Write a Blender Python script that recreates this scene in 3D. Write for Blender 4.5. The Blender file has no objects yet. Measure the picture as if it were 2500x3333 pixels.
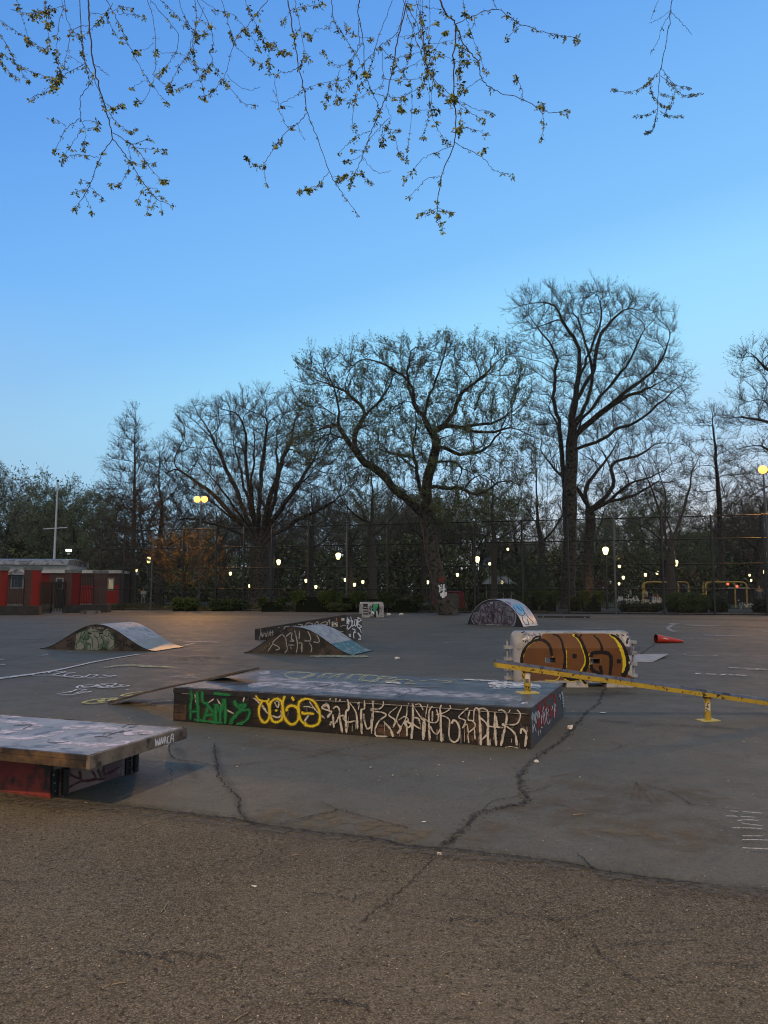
import bpy, bmesh, math, random
import numpy as np
from mathutils import Vector
from mathutils.bvhtree import BVHTree
sc = bpy.context.scene
R = math.radians
COL = sc.collection

# ------------------------------------------------------------------ camera
F, CX, CY, HC, HOR = 2407.0, 1250.0, 1666.5, 1.5, 1922.0
TH = math.atan((HOR - CY) / F)
cd = bpy.data.cameras.new('camera'); cam = bpy.data.objects.new('camera', cd); COL.objects.link(cam)
cam.location = (0, 0, HC); cam.rotation_euler = (R(90) + TH, 0, 0)
cd.sensor_fit = 'VERTICAL'; cd.sensor_height = 36; cd.lens = 36 * F / 3333
cd.clip_start = 0.05; cd.clip_end = 3000
sc.camera = cam
sc.view_settings.view_transform = 'Standard'; sc.view_settings.look = 'None'
sc.view_settings.exposure = 0.0; sc.view_settings.gamma = 1.0
sc.cycles.max_bounces = 5; sc.cycles.diffuse_bounces = 2; sc.cycles.glossy_bounces = 2
sc.cycles.transparent_max_bounces = 12; sc.cycles.use_denoising = True; sc.cycles.filter_width = 1.1
sc.cycles.caustics_reflective = False; sc.cycles.caustics_refractive = False
sc.cycles.sample_clamp_indirect = 1.5; sc.cycles.sample_clamp_direct = 8

# ------------------------------------------------------------------ dusk sky
SUN_EL, SUN_AZ = R(1.5), R(55)
w = bpy.data.worlds.new('World'); sc.world = w; w.use_nodes = True
nt = w.node_tree; N = nt.nodes; L = nt.links; N.clear()
sky = N.new('ShaderNodeTexSky'); sky.sky_type = 'NISHITA'; sky.sun_disc = False
sky.sun_elevation = SUN_EL; sky.sun_rotation = SUN_AZ; sky.air_density = 1.0; sky.dust_density = 0.4; sky.ozone_density = 3.0
tc = N.new('ShaderNodeTexCoord'); sp = N.new('ShaderNodeSeparateXYZ'); L.new(tc.outputs['Generated'], sp.inputs[0])
dt = N.new('ShaderNodeVectorMath'); dt.operation = 'DOT_PRODUCT'; L.new(tc.outputs['Generated'], dt.inputs[0])
dt.inputs[1].default_value = (math.sin(R(38)), math.cos(R(38)), 0)
az = N.new('ShaderNodeMath'); az.operation = 'MULTIPLY_ADD'; L.new(dt.outputs['Value'], az.inputs[0]); az.inputs[1].default_value = -0.45
L.new(sp.outputs['Z'], az.inputs[2])
rp = N.new('ShaderNodeValToRGB'); L.new(az.outputs[0], rp.inputs[0])
def lin(r, g, b):
    return tuple((c / 255 / 12.92 if c <= 10 else ((c / 255 + .055) / 1.055) ** 2.4) for c in (r, g, b)) + (1,)
mr = N.new('ShaderNodeMapRange'); mr.inputs[1].default_value = -0.45; mr.inputs[2].default_value = 0.85
L.new(az.outputs[0], mr.inputs[0]); L.new(mr.outputs[0], rp.inputs[0])
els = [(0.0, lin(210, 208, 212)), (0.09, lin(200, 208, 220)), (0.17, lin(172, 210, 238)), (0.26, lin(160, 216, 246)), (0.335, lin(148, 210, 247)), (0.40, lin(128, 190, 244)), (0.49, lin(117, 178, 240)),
       (0.62, lin(97, 157, 230)), (0.74, lin(84, 144, 219)), (0.88, lin(112, 136, 168)), (1.0, lin(118, 132, 150))]  # greyed tones overhead, out of view, added to neutralise the ambient light
cr = rp.color_ramp
cr.elements[0].position, cr.elements[0].color = els[0]
cr.elements[1].position, cr.elements[1].color = els[-1]
for p, c in els[1:-1]:
    e = cr.elements.new(p); e.color = c
gain = N.new('ShaderNodeMix'); gain.data_type = 'RGBA'; gain.blend_type = 'MULTIPLY'; gain.inputs[0].default_value = 1
L.new(sky.outputs[0], gain.inputs[6]); gain.inputs[7].default_value = (0.35, 0.35, 0.35, 1)
mx = N.new('ShaderNodeMix'); mx.data_type = 'RGBA'; mx.inputs[0].default_value = 0.88
L.new(gain.outputs[2], mx.inputs[6]); L.new(rp.outputs[0], mx.inputs[7])
# unseen sky behind the viewer, made paler and warmer to neutralise the ground light
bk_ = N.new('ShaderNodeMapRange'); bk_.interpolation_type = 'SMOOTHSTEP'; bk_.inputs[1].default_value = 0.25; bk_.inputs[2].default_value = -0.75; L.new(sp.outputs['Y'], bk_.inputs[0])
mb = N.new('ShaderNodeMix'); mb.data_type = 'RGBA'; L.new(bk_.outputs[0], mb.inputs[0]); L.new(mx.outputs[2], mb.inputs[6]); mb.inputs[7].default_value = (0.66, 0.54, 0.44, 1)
# away from the afterglow the low sky is duller
lo_a = N.new('ShaderNodeMapRange'); lo_a.inputs[1].default_value = .8; lo_a.inputs[2].default_value = .4; L.new(dt.outputs['Value'], lo_a.inputs[0])
lo_z = N.new('ShaderNodeMapRange'); lo_z.inputs[1].default_value = .36; lo_z.inputs[2].default_value = .08; L.new(sp.outputs['Z'], lo_z.inputs[0])
lo_m = N.new('ShaderNodeMath'); lo_m.operation = 'MULTIPLY'; L.new(lo_a.outputs[0], lo_m.inputs[0]); L.new(lo_z.outputs[0], lo_m.inputs[1])
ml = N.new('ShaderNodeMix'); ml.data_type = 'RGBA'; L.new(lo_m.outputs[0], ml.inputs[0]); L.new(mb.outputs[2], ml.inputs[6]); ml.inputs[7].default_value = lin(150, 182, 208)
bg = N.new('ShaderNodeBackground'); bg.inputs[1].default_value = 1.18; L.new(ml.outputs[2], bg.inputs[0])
ow = N.new('ShaderNodeOutputWorld'); L.new(bg.outputs[0], ow.inputs[0])
sd = bpy.data.lights.new('sun', 'SUN'); sd.energy = 0.02; sd.angle = R(20); sd.color = (1, .8, .62)
so = bpy.data.objects.new('sun', sd); COL.objects.link(so); so.rotation_euler = (R(86), 0, R(180 - 55))

# ------------------------------------------------------------------ pixel of the photograph -> place in the world
ct, st = math.cos(TH), math.sin(TH)
CAM = np.array([0, 0, HC])
def ray(px, py):
    x = (px - CX) / F; u = -(py - CY) / F
    return np.array([x, ct - u * st, st + u * ct])
def gp(px, py, z=0.0):
    d = ray(px, py); return CAM + d * ((z - HC) / d[2])
def dp(px, py, Y):
    d = ray(px, py); return CAM + d * (Y / d[1])

def nrm(a): return a / (np.linalg.norm(a, axis=-1, keepdims=True) + 1e-9)
# ------------------------------------------------------------------ tags
def tag(o, label=None, cat=None, group=None, kind=None):
    if label: o['label'] = label
    if cat: o['category'] = cat
    if group: o['group'] = group
    if kind: o['kind'] = kind
    return o
def thing(name, loc, label, cat, group=None):
    o = bpy.data.objects.new(name, None); COL.objects.link(o); o.location = tuple(loc); o.empty_display_size = .2
    return tag(o, label, cat, group)

# ------------------------------------------------------------------ materials
MATS = {}
def rgb(c): return (*c, 1) if len(c) == 3 else c
def mat(name, c1, c2=None, rough=.8, scale=4, detail=6, lo=.35, hi=.65, bump=0, bscale=None, metal=0, spec=.5, c3=None, s3=1.0, lo3=.5, hi3=.6, emit=None, es=0):
    if name in MATS: return MATS[name]
    m = bpy.data.materials.new(name); m.use_nodes = True; nt = m.node_tree; n = nt.nodes; l = nt.links
    b = n['Principled BSDF']; b.inputs['Roughness'].default_value = rough; b.inputs['Metallic'].default_value = metal
    b.inputs['Specular IOR Level'].default_value = spec
    b.inputs['Base Color'].default_value = rgb(c1)
    tc = n.new('ShaderNodeTexCoord')
    def noise(s, d=detail):
        x = n.new('ShaderNodeTexNoise'); x.inputs['Scale'].default_value = s; x.inputs['Detail'].default_value = d
        x.inputs['Roughness'].default_value = .6; l.new(tc.outputs['Object'], x.inputs['Vector']); return x
    def mixc(fac, a, bb):
        x = n.new('ShaderNodeMix'); x.data_type = 'RGBA'; l.new(fac, x.inputs[0])
        for sock, v in ((x.inputs[6], a), (x.inputs[7], bb)):
            if isinstance(v, tuple): sock.default_value = rgb(v)
            else: l.new(v, sock)
        return x.outputs[2]
    def rng(src, lo, hi):
        x = n.new('ShaderNodeMapRange'); x.inputs[1].default_value = lo; x.inputs[2].default_value = hi; l.new(src, x.inputs[0]); return x.outputs[0]
    if c2:
        col = mixc(rng(noise(scale).outputs[0], lo, hi), tuple(c1), tuple(c2))
        if c3: col = mixc(rng(noise(s3, 8).outputs[0], lo3, hi3), col, tuple(c3))
        l.new(col, b.inputs['Base Color'])
    if bump:
        bp = n.new('ShaderNodeBump'); bp.inputs['Strength'].default_value = bump; bp.inputs['Distance'].default_value = .01
        l.new(noise(bscale or scale * 4).outputs[0], bp.inputs['Height']); l.new(bp.outputs[0], b.inputs['Normal'])
    if emit:
        b.inputs['Emission Color'].default_value = rgb(emit); b.inputs['Emission Strength'].default_value = es; m.cycles.emission_sampling = 'NONE'
    MATS[name] = m
    return m
def paint(name, col, soft=.35, wear=.45, nscale=60, rough=.6, op=1.0, lohi=(.3, .5)):
    """sprayed or chalked line: fades at its two edges and is worn by noise"""
    if name in MATS: return MATS[name]
    m = bpy.data.materials.new(name); m.use_nodes = True; nt = m.node_tree; n = nt.nodes; l = nt.links
    b = n['Principled BSDF']; b.inputs['Base Color'].default_value = rgb(col); b.inputs['Roughness'].default_value = rough; soft *= .6; b.inputs['Specular IOR Level'].default_value = .25
    uv = n.new('ShaderNodeTexCoord'); s = n.new('ShaderNodeSeparateXYZ'); l.new(uv.outputs['UV'], s.inputs[0])
    def mth(op, a, bb=None):
        x = n.new('ShaderNodeMath'); x.operation = op
        for i, v in enumerate((a, bb)):
            if v is None: continue
            if isinstance(v, (int, float)): x.inputs[i].default_value = v
            else: l.new(v, x.inputs[i])
        return x.outputs[0]
    d = mth('SUBTRACT', 1.0, mth('ABSOLUTE', mth('SUBTRACT', mth('MULTIPLY', s.outputs['Y'], 2.0), 1.0)))
    nz = n.new('ShaderNodeTexNoise'); nz.inputs['Scale'].default_value = nscale; nz.inputs['Detail'].default_value = 5; nz.inputs['Roughness'].default_value = .65
    l.new(uv.outputs['Object'], nz.inputs['Vector'])
    e = n.new('ShaderNodeMapRange'); e.interpolation_type = 'SMOOTHSTEP'; e.inputs[1].default_value = 0.0; e.inputs[2].default_value = max(soft, .02)
    l.new(mth('ADD', d, mth('MULTIPLY', mth('SUBTRACT', nz.outputs[0], .5), soft * .8)), e.inputs[0])
    wv = n.new('ShaderNodeMapRange'); wv.inputs[1].default_value = lohi[0]; wv.inputs[2].default_value = lohi[1]; wv.inputs[3].default_value = 1 - wear; wv.inputs[4].default_value = 1
    l.new(nz.outputs[0], wv.inputs[0])
    a = mth('MULTIPLY', mth('MULTIPLY', e.outputs[0], wv.outputs[0]), op)
    tr = n.new('ShaderNodeBsdfTransparent'); mxs = n.new('ShaderNodeMixShader'); l.new(a, mxs.inputs[0])
    l.new(tr.outputs[0], mxs.inputs[1]); l.new(b.outputs[0], mxs.inputs[2]); l.new(mxs.outputs[0], n['Material Output'].inputs['Surface'])
    MATS[name] = m
    return m

# ------------------------------------------------------------------ mesh builder (world coordinates in, local out)
def catmull(pts, n=6):
    P = [np.array(p, float) for p in pts]
    if len(P) < 3: return [P[0] + (P[-1] - P[0]) * i / n for i in range(n + 1)]
    Q = [2 * P[0] - P[1]] + P + [2 * P[-1] - P[-2]]; out = []
    for i in range(1, len(Q) - 2):
        a, b, c, d = Q[i - 1:i + 3]
        for k in range(n):
            t = k / n
            out.append(.5 * ((2 * b) + (c - a) * t + (2 * a - 5 * b + 4 * c - d) * t * t + (3 * b - a - 3 * c + d) * t ** 3))
    out.append(P[-1]); return out
def inpoly(x, y, P):
    c = False; j = len(P) - 1
    for i in range(len(P)):
        if (P[i][1] > y) != (P[j][1] > y) and x < (P[j][0] - P[i][0]) * (y - P[i][1]) / (P[j][1] - P[i][1]) + P[i][0]: c = not c
        j = i
    return c
class MB:
    def __init__(s): s.v = []; s.f = []; s.m = []; s.uv = {}; s.mats = []; s.sm = set(); s.off = .0015
    def mi(s, m):
        if m not in s.mats: s.mats.append(m)
        return s.mats.index(m)
    def add(s, vs, fs, m, smooth=False, uvs=None):
        b = len(s.v); s.v.extend([tuple(map(float, p)) for p in vs]); k = s.mi(m)
        for i, f in enumerate(fs):
            if smooth: s.sm.add(len(s.f))
            if uvs: s.uv[len(s.f)] = uvs[i]
            s.f.append(tuple(b + x for x in f)); s.m.append(k)
    def hexa(s, p, m):   # p: 4 bottom, 4 top, counter-clockwise
        s.add(p, [(3, 2, 1, 0), (4, 5, 6, 7), (0, 1, 5, 4), (1, 2, 6, 5), (2, 3, 7, 6), (3, 0, 4, 7)], m)
    def box(s, c, sz, m, rz=0, ax=None):
        x, y, z = [k / 2 for k in sz]; cs, sn = math.cos(rz), math.sin(rz); P = []
        for dz in (-z, z):
            for dx, dy in ((-x, -y), (x, -y), (x, y), (-x, y)):
                P.append((c[0] + dx * cs - dy * sn, c[1] + dx * sn + dy * cs, c[2] + dz))
        s.hexa(P, m)
    def obox(s, o, a, b, c, m):  # corner and three edge vectors
        o, a, b, c = map(np.array, (o, a, b, c))
        s.hexa([o, o + a, o + a + b, o + b, o + c, o + a + c, o + a + b + c, o + b + c], m)
    def prism(s, prof, ext, m, m2=None, smooth=False):
        prof = [np.array(p, float) for p in prof]; ext = np.array(ext, float); n = len(prof)
        s.add(prof + [p + ext for p in prof], [tuple(range(n))[::-1], tuple(range(n, 2 * n))], m)
        s.add(prof + [p + ext for p in prof], [(i, (i + 1) % n, n + (i + 1) % n, n + i) for i in range(n)], m2 or m, smooth)
    def tube(s, pts, rad, m, sides=8, cap=True, smooth=True):
        pts = [np.array(p, float) for p in pts]; n = len(pts)
        if not hasattr(rad, '__len__'): rad = [rad] * n
        vs = []; u = None
        for i, p in enumerate(pts):
            t = pts[min(i + 1, n - 1)] - pts[max(i - 1, 0)]; t = t / (np.linalg.norm(t) + 1e-9)
            if u is None: u = np.cross(t, (0, 0, 1) if abs(t[2]) < .9 else (1, 0, 0))
            u = u - t * np.dot(u, t); u /= np.linalg.norm(u) + 1e-9; w = np.cross(t, u)
            for k in range(sides):
                a = 2 * math.pi * k / sides; vs.append(p + rad[i] * (u * math.cos(a) + w * math.sin(a)))
        fs = [(i * sides + k, i * sides + (k + 1) % sides, (i + 1) * sides + (k + 1) % sides, (i + 1) * sides + k) for i in range(n - 1) for k in range(sides)]
        s.add(vs, fs, m, smooth)
        if cap: s.add(vs[:sides], [tuple(range(sides))[::-1]], m); s.add(vs[-sides:], [tuple(range(sides))], m)
    def lathe(s, c, prof, m, sides=14, smooth=True):
        vs = []; n = len(prof)
        for r, z in prof:
            for k in range(sides):
                a = 2 * math.pi * k / sides; vs.append((c[0] + r * math.cos(a), c[1] + r * math.sin(a), c[2] + z))
        s.add(vs, [(i * sides + k, i * sides + (k + 1) % sides, (i + 1) * sides + (k + 1) % sides, (i + 1) * sides + k) for i in range(n - 1) for k in range(sides)], m, smooth)
        s.add(vs[:sides], [tuple(range(sides))[::-1]], m); s.add(vs[-sides:], [tuple(range(sides))], m)
    # --- marks that lie on a surface: traced in photo pixels, cast on to the surface itself
    def surface(s, faces=None):
        s.bvh = BVHTree.FromPolygons([Vector(p) for p in s.v], s.f if faces is None else faces)
    def cast(s, px, py, off):
        d = Vector(ray(px, py)).normalized(); h = s.bvh.ray_cast(Vector(CAM), d)
        if h[0] is None: return None
        nrm = h[1] if h[1].dot(d) < 0 else -h[1]
        return np.array(h[0] + nrm * off), np.array(nrm)
    def stroke(s, pts, wpx, m, sub=6, taper=True):
        c = catmull(pts, sub) if len(pts) > 2 else catmull(pts, max(4, sub)); s.off += .0002; wpx = tuple(w * 1.25 for w in wpx) if hasattr(wpx, '__len__') else wpx * 1.25
        n = len(c); Ls = []; off = s.off
        for i, p in enumerate(c):
            t = c[min(i + 1, n - 1)] - c[max(i - 1, 0)]; t = t[:2] / (np.linalg.norm(t[:2]) + 1e-9)
            wd = (wpx if not hasattr(wpx, '__len__') else wpx[0] + (wpx[1] - wpx[0]) * i / (n - 1)) / 2 * (1 + .22 * math.sin(i * .9 + p[0]) * math.sin(i * .37 + p[1]))
            if taper and i in (0, n - 1): wd *= .6
            a = s.cast(p[0] - t[1] * wd, p[1] + t[0] * wd, off); b = s.cast(p[0] + t[1] * wd, p[1] - t[0] * wd, off)
            off += .00002
            Ls.append(None if a is None or b is None else (a[0], b[0]))
        for i in range(n - 1):
            if Ls[i] is None or Ls[i + 1] is None: continue
            if np.linalg.norm(Ls[i][0] - Ls[i + 1][0]) > 1.5 + 3 * s.off and s.jump: continue
            s.add([Ls[i][0], Ls[i][1], Ls[i + 1][1], Ls[i + 1][0]], [(0, 1, 2, 3)], m, uvs=[[(i * .1, 0), (i * .1, 1), (i * .1 + .1, 1), (i * .1 + .1, 0)]])
    jump = True
    def gstroke(s, pts, wpx, m, wm=None, sub=6, z=.006, wob=0, rng=None):
        """line on the flat ground, width in metres if wm"""
        g = [gp(p[0], p[1]) for p in pts]; c = catmull(g, sub); n = len(c); s.off += .00015; q = []
        if wob:
            c = [p + np.array([rng.normal(0, wob), rng.normal(0, wob), 0]) for p in c]
        for i, p in enumerate(c):
            t = c[min(i + 1, n - 1)] - c[max(i - 1, 0)]; t /= np.linalg.norm(t) + 1e-9
            wd = wm * .62 if wm else wpx * p[1] / F / 2
            if i in (0, n - 1): wd *= .3
            if wob: wd *= rng.uniform(.5, 1.5)
            nn = np.array([-t[1], t[0], 0]) * wd; zz = np.array([0, 0, z + s.off + i * .00001])
            q.append((p * [1, 1, 0] + nn + zz, p * [1, 1, 0] - nn + zz))
        for i in range(n - 1):
            s.add([q[i][0], q[i][1], q[i + 1][1], q[i + 1][0]], [(3, 2, 1, 0)], m, uvs=[[(i * .1 + .1, 0), (i * .1 + .1, 1), (i * .1, 1), (i * .1, 0)]])
    def fill(s, poly, m, cell=2.0, sm=True):
        P = [tuple(p) for p in (catmull(list(poly) + [poly[0]], 6) if sm else poly)]
        x0, x1 = min(p[0] for p in P), max(p[0] for p in P); y0, y1 = min(p[1] for p in P), max(p[1] for p in P)
        nx, ny = int((x1 - x0) / cell) + 1, int((y1 - y0) / cell) + 1; s.off += .0002; G = {}
        def g(i, j):
            if (i, j) not in G:
                h = s.cast(x0 + i * cell, y0 + j * cell, s.off); G[i, j] = None if h is None else h[0]
            return G[i, j]
        for i in range(nx):
            for j in range(ny):
                if not inpoly(x0 + (i + .5) * cell, y0 + (j + .5) * cell, P): continue
                q = [g(i, j), g(i, j + 1), g(i + 1, j + 1), g(i + 1, j)]
                if any(k is None for k in q): continue
                s.add(q, [(0, 1, 2, 3)], m, uvs=[[(.5, .5)] * 4])
    def build(s, name, parent=None, m=None):
        me = bpy.data.meshes.new(name)
        base = np.array(parent.matrix_world.translation if parent is None else wloc(parent)) if parent else np.zeros(3)
        V = np.array(s.v, float) - base
        me.from_pydata(V.tolist(), [], s.f)
        for x in s.mats: me.materials.append(x)
        me.polygons.foreach_set('material_index', s.m)
        me.polygons.foreach_set('use_smooth', [i in s.sm for i in range(len(s.f))])
        if s.uv:
            ul = me.uv_layers.new(name='uv'); i = 0; arr = np.full(sum(len(f) for f in s.f) * 2, .5)
            for k, f in enumerate(s.f):
                if k in s.uv:
                    for a, b in s.uv[k]: arr[2 * i], arr[2 * i + 1] = a, b; i += 1
                else: i += len(f)
            ul.data.foreach_set('uv', arr)
        me.update()
        o = bpy.data.objects.new(name, me); COL.objects.link(o)
        if parent: o.parent = parent
        return o
def wloc(o):
    v = Vector((0, 0, 0))
    while o is not None: v = v + o.location; o = o.parent
    return v
def Z(ox, oy, sc_, *pts):   # zoom-window coordinates -> photo pixels
    return [(ox + x / sc_, oy + y / sc_) for x, y in pts]
def npmesh(name, V, quads, tris, mq, mt, mats, parent=None, smooth=False):
    me = bpy.data.meshes.new(name)
    base = np.array(wloc(parent)) if parent else np.zeros(3)
    V = np.asarray(V, float) - base
    me.vertices.add(len(V)); me.vertices.foreach_set('co', V.astype(np.float32).ravel())
    nq, ntr = len(quads), len(tris); li = np.concatenate([np.asarray(quads, np.int32).ravel(), np.asarray(tris, np.int32).ravel()])
    me.loops.add(len(li)); me.loops.foreach_set('vertex_index', li)
    me.polygons.add(nq + ntr)
    me.polygons.foreach_set('loop_start', np.concatenate([np.arange(nq) * 4, nq * 4 + np.arange(ntr) * 3]).astype(np.int32))
    for x in mats: me.materials.append(x)
    me.polygons.foreach_set('material_index', np.concatenate([mq, mt]).astype(np.int32))
    if smooth: me.polygons.foreach_set('use_smooth', np.concatenate([np.ones(nq), np.zeros(ntr)]).astype(bool))
    me.update(calc_edges=True)
    o = bpy.data.objects.new(name, me); COL.objects.link(o)
    if parent: o.parent = parent
    return o
# ------------------------------------------------------------------ ground
rn = np.random.default_rng(7)
def asphalt(name, near):
    m = bpy.data.materials.new(name); m.use_nodes = True; nt = m.node_tree; n = nt.nodes; l = nt.links; b = n['Principled BSDF']
    tc = n.new('ShaderNodeTexCoord')
    def noise(s, d=6, r=.6, dist=0):
        x = n.new('ShaderNodeTexNoise'); x.inputs['Scale'].default_value = s; x.inputs['Detail'].default_value = d; x.inputs['Roughness'].default_value = r; x.inputs['Distortion'].default_value = dist
        l.new(tc.outputs['Object'], x.inputs['Vector']); return x.outputs[0]
    def rng(src, a, bb, c=0, d=1):
        x = n.new('ShaderNodeMapRange'); l.new(src, x.inputs[0])
        for i, v in enumerate((a, bb, c, d)): x.inputs[i + 1].default_value = v
        return x.outputs[0]
    def mixc(f, a, bb, bt='MIX'):
        x = n.new('ShaderNodeMix'); x.data_type = 'RGBA'; x.blend_type = bt
        if isinstance(f, float): x.inputs[0].default_value = f
        else: l.new(f, x.inputs[0])
        for s_, v in ((x.inputs[6], a), (x.inputs[7], bb)):
            if isinstance(v, tuple): s_.default_value = rgb(v)
            else: l.new(v, s_)
        return x.outputs[2]
    vo = n.new('ShaderNodeTexVoronoi'); vo.inputs['Scale'].default_value = 150 if near else 130; l.new(tc.outputs['Object'], vo.inputs['Vector'])
    sv = n.new('ShaderNodeSeparateXYZ'); l.new(vo.outputs['Color'], sv.inputs[0])
    if near:
        c = mixc(rng(noise(1.1), .3, .7), (.056, .051, .032), (.098, .089, .060))
        c = mixc(rng(noise(.5, 6), .4, .62), c, (.125, .115, .085))
        c = mixc(rng(noise(.8, 7, .65, .8), .5, .7, 0, .55), c, (.075, .062, .045))
        c = mixc(rng(sv.outputs[0], .5, 1.0), c, (.20, .18, .14))
        c = mixc(rng(sv.outputs[1], .8, 1.0, 0, .8), c, (.24, .225, .20))
        c = mixc(rng(vo.outputs['Distance'], .4, .8, 0, .3), c, (.012, .010, .009))
        c = mixc(rng(noise(95, 4, .8), .52, .68, 0, .8), c, (.035, .030, .024))
        c = mixc(rng(noise(60, 5, .8), .58, .70, 0, .6), c, (.165, .152, .122))
        c = mixc(rng(noise(2.2, 8, .7, 1), .52, .7, 0, .4), c, (.05, .044, .036))
        c = mixc(rng(noise(38, 3), .56, .66, 0, .7), c, (.022, .019, .017))
    else:
        c = mixc(rng(noise(.45), .3, .7), (.088, .094, .080), (.128, .134, .116))
        c = mixc(rng(noise(3.5, 8, .7, .8), .5, .68, 0, .45), c, (.055, .054, .052))
        c = mixc(rng(noise(9, 6, .7), .6, .72, 0, .5), c, (.16, .155, .145))
        c = mixc(rng(noise(.9, 8, .65, .6), .52, .72, 0, .6), c, (.15, .125, .095))
        c = mixc(rng(noise(.16, 5), .5, .68, 0, .45), c, (.068, .070, .066))
        c = mixc(rng(sv.outputs[0], .6, 1.0, 0, .55), c, (.15, .148, .14))
        c = mixc(rng(noise(45, 3), .55, .7, 0, .6), c, (.035, .035, .037))
    l.new(c, b.inputs['Base Color']); b.inputs['Specular IOR Level'].default_value = .13
    l.new(rng(noise(2.5), .3, .7, .58 if not near else .7, .8 if not near else .92), b.inputs['Roughness'])
    bp = n.new('ShaderNodeBump'); bp.inputs['Strength'].default_value = .6 if near else .45; bp.inputs['Distance'].default_value = .006 if near else .003
    l.new(vo.outputs['Distance'], bp.inputs['Height']); bp.invert = True
    b2 = n.new('ShaderNodeBump'); b2.inputs['Strength'].default_value = .5; b2.inputs['Distance'].default_value = .02
    l.new(noise(14, 4), b2.inputs['Height']); l.new(bp.outputs[0], b2.inputs['Normal']); l.new(b2.outputs[0], b.inputs['Normal'])
    MATS[name] = m; return m
A_far, A_near = asphalt('asphalt_worn', False), asphalt('asphalt_coarse', True)
g = MB()
g.add([(-400, -60, 0), (400, -60, 0), (400, 900, 0), (-400, 900, 0)], [(0, 1, 2, 3)], A_far)
g.build('ground').update_tag(); tag(COL.objects['ground'], kind='structure')
# the coarser, newer asphalt in front; its ragged seam crosses the picture
seam_px = [(-700, 2470), (0, 2588), (150, 2612), (420, 2632), (640, 2658), (760, 2672), (850, 2690), (1000, 2712), (1150, 2728), (1250, 2742), (1330, 2762), (1432, 2768),
           (1560, 2782), (1700, 2800), (1860, 2822), (1960, 2842), (2120, 2868), (2300, 2888), (2500, 2910), (3200, 2990)]
sw = [p + np.array([0, rn.normal(0, .012), 0]) for p in catmull([gp(*p) for p in seam_px], 14)]
g = MB(); nn = len(sw)
g.add([(p[0], p[1], .004) for p in sw] + [(p[0] * 1.0, -12, .004) for p in sw], [(i, nn + i, nn + i + 1, i + 1) for i in range(nn - 1)], A_near)
tag(g.build('front_pavement'), kind='structure')

crk = paint('crack_dark', (.012, .011, .010), soft=.9, wear=.6, nscale=34, rough=.95, op=.95)
crkl = paint('crack_faint', (.03, .027, .024), soft=1.2, wear=.9, nscale=18, rough=.95, op=.7)
edge = paint('crack_gravel', (.035, .033, .03), soft=1.2, wear=1, nscale=38, rough=.95, op=.8, lohi=(.44, .56))
tar_shadow = paint('tar_and_shadow', (.040, .040, .043), soft=1.8, wear=.9, nscale=5, rough=.75, op=.32, lohi=(.36, .6))
sand = paint('dust_stain', (.17, .145, .095), soft=2.2, wear=.9, nscale=7, rough=.95, op=.6, lohi=(.42, .6))
sand2 = paint('dust_brown', (.14, .12, .09), soft=2.4, wear=.85, nscale=5, rough=.95, op=.6, lohi=(.40, .62))
chalk = paint('chalk_white', (.62, .66, .70), soft=1.0, wear=.85, nscale=14, op=1.0, lohi=(.3, .55))
chalkf = paint('chalk_faded', (.5, .53, .56), soft=1.2, wear=.9, nscale=8, op=.75, lohi=(.4, .62))
chalky = paint('chalk_yellow', (.55, .52, .16), soft=1.0, wear=.8, nscale=16, op=.95, lohi=(.3, .55))
chalkyf = paint('chalk_pale_yellow', (.42, .45, .28), soft=1.2, wear=.95, nscale=8, op=.75, lohi=(.36, .56))
g = MB(); gs = g.gstroke
def crack(pts, wm=.02, m=crk, wob=.006, br=True):
    gs(pts, 0, m, wm=wm * (.62 if m is crk else .7 if m is crkl else 1), sub=14, wob=wob, rng=rn)
# stains and the painted rail shadow first (lowest)
gs([(830, 2640), (980, 2655), (1120, 2680), (1260, 2705), (1400, 2725)], 0, sand, wm=.62, sub=10)
gs([(1020, 2650), (1200, 2690), (1370, 2730)], 0, sand, wm=.35, sub=10)
gs([(1480, 2740), (1560, 2720), (1640, 2680)], 0, sand2, wm=.5, sub=10)
gs([(1700, 2600), (1850, 2640), (2050, 2680), (2260, 2720), (2420, 2760)], 0, sand2, wm=1.0, sub=10)
gs([(1850, 2690), (2100, 2720), (2300, 2740)], 0, sand, wm=.4, sub=10)
gs([(1780, 2530), (1900, 2560), (2100, 2590), (2300, 2570)], 0, sand2, wm=.8, sub=10)
gs([(800, 2410), (1000, 2440), (1250, 2470)], 0, sand2, wm=.5, sub=10)
gs([(560, 2148), (640, 2143), (720, 2142)], 0, sand2, wm=1.2, sub=10)
gs([(-200, 2002), (400, 2001), (900, 2003), (1300, 2008)], 0, sand2, wm=3.5, sub=10)
gs([(1800, 2018), (2100, 2012), (2600, 2022)], 0, sand2, wm=4, sub=10)
gs([(2330, 2038), (2430, 2042), (2500, 2044)], 0, sand, wm=1.0, sub=10)
gs([(1940, 2345), (2100, 2358), (2300, 2366), (2420, 2380)], 0, tar_shadow, wm=.22, sub=10)  # dark streak painting in the rail's cast shadow
gs([(1680, 2250), (1900, 2262), (2060, 2255)], 0, tar_shadow, wm=.5, sub=10)
gs([(560, 2420), (600, 2470), (640, 2540)], 0, tar_shadow, wm=.12, sub=8)
gs([(700, 2430), (712, 2500), (760, 2580), (800, 2660), (850, 2690)], 0, tar_shadow, wm=.1, sub=8)

gs([(1700, 2020), (2100, 2030), (2500, 2060)], 0, tar_shadow, wm=.3, sub=8)
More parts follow.
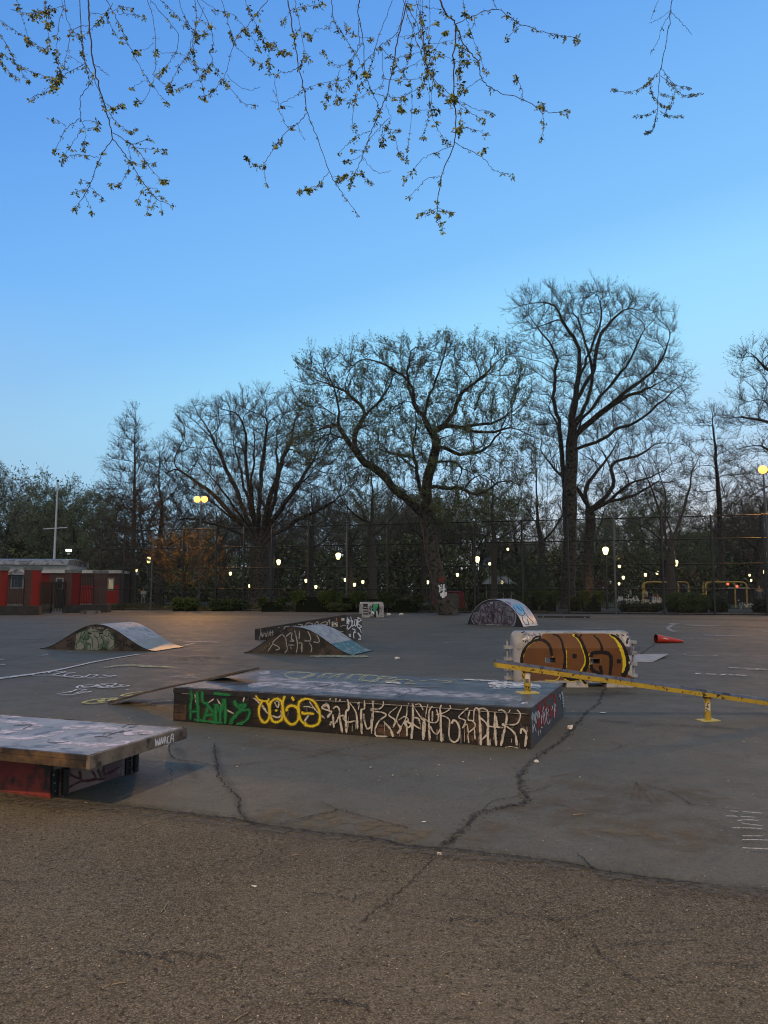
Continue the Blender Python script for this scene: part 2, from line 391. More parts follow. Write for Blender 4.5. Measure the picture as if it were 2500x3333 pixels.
# the wide crack
main = [(1968, 2243), (1945, 2290), (1900, 2330), (1870, 2368), (1815, 2420), (1770, 2450), (1722, 2490), (1697, 2520), (1693, 2555), (1712, 2590), (1705, 2618), (1640, 2632), (1560, 2650), (1515, 2690), (1470, 2735), (1436, 2765)]
for k in range(1): crack([(x + rn.normal(0, 4), y + rn.normal(0, 4)) for x, y in main], .007, crk, .016)
crack(main, .038, edge, .015)
for p in catmull([gp(*q) for q in main], 40):   # crumbled bits lying in it
    if rn.random() < .75: continue
    for j in range(1):
        s_ = rn.uniform(.003, .011); g.box((p[0] + rn.normal(0, .03), p[1] + rn.normal(0, .03), .006 + s_ * .3), (s_ * 1.6, s_, s_ * .7), MATS['asphalt_worn'] if rn.random() < .6 else A_near, rn.uniform(0, 3))
crack([(1436, 2765), (1395, 2810), (1330, 2880), (1250, 2950), (1170, 3010)], .014, crkl, .01)
crack([(2085, 2105), (2060, 2122), (2040, 2140), (2090, 2108)], .03, crkl, .02)
crack([(2135, 2097), (2110, 2112), (2085, 2130), (2070, 2140)], .05, crkl, .02)
crack([(1712, 2590), (1660, 2600), (1600, 2612), (1560, 2650)], .01)
crack([(1712, 2585), (1760, 2572), (1795, 2558)], .010)
crack([(1795, 2558), (1750, 2548), (1705, 2536)], .007, crkl)
crack([(1720, 2615), (1800, 2620), (1870, 2640)], .008, crkl)
crack([(555, 2420), (552, 2450), (575, 2475), (640, 2483), (690, 2495), (702, 2497)], .014)
crack([(702, 2497), (850, 2485), (1000, 2468), (1090, 2448), (1160, 2432), (1330, 2405)], .011)
for k in range(1): crack([(695, 2420), (700, 2460), (705, 2500), (722, 2545), (760, 2580), (782, 2610), (775, 2640), (800, 2668), (835, 2690)], .016, crk, .01)
crack([(556, 2500), (560, 2540), (552, 2560)], .008, crkl)
crack([(900, 2686), (980, 2668), (1080, 2648), (1100, 2640), (1160, 2655), (1250, 2680), (1330, 2700)], .012)
crack([(905, 2690), (1000, 2672), (1010, 2660)], .01)
crack([(1040, 2612), (1090, 2635), (1100, 2642)], .008)
crack([(2100, 2560), (2190, 2585), (2235, 2615), (2260, 2625), (2330, 2628)], .012)
crack([(1985, 2415), (2030, 2432), (2050, 2428), (2160, 2432), (2260, 2430)], .009)
crack([(1800, 2452), (1890, 2444), (1985, 2446), (2030, 2430)], .009)
crack([(1965, 2256), (2080, 2262), (2200, 2268), (2320, 2272), (2500, 2276)], .022, crk, .004)
crack([(1200, 2192 - 20), (1300, 2178), (1500, 2185), (1640, 2190)], .03, crkl, .01)
crack([(1000, 2105), (1300, 2114), (1480, 2122), (1700, 2127)], .03, crkl, .01)
crack([(-300, 2075), (0, 2082), (150, 2084), (330, 2087)], .05, crk, .01)
crack([(400, 2155), (560, 2160), (820, 2170)], .03, crk, .008)
crack([(420, 2062), (560, 2066), (640, 2062)], .08, tar_shadow, .01)
for a, b, c in ((1240, 1540, 2045), (1700, 2300, 2062), (100, 420, 2055), (2200, 2500, 2100), (1250, 1420, 2060)): crack([(a, c), ((a + b) / 2, c + 2), (b, c - 1)], .05, crkl, .02)
# the seam is ragged: grit and coarse surface spill over it
spill = paint('seam_spill', (.085, .076, .052), soft=2.0, wear=1, nscale=26, rough=.95, op=.75, lohi=(.42, .58)); spill2 = paint('seam_spill_far', (.095, .096, .09), soft=2.0, wear=1, nscale=22, rough=.95, op=.7, lohi=(.42, .58))
gs([(x, y - 6) for x, y in seam_px[1:]], 0, spill, wm=.16, sub=8); gs([(x, y + 14) for x, y in seam_px[1:]], 0, spill2, wm=.2, sub=8)
# dark crack line along the seam
crack(seam_px[1:], .012, crkl, .008)
for a_, b_ in ((3, 7), (9, 12), (14, 17)): crack([p for p in seam_px[a_:b_]], .010, crk, .008)
crack([p for p in seam_px[3:-2]], .03, crkl, .01)
# cracks of the front pavement
crack([(850, 2772), (848, 2788), (800, 2802), (700, 2812)], .012, crkl)
crack([(0, 2875), (60, 2880), (130, 2872)], .012, crkl)
crack([(1520, 2925), (1640, 2975), (1760, 2998), (1880, 2995), (1960, 2970)], .013, crkl)
crack([(1880, 2785), (1905, 2810), (1935, 2835)], .012)
crack([(1925, 3060), (1950, 3110), (2005, 3155), (2090, 3215)], .012, crkl)
crack([(700, 2865), (760, 2890), (830, 2880)], .01, crkl)
for k in range(7):
    x, y = rn.uniform(100, 2400), rn.uniform(2850, 3300); a = rn.uniform(-.5, .5); p = [(x, y)]
    for j in range(5): a += rn.normal(0, .5); x += 45 * math.cos(a); y += 22 * math.sin(a); p.append((x, y))
    crack(p, .012, crkl)
# chalk
for k in range(2): gs([(-20, 2212 + k * 3), (170, 2186 + k), (300, 2158), (380, 2143), (455, 2131)], 0, chalk, wm=.085, sub=8)
Zc = lambda *p: Z(0, 2100, 2.9625, *p)
gs(Zc((440, 280), (390, 272), (320, 285), (330, 298), (500, 298), (620, 310), (720, 320), (850, 325), (980, 322), (1080, 308), (1130, 300)), 0, chalk, wm=.045, sub=6)
gs(Zc((480, 275), (470, 266), (540, 262), (630, 265), (560, 280), (510, 296)), 0, chalk, wm=.04)
gs(Zc((510, 296), (600, 275), (720, 272), (650, 285), (620, 305), (700, 310)), 0, chalk, wm=.04)
gs(Zc((700, 312), (720, 303), (780, 308), (800, 318)), 0, chalk, wm=.04); gs(Zc((820, 318), (850, 300), (880, 290), (940, 296), (900, 314)), 0, chalk, wm=.04)
gs(Zc((990, 294), (1040, 305), (1130, 298)), 0, chalk, wm=.04)
gs(Zc((780, 395), (745, 412), (760, 425), (900, 412), (1020, 422), (1160, 412), (1240, 402), (1200, 395), (1140, 392)), 0, chalk, wm=.04)
gs(Zc((780, 400), (860, 392), (940, 388), (900, 408), (800, 412), (790, 396)), 0, chalk, wm=.04)
gs(Zc((960, 385), (1050, 378), (1120, 382), (1080, 400), (1000, 415), (950, 400), (1000, 390)), 0, chalk, wm=.04)
gs(Zc((900, 410), (1000, 392), (1100, 415), (1180, 395)), 0, chalk, wm=.035)
gs(Zc((550, 480), (620, 470), (690, 458), (670, 468)), 0, chalk, wm=.04); gs(Zc((570, 492), (700, 488), (800, 470), (875, 460), (780, 462), (720, 478)), 0, chalk, wm=.04)
gs(Zc((710, 455), (750, 435), (830, 442), (780, 450)), 0, chalk, wm=.04); gs(Zc((1210, 440), (1240, 440)), 0, chalk, wm=.06)
gs(Zc((1140, 520), (1020, 528), (900, 540), (815, 560), (820, 572), (930, 572), (1020, 560)), 0, chalky, wm=.06)
gs(Zc((940, 552), (1000, 540), (960, 556), (1010, 548)), 0, chalky, wm=.06); gs(Zc((1380, 462), (1290, 468), (1180, 492), (1200, 505), (1280, 490)), 0, chalky, wm=.05)
gs(Zc((1040, 552), (1080, 530)), 0, chalky, wm=.05); gs(Zc((1090, 545), (1130, 525)), 0, chalky, wm=.05); gs(Zc((1350, 590), (1480, 560), (1660, 545)), 0, chalkyf, wm=.08)
gs(Zc((1010, 225), (1150, 205), (1300, 200), (1450, 212), (1560, 218), (1659, 222)), 0, chalkyf, wm=.2)
gs(Zc((1100, 215), (1300, 205), (1400, 218), (1650, 215)), 0, chalkyf, wm=.1)
gs(Zc((380, 112), (460, 98)), 0, chalkf, wm=.08); gs(Zc((640, 68), (760, 72), (900, 74)), 0, chalkf, wm=.06); gs(Zc((0, 195), (50, 196)), 0, chalk, wm=.08); gs(Zc((0, 150), (20, 144)), 0, chalkf, wm=.15)
gs([(596, 2090), (660, 2091), (715, 2093)], 0, chalk, wm=.09); gs([(596, 2104), (640, 2094)], 0, chalkf, wm=.12)
gs([(1010, 2140), (1100, 2138), (1200, 2140)], 0, chalkyf, wm=.6); gs([(1040, 2134), (1130, 2142), (1190, 2136)], 0, chalkyf, wm=.2)
gs([(540, 2208), (600, 2202), (640, 2210), (560, 2206)], 0, chalkf, wm=.05)
gs([(900, 2018), (1020, 2015), (1100, 2017)], 0, chalkf, wm=.3); gs([(1215, 2017), (1300, 2019), (1380, 2018)], 0, chalkf, wm=.35)
gs([(1440, 2095), (1500, 2090)], 0, chalkf, wm=.08)
# worn marks on the right
for a, b, c, wm in ((1265, 2270, 2198, .05), (1, 1, 1, 0)):
    pass
def zr(*p): return Z(1800, 1900, 2.37, *p)
gs(zr((1105, 700), (1130, 705)), 0, chalk, wm=.12); gs(zr((1175, 705), (1260, 708)), 0, chalk, wm=.09); gs(zr((1295, 714), (1340, 706), (1400, 715)), 0, chalk, wm=.06); gs(zr((1405, 712), (1500, 718)), 0, chalk, wm=.11)
gs(zr((1020, 545), (1030, 558), (1250, 562), (1245, 548)), 0, chalkf, wm=.06); gs(zr((1030, 540), (1120, 545)), 0, chalkf, wm=.06)
gs(zr((1340, 655), (1480, 660), (1659, 670)), 0, chalkf, wm=.18); gs(zr((1500, 672), (1659, 668)), 0, chalkf, wm=.1)
gs(zr((890, 308), (935, 312), (980, 312)), 0, chalk, wm=.15); gs(zr((940, 312), (890, 345), (930, 372), (980, 378)), 0, chalkf, wm=.2)
gs(zr((1000, 430), (1140, 432), (1290, 436)), 0, chalkf, wm=.14); gs(zr((860, 522), (955, 520)), 0, chalkf, wm=.08); gs(zr((220, 350), (400, 352), (520, 356)), 0, chalkf, wm=.3)
gs(zr((1020, 320), (1180, 330), (1280, 328)), 0, chalkf, wm=.5); gs(zr((1150, 400), (1300, 405), (1500, 410)), 0, chalkf, wm=.4)
gs(zr((1350, 330), (1480, 335), (1600, 338)), 0, sand, wm=.7)
# white lines with their dark loops at the right edge
ZS = lambda *p: Z(2200, 2480, 5.53, *p)
for a in (((950, 945), (1120, 960)), ((1200, 960), (1570, 995)), ((890, 1040), (1130, 1050)), ((1150, 1048), (1440, 1070)), ((1100, 1130), (1300, 1115), (1490, 1130)), ((1170, 1170), (1350, 1200), (1580, 1225)),
          ((1000, 1262), (1300, 1265), (1590, 1280)), ((1190, 1408), (1590, 1412)), ((1200, 1485), (1400, 1480), (1900, 1500)), ((1190, 1628), (1500, 1645), (1900, 1660))):
    gs(ZS(*a), 0, paint('line_white', (.5, .5, .47), soft=.8, wear=.8, nscale=60, op=.85, lohi=(.36, .55)), wm=.016)
for a in (((820, 900), (950, 930), (1400, 935), (1800, 970)), ((860, 1000), (800, 1020), (900, 1070), (1200, 1080), (1500, 1090)), ((1180, 960), (1080, 1010), (1200, 1080)), ((980, 1250), (880, 1290), (1000, 1340), (1180, 1390), (1700, 1440)), ((1190, 1400), (1080, 1500), (1000, 1580), (1150, 1640)), ((1200, 1600), (1800, 1610))):
    gs(ZS(*a), 0, tar_shadow, wm=.03)
tag(g.build('ground_markings'), kind='structure')

# grit on the front pavement: small stones and scraps nobody could count
peb = mat('pale_grit', (.26, .24, .20), (.42, .40, .36), scale=30); lf = mat('dry_scrap', (.33, .26, .15), (.45, .38, .25), scale=20)
g = MB()
for k in range(760):
    px, py = rn.uniform(-100, 2600), 2640 + 800 * rn.random() ** 1.3
    if rn.random() < .25: py = rn.uniform(2000, 2650)
    p = gp(px, py); s = rn.uniform(.001, .0034) * (1 + (p[1] > 6) * 1.5); a = rn.uniform(0, 3.14)
    if rn.random() < .8:
        g.box((p[0], p[1], .006 + s * .4), (s * 2, s * 1.5, s), peb, a)
    else:
        g.box((p[0], p[1], .007), (s * 5, s * .8, .001), lf, a)
tag(g.build('grit'), 'scattered pale grit and dry scraps on the asphalt', 'grit', kind='stuff')

# beyond the fence: kerb, planting soil, path and lawn
def fence_pt(px, dY=0):   # the fence line runs straight on the ground
    t = (px - 335) / (2480 - 335); iY = 1 / 58 + (1 / 45 - 1 / 58) * t; Y = 1 / iY
    return np.array([(px - CX) / (F * ct) * Y * 1.0, Y + dY, 0])
FA, FB = fence_pt(335), fence_pt(2480); fd = nrm(FB - FA); fn = np.array([-fd[1], fd[0], 0])
def fl(s, back=0, z=0): return FA + fd * s + fn * back + np.array([0, 0, z])
soil = mat('planting_soil', (.028, .022, .015), (.045, .038, .022), scale=3, bump=.5, c3=(.02, .035, .012), s3=.8, rough=.95)
lawn = mat('lawn_grass', (.022, .04, .012), (.05, .055, .022), scale=1.2, bump=.5, c3=(.06, .05, .03), s3=.3, rough=.95)
conc = mat('kerb_concrete', (.16, .155, .14), (.24, .23, .21), scale=3, bump=.3, c3=(.07, .07, .06), s3=2)
path = mat('path_paving', (.085, .08, .078), (.12, .115, .11), scale=2, bump=.2)
g = MB(); g.obox(fl(-1, .15, -.05), fd * 75, fn * .15, (0, 0, .16), conc); tag(g.build('kerb'), kind='structure')
def sheet(name, a, b, z, m):
    g = MB(); g.add([fl(-60, a, z), fl(140, a, z), fl(140, b, z), fl(-60, b, z)], [(0, 1, 2, 3)], m); return tag(g.build(name), kind='structure')
g = MB(); g.add([fl(0, .3, .10), fl(140, .3, .10), fl(140, 9, .10), fl(0, 9, .10)], [(0, 1, 2, 3)], soil); tag(g.build('planting_bed'), kind='structure')
sheet('path', 9.0, 14, .008, path); sheet('lawn', 14.02, 420, .012, lawn)
# ------------------------------------------------------------------ skate obstacles
def NV(a): return np.array(a, float)
white_p = paint('spray_white', (.50, .485, .44), soft=.9, wear=.75, nscale=20, lohi=(.34, .5))
green_p = paint('spray_green', (.018, .17, .06), soft=1.2, wear=.35, nscale=14, op=1)
yellow_p = paint('spray_yellow', (.62, .50, .03), soft=.5, wear=.35, nscale=40)
black_p = paint('spray_black', (.008, .008, .009), soft=.3, wear=.15, nscale=20)
red_p = paint('spray_red', (.26, .015, .018), soft=1.0, wear=.4, nscale=12)
silver_p = paint('spray_grey', (.42, .43, .44), soft=.8, wear=.6, nscale=16, op=.8)
wash_p = paint('rubbed_pale', (.40, .43, .50), soft=1.3, wear=.9, nscale=7, op=.9, lohi=(.38, .58))
purp_p = paint('spray_purple', (.07, .02, .05), soft=.4, wear=.2, nscale=20)
blk = mat('steel_edge_black', (.010, .010, .011), (.03, .026, .022), rough=.45, scale=9)
ply_blk = mat('plank_black_brown', (.006, .005, .0045), (.028, .016, .009), rough=.6, scale=5, lo=.46, hi=.62, bump=.25, bscale=40, c3=(.006, .006, .006), s3=2.2, lo3=.42, hi3=.5)
ply_drk = mat('side_dark_paint', (.022, .026, .034), (.045, .048, .056), rough=.55, scale=6, bump=.15)
top_m = mat('ledge_top_paint', (.074, .078, .082), (.135, .142, .148), rough=.38, scale=3, detail=9, c3=(.05, .055, .07), s3=5, spec=.55, bump=.08, bscale=30)
bare = mat('bare_wood', (.16, .095, .045), (.26, .17, .09), rough=.7, scale=8, bump=.3)
whit = mat('flaking_white', (.5, .5, .48), (.62, .63, .62), rough=.7, scale=8)

FL, FR = gp(564, 2346), gp(1729, 2439); du = nrm(FR - FL); LEN = np.linalg.norm(FR - FL); dv = np.array([-du[1], du[0], 0]); DEP = 2.02; ZT = .385; UP = NV((0, 0, 1))
def L3(u, v, z): return FL + du * u + dv * v + UP * z
e = thing('manual_pad', FL + du * LEN / 2 + dv, 'long low black box ledge with green, yellow and white graffiti along its front', 'skate ledge')
g = MB(); g.obox(L3(.02, .02, 0), du * (LEN - .04), dv * (DEP - .04), UP * (ZT - .02), blk); g.build('core', e)
g = MB()   # three courses of planks, two lengths
for r_, (z0, z1) in enumerate(((.0, .10), (.104, .222), (.226, .318))):
    cuts = (0, 2.0 + .5 * (r_ - 1) * 0 + .02, LEN)
    for a, b in zip(cuts[:-1], cuts[1:]):
        g.obox(L3(a + .002, -.003 - .001 * ((r_ + int(a)) % 2), z0), du * (b - a - .004), dv * .02, UP * (z1 - z0), ply_blk)
for a, z, w_, h_ in ((.02, .02, .16, .17), (.36, .01, .3, .16), (2.55, .02, .35, .11), (3.5, .04, .18, .2)):
    g.obox(L3(a, -.006, z), du * w_, dv * .004, UP * h_, mat('plank_bare_patch', (.05, .028, .013), (.085, .05, .026), rough=.7, scale=9, bump=.3, c3=(.02, .015, .01), s3=7))
# graffiti is cast on to one flat sheet a hair in front of the planks
n0 = len(g.f); s = MB(); s.add([L3(-.01, -.0065, .002), L3(LEN, -.0065, .002), L3(LEN, -.0065, ZT - .012), L3(-.01, -.0065, ZT - .012)], [(0, 1, 2, 3)], blk); s.surface(); g.bvh = s.bvh; g.off = .0006
ZA = lambda *p: Z(550, 2220, 3.130, *p)
ZB = lambda *p: Z(1030, 2240, 4.484, *p)
ZC = lambda *p: Z(1370, 2260, 4.484, *p)
for p, w_ in ((((265, 120), (275, 200), (300, 260)), 4), (((390, 220), (460, 170)), 4), (((490, 170), (540, 250), (600, 290), (660, 320)), 5), (((770, 150), (755, 200)), 5), (((780, 140), (860, 160), (940, 230)), 5),
              (((860, 150), (930, 220), (1000, 310), (1060, 350)), 5), (((1060, 345), (1110, 360), (1150, 330), (1140, 290)), 6), (((1085, 190), (1120, 200), (1110, 260), (1075, 200)), 5), (((1370, 250), (1420, 250), (1470, 265)), 4),
              (((1430, 195), (1500, 290), (1590, 370)), 5), (((940, 230), (990, 290)), 9), (((1380, 400), (1430, 330)), 6), (((1560, 260), (1610, 230), (1640, 280)), 8), (((1620, 360), (1650, 310)), 8), (((1640, 440), (1659, 400)), 7),
              (((130, 118), (400, 126), (700, 138), (1000, 155), (1300, 172), (1640, 190)), 1.2)):
    g.stroke(ZA(*p), w_, white_p)
old = paint('buffed_tag', (.16, .15, .135), soft=1.1, wear=1, nscale=12, op=.6, lohi=(.38, .6)); yh = paint('yellow_mist', (.40, .33, .03), soft=1.8, wear=.6, nscale=60, op=.55); gh_ = paint('green_mist', (.015, .11, .04), soft=1.8, wear=.6, nscale=50, op=.5)
ra_ = random.Random(4)
for k in range(34):
    x_ = ra_.uniform(0, 1500); y_ = 90 + x_ * .04 + ra_.uniform(0, 160); a_ = ra_.uniform(-1.5, 1.5); q_ = [(x_, y_)]
    for j in range(4): a_ += ra_.uniform(-1.6, 1.6); x_ += 34 * math.cos(a_); y_ += 44 * math.sin(a_); q_.append((x_, y_))
    g.stroke(ZA(*q_) if k % 2 else ZC(*[(u * 1.05, v * 1.6 + 60) for u, v in q_]), ra_.uniform(2, 5), old)
for p, w_ in ((((225, 75), (240, 160), (225, 250), (228, 385)), 8), (((290, 95), (300, 230), (305, 408)), 11), (((230, 300), (305, 296)), 8), (((345, 90), (352, 200), (402, 235), (358, 405)), 11), (((400, 240), (452, 300), (468, 425)), 12),
              (((362, 340), (462, 330)), 10), (((482, 425), (487, 230), (532, 300), (575, 175), (582, 425)), 11), (((530, 240), (530, 415)), 9), (((670, 185), (702, 240), (782, 235), (722, 300), (645, 390), (650, 425)), 13),
              (((700, 250), (760, 285), (820, 280), (825, 330), (790, 392), (690, 435)), 9), (((260, 380), (420, 400), (620, 420), (760, 425)), 10), (((230, 90), (430, 110), (640, 130)), 12)):
    g.stroke(ZA(*p), w_ * 2.0, gh_); g.stroke(ZA(*p), w_, green_p)
for p, w_ in ((((890, 135), (930, 182), (1010, 192), (1028, 165)), 5), (((960, 188), (925, 270), (935, 360), (980, 410), (1025, 370), (1032, 270), (1002, 190)), 6), (((1100, 163), (1042, 210), (1035, 310), (1062, 390), (1110, 405), (1160, 370), (1168, 270), (1150, 190), (1100, 163)), 6.5),
              (((1282, 188), (1245, 132), (1190, 140), (1165, 240), (1180, 340), (1220, 408), (1272, 428), (1322, 382), (1325, 290), (1290, 245), (1240, 240), (1208, 270), (1212, 296)), 6.5),
              (((1500, 215), (1540, 300), (1540, 400), (1490, 442), (1420, 440), (1350, 382), (1330, 290), (1335, 205), (1400, 168), (1470, 185), (1510, 225)), 6.5), (((1365, 296), (1375, 318), (1430, 316), (1488, 322)), 6), (((1102, 276), (1103, 298)), 6),
              (((1400, 400), (1400, 450)), 5)):
    g.stroke(ZA(*p), w_ * 2.4, yh); g.stroke(ZA(*p), w_, yellow_p)
for p, w_ in ((((200, 165), (245, 130), (295, 135), (290, 200)), 3.5), (((165, 205), (90, 280), (200, 325), (232, 350), (172, 435)), 5), (((250, 380), (268, 570)), 6.5), (((250, 300), (300, 262), (342, 300), (345, 390), (285, 515)), 5),
              (((345, 400), (390, 645)), 6.5), (((345, 190), (380, 135), (450, 150), (475, 200), (482, 300), (440, 360), (453, 650)), (3.5, 8)), (((345, 400), (420, 398), (420, 455), (480, 490), (580, 470)), 5), (((490, 200), (570, 310), (600, 400), (612, 595)), (3, 7)),
              (((710, 150), (712, 290), (665, 330), (675, 665)), (4, 8)), (((700, 370), (720, 500), (760, 590), (820, 520), (842, 390), (835, 220), (818, 160)), (6, 4)), (((862, 160), (832, 220)), 3.5), (((828, 355), (815, 655)), (6, 7)),
              (((985, 175), (987, 240), (930, 295), (808, 300), (835, 330), (960, 345), (1028, 388), (930, 470), (880, 560), (868, 630), (892, 690), (1050, 698)), (4, 6)), (((990, 478), (1080, 580), (1135, 705)), (5, 9)),
              (((1190, 268), (1068, 380), (1160, 462), (1130, 575)), (3, 7)), (((1260, 245), (1180, 460), (1240, 580), (1190, 655)), (3.5, 8)), (((1208, 460), (1300, 408), (1352, 460), (1300, 510), (1350, 568), (1392, 520), (1310, 478), (1330, 560), (1335, 695)), (4, 7)),
              (((1350, 230), (1385, 188), (1415, 230), (1420, 400), (1400, 735)), (4, 9)), (((1335, 258), (1320, 420), (1235, 585)), 3.5), (((1522, 515), (1502, 440), (1430, 430), (1430, 520), (1535, 592)), 5), (((1440, 278), (1540, 430), (1592, 500), (1572, 745)), (3, 9)),
              (((1448, 235), (1520, 228), (1570, 315)), 3.5), (((610, 230), (640, 200), (625, 310)), 3), (((0, 175), (300, 185), (600, 205), (1000, 230), (1400, 255), (1650, 268)), 1.2)):
    g.stroke(ZB(*p), w_, white_p)
for p, w_ in ((((0, 318), (60, 350), (140, 398), (235, 402), (267, 330), (238, 210)), 4.5), (((125, 115), (100, 190), (78, 330)), 3), (((178, 165), (130, 250), (130, 440), (140, 668)), (4, 8)), (((180, 240), (180, 390)), 6), (((150, 460), (190, 540), (250, 572), (302, 480)), 5),
              (((325, 125), (290, 200), (300, 300), (302, 480), (315, 685)), (4, 9)), (((430, 145), (440, 200), (350, 262), (230, 292)), 3.5), (((300, 300), (390, 330), (430, 390), (420, 560), (440, 650), (500, 690), (560, 640), (577, 520), (545, 410), (490, 373), (458, 425)), (4, 7)),
              (((45, 395), (48, 655)), (9, 8)), (((655, 215), (700, 195), (642, 240), (563, 328), (660, 380), (620, 485), (680, 430), (700, 530), (705, 560), (698, 600), (712, 705)), (4, 4)), (((722, 235), (700, 360), (762, 380), (802, 430), (790, 480), (710, 550)), 4.5),
              (((790, 480), (802, 650)), (4, 5)), (((780, 400), (787, 240), (820, 193), (858, 230), (865, 330), (877, 480), (887, 735)), (3.5, 9)), (((860, 208), (920, 198), (987, 250), (990, 420), (987, 600), (1002, 738)), (4.5, 9)), (((870, 328), (950, 400), (990, 452), (1090, 467), (1212, 480)), 5),
              (((982, 570), (902, 655)), 6), (((1090, 258), (1087, 470), (1112, 745)), (5, 9)), (((1100, 300), (1128, 470)), 7), (((1140, 228), (1190, 222), (1252, 270), (1262, 350), (1240, 460), (1178, 745)), (4, 9)), (((1195, 420), (1240, 460)), 8),
              (((1288, 268), (1330, 200), (1410, 220), (1462, 290), (1430, 400), (1360, 435), (1250, 430)), (3.5, 5)), (((1260, 460), (1340, 520), (1392, 600), (1412, 748)), (5, 8)), (((1468, 570), (1475, 498), (1530, 530), (1548, 600), (1530, 755)), 7),
              (((0, 172), (300, 192), (800, 232), (1200, 258), (1560, 280)), 1.2), (((1240, 765), (1330, 755), (1450, 780), (1560, 790)), 3), (((1555, 460), (1560, 540)), 3)):
    g.stroke(ZC(*p), w_, white_p)
for k in range(26):   # runs of paint
    x_ = ra_.uniform(1040, 1700); y_ = 2310 + (x_ - 1040) * .105 + ra_.uniform(0, 40); g.stroke([(x_, y_), (x_ + ra_.uniform(-1, 1), y_ + ra_.uniform(14, 38))], ra_.uniform(.8, 1.8), white_p)
for z_ in (.101, .223, .320): g.obox(L3(0, -.0125, z_), du * LEN, dv * .008, UP * .0035, blk)
for u_ in (2.018, 2.9): g.obox(L3(u_, -.0125, .002), du * .004, dv * .008, UP * .31, blk)
g.build('front_panel', e)
g = MB(); g.obox(L3(0, -.016, .322), du * LEN, dv * .02, UP * .045, blk); g.obox(L3(0, -.012, .367), du * LEN, dv * .05, UP * .0125, blk); g.build('edge_strip', e)
g = MB(); g.obox(L3(LEN - .02, 0, 0), du * .024, dv * DEP, UP * .372, ply_drk); s = MB(); s.add([L3(LEN + .0045, -.01, 0), L3(LEN + .0045, DEP, 0), L3(LEN + .0045, DEP, .38), L3(LEN + .0045, -.01, .38)], [(0, 1, 2, 3)], blk); s.surface(); g.bvh = s.bvh; g.off = .001
ZD = lambda *p: Z(1700, 2190, 8.506, *p)
for p, w_ in ((((440, 830), (470, 1100), (450, 1560)), 11), (((540, 900), (560, 1480)), 9), (((640, 820), (670, 1430)), 10), (((880, 580), (900, 800), (910, 1200)), 9), (((780, 900), (800, 1250)), 11), (((860, 1000), (920, 1180)), 9), (((440, 860), (620, 760), (860, 600)), 5)):
    g.stroke(ZD(*p), w_, red_p)
for p, w_ in ((((430, 1040), (425, 1280)), 2.2), (((430, 1050), (470, 1120), (465, 1240)), 2.2), (((530, 1160), (515, 1430)), 1.8), (((600, 910), (560, 1060), (600, 1160), (540, 1230)), 1.6), (((560, 1120), (580, 1250), (600, 1440)), 1.5), (((640, 1000), (610, 1150), (640, 1380)), 1.4), (((660, 960), (660, 1320)), 1.5),
              (((690, 980), (720, 1060), (670, 1120), (740, 1180)), 1.4), (((760, 1290), (740, 1380), (700, 1410), (690, 1330)), 1.6), (((810, 900), (830, 970), (800, 1030)), 1.8), (((870, 830), (875, 1250)), 2), (((910, 860), (890, 1000), (905, 1070)), 1.8), (((440, 1590), (445, 1740)), 1.5), (((490, 1570), (500, 1680)), 1.4), (((510, 1490), (540, 1520)), 3),
              (((1025, 590), (1018, 660), (1040, 680), (1035, 750)), 1.6), (((1040, 590), (1040, 670)), 1.5),
              (((265, 1080), (270, 1300), (300, 1120), (310, 1350), (340, 1080), (350, 1400)), 1.2), (((240, 1150), (260, 1400)), 1.2), (((360, 1050), (380, 1180), (350, 1210), (385, 1410)), 1.2), (((290, 1400), (260, 1480), (265, 1640), (290, 1580), (280, 1450)), 1.3), (((310, 1420), (330, 1500), (370, 1640)), 1.4), (((330, 1400), (290, 1560)), 1.2)):
    g.stroke(ZD(*p), w_, paint('marker_white', (.6, .62, .64), soft=.3, wear=.3, nscale=40))
for y0 in range(0, 6):  # the stencilled column: five block capitals turned on their side
    x0 = 1070 + y0 * 6; ya = 515 + y0 * 74; mw = MATS['marker_white']
    L_ = [[((0, 10), (40, 4)), ((0, 60), (40, 54)), ((2, 10), (2, 60)), ((20, 8), (20, 56))], [((0, 10), (40, 4)), ((0, 55), (40, 50)), ((0, 10), (40, 50))], [((0, 10), (40, 4)), ((2, 10), (2, 55)), ((40, 4), (40, 50)), ((20, 10), (20, 40))],
          [((0, 10), (40, 4)), ((2, 10), (2, 40)), ((20, 8), (40, 50)), ((0, 40), (20, 36))], [((2, 10), (2, 50)), ((40, 4), (40, 48)), ((0, 10), (40, 4)), ((22, 30), (22, 50)), ((22, 50), (40, 48))], [((0, 10), (20, 30)), ((0, 50), (20, 30)), ((20, 30), (40, 28))]][y0]
    for st_ in L_: g.stroke(ZD(*[(x0 + a, ya + b) for a, b in st_]), 1.4, mw, sub=2)
g.build('side_panel', e)
g = MB(); g.obox(L3(0, .038, ZT - .018), du * (LEN + .004), dv * (DEP - .04), UP * .018, top_m)
s = MB(); s.add([L3(0, 0, ZT), L3(LEN + .004, 0, ZT), L3(LEN + .004, DEP, ZT), L3(0, DEP, ZT)], [(0, 1, 2, 3)], blk); s.surface(); g.bvh = s.bvh; g.off = .0012
Zt = lambda *p: Z(500, 1900, 2.074, *p)
Zu = lambda *p: Z(1200, 1900, 2.37, *p)
for p, w_ in ((((640, 690), (800, 680), (1000, 700), (1300, 722), (1640, 740)), 22), (((700, 640), (860, 650), (1100, 668), (1400, 690), (1650, 700)), 18), (((620, 610), (760, 600), (900, 590)), 10), (((880, 600), (1100, 602), (1400, 612), (1650, 622)), 10)):
    g.stroke(Zt(*p), w_, wash_p)
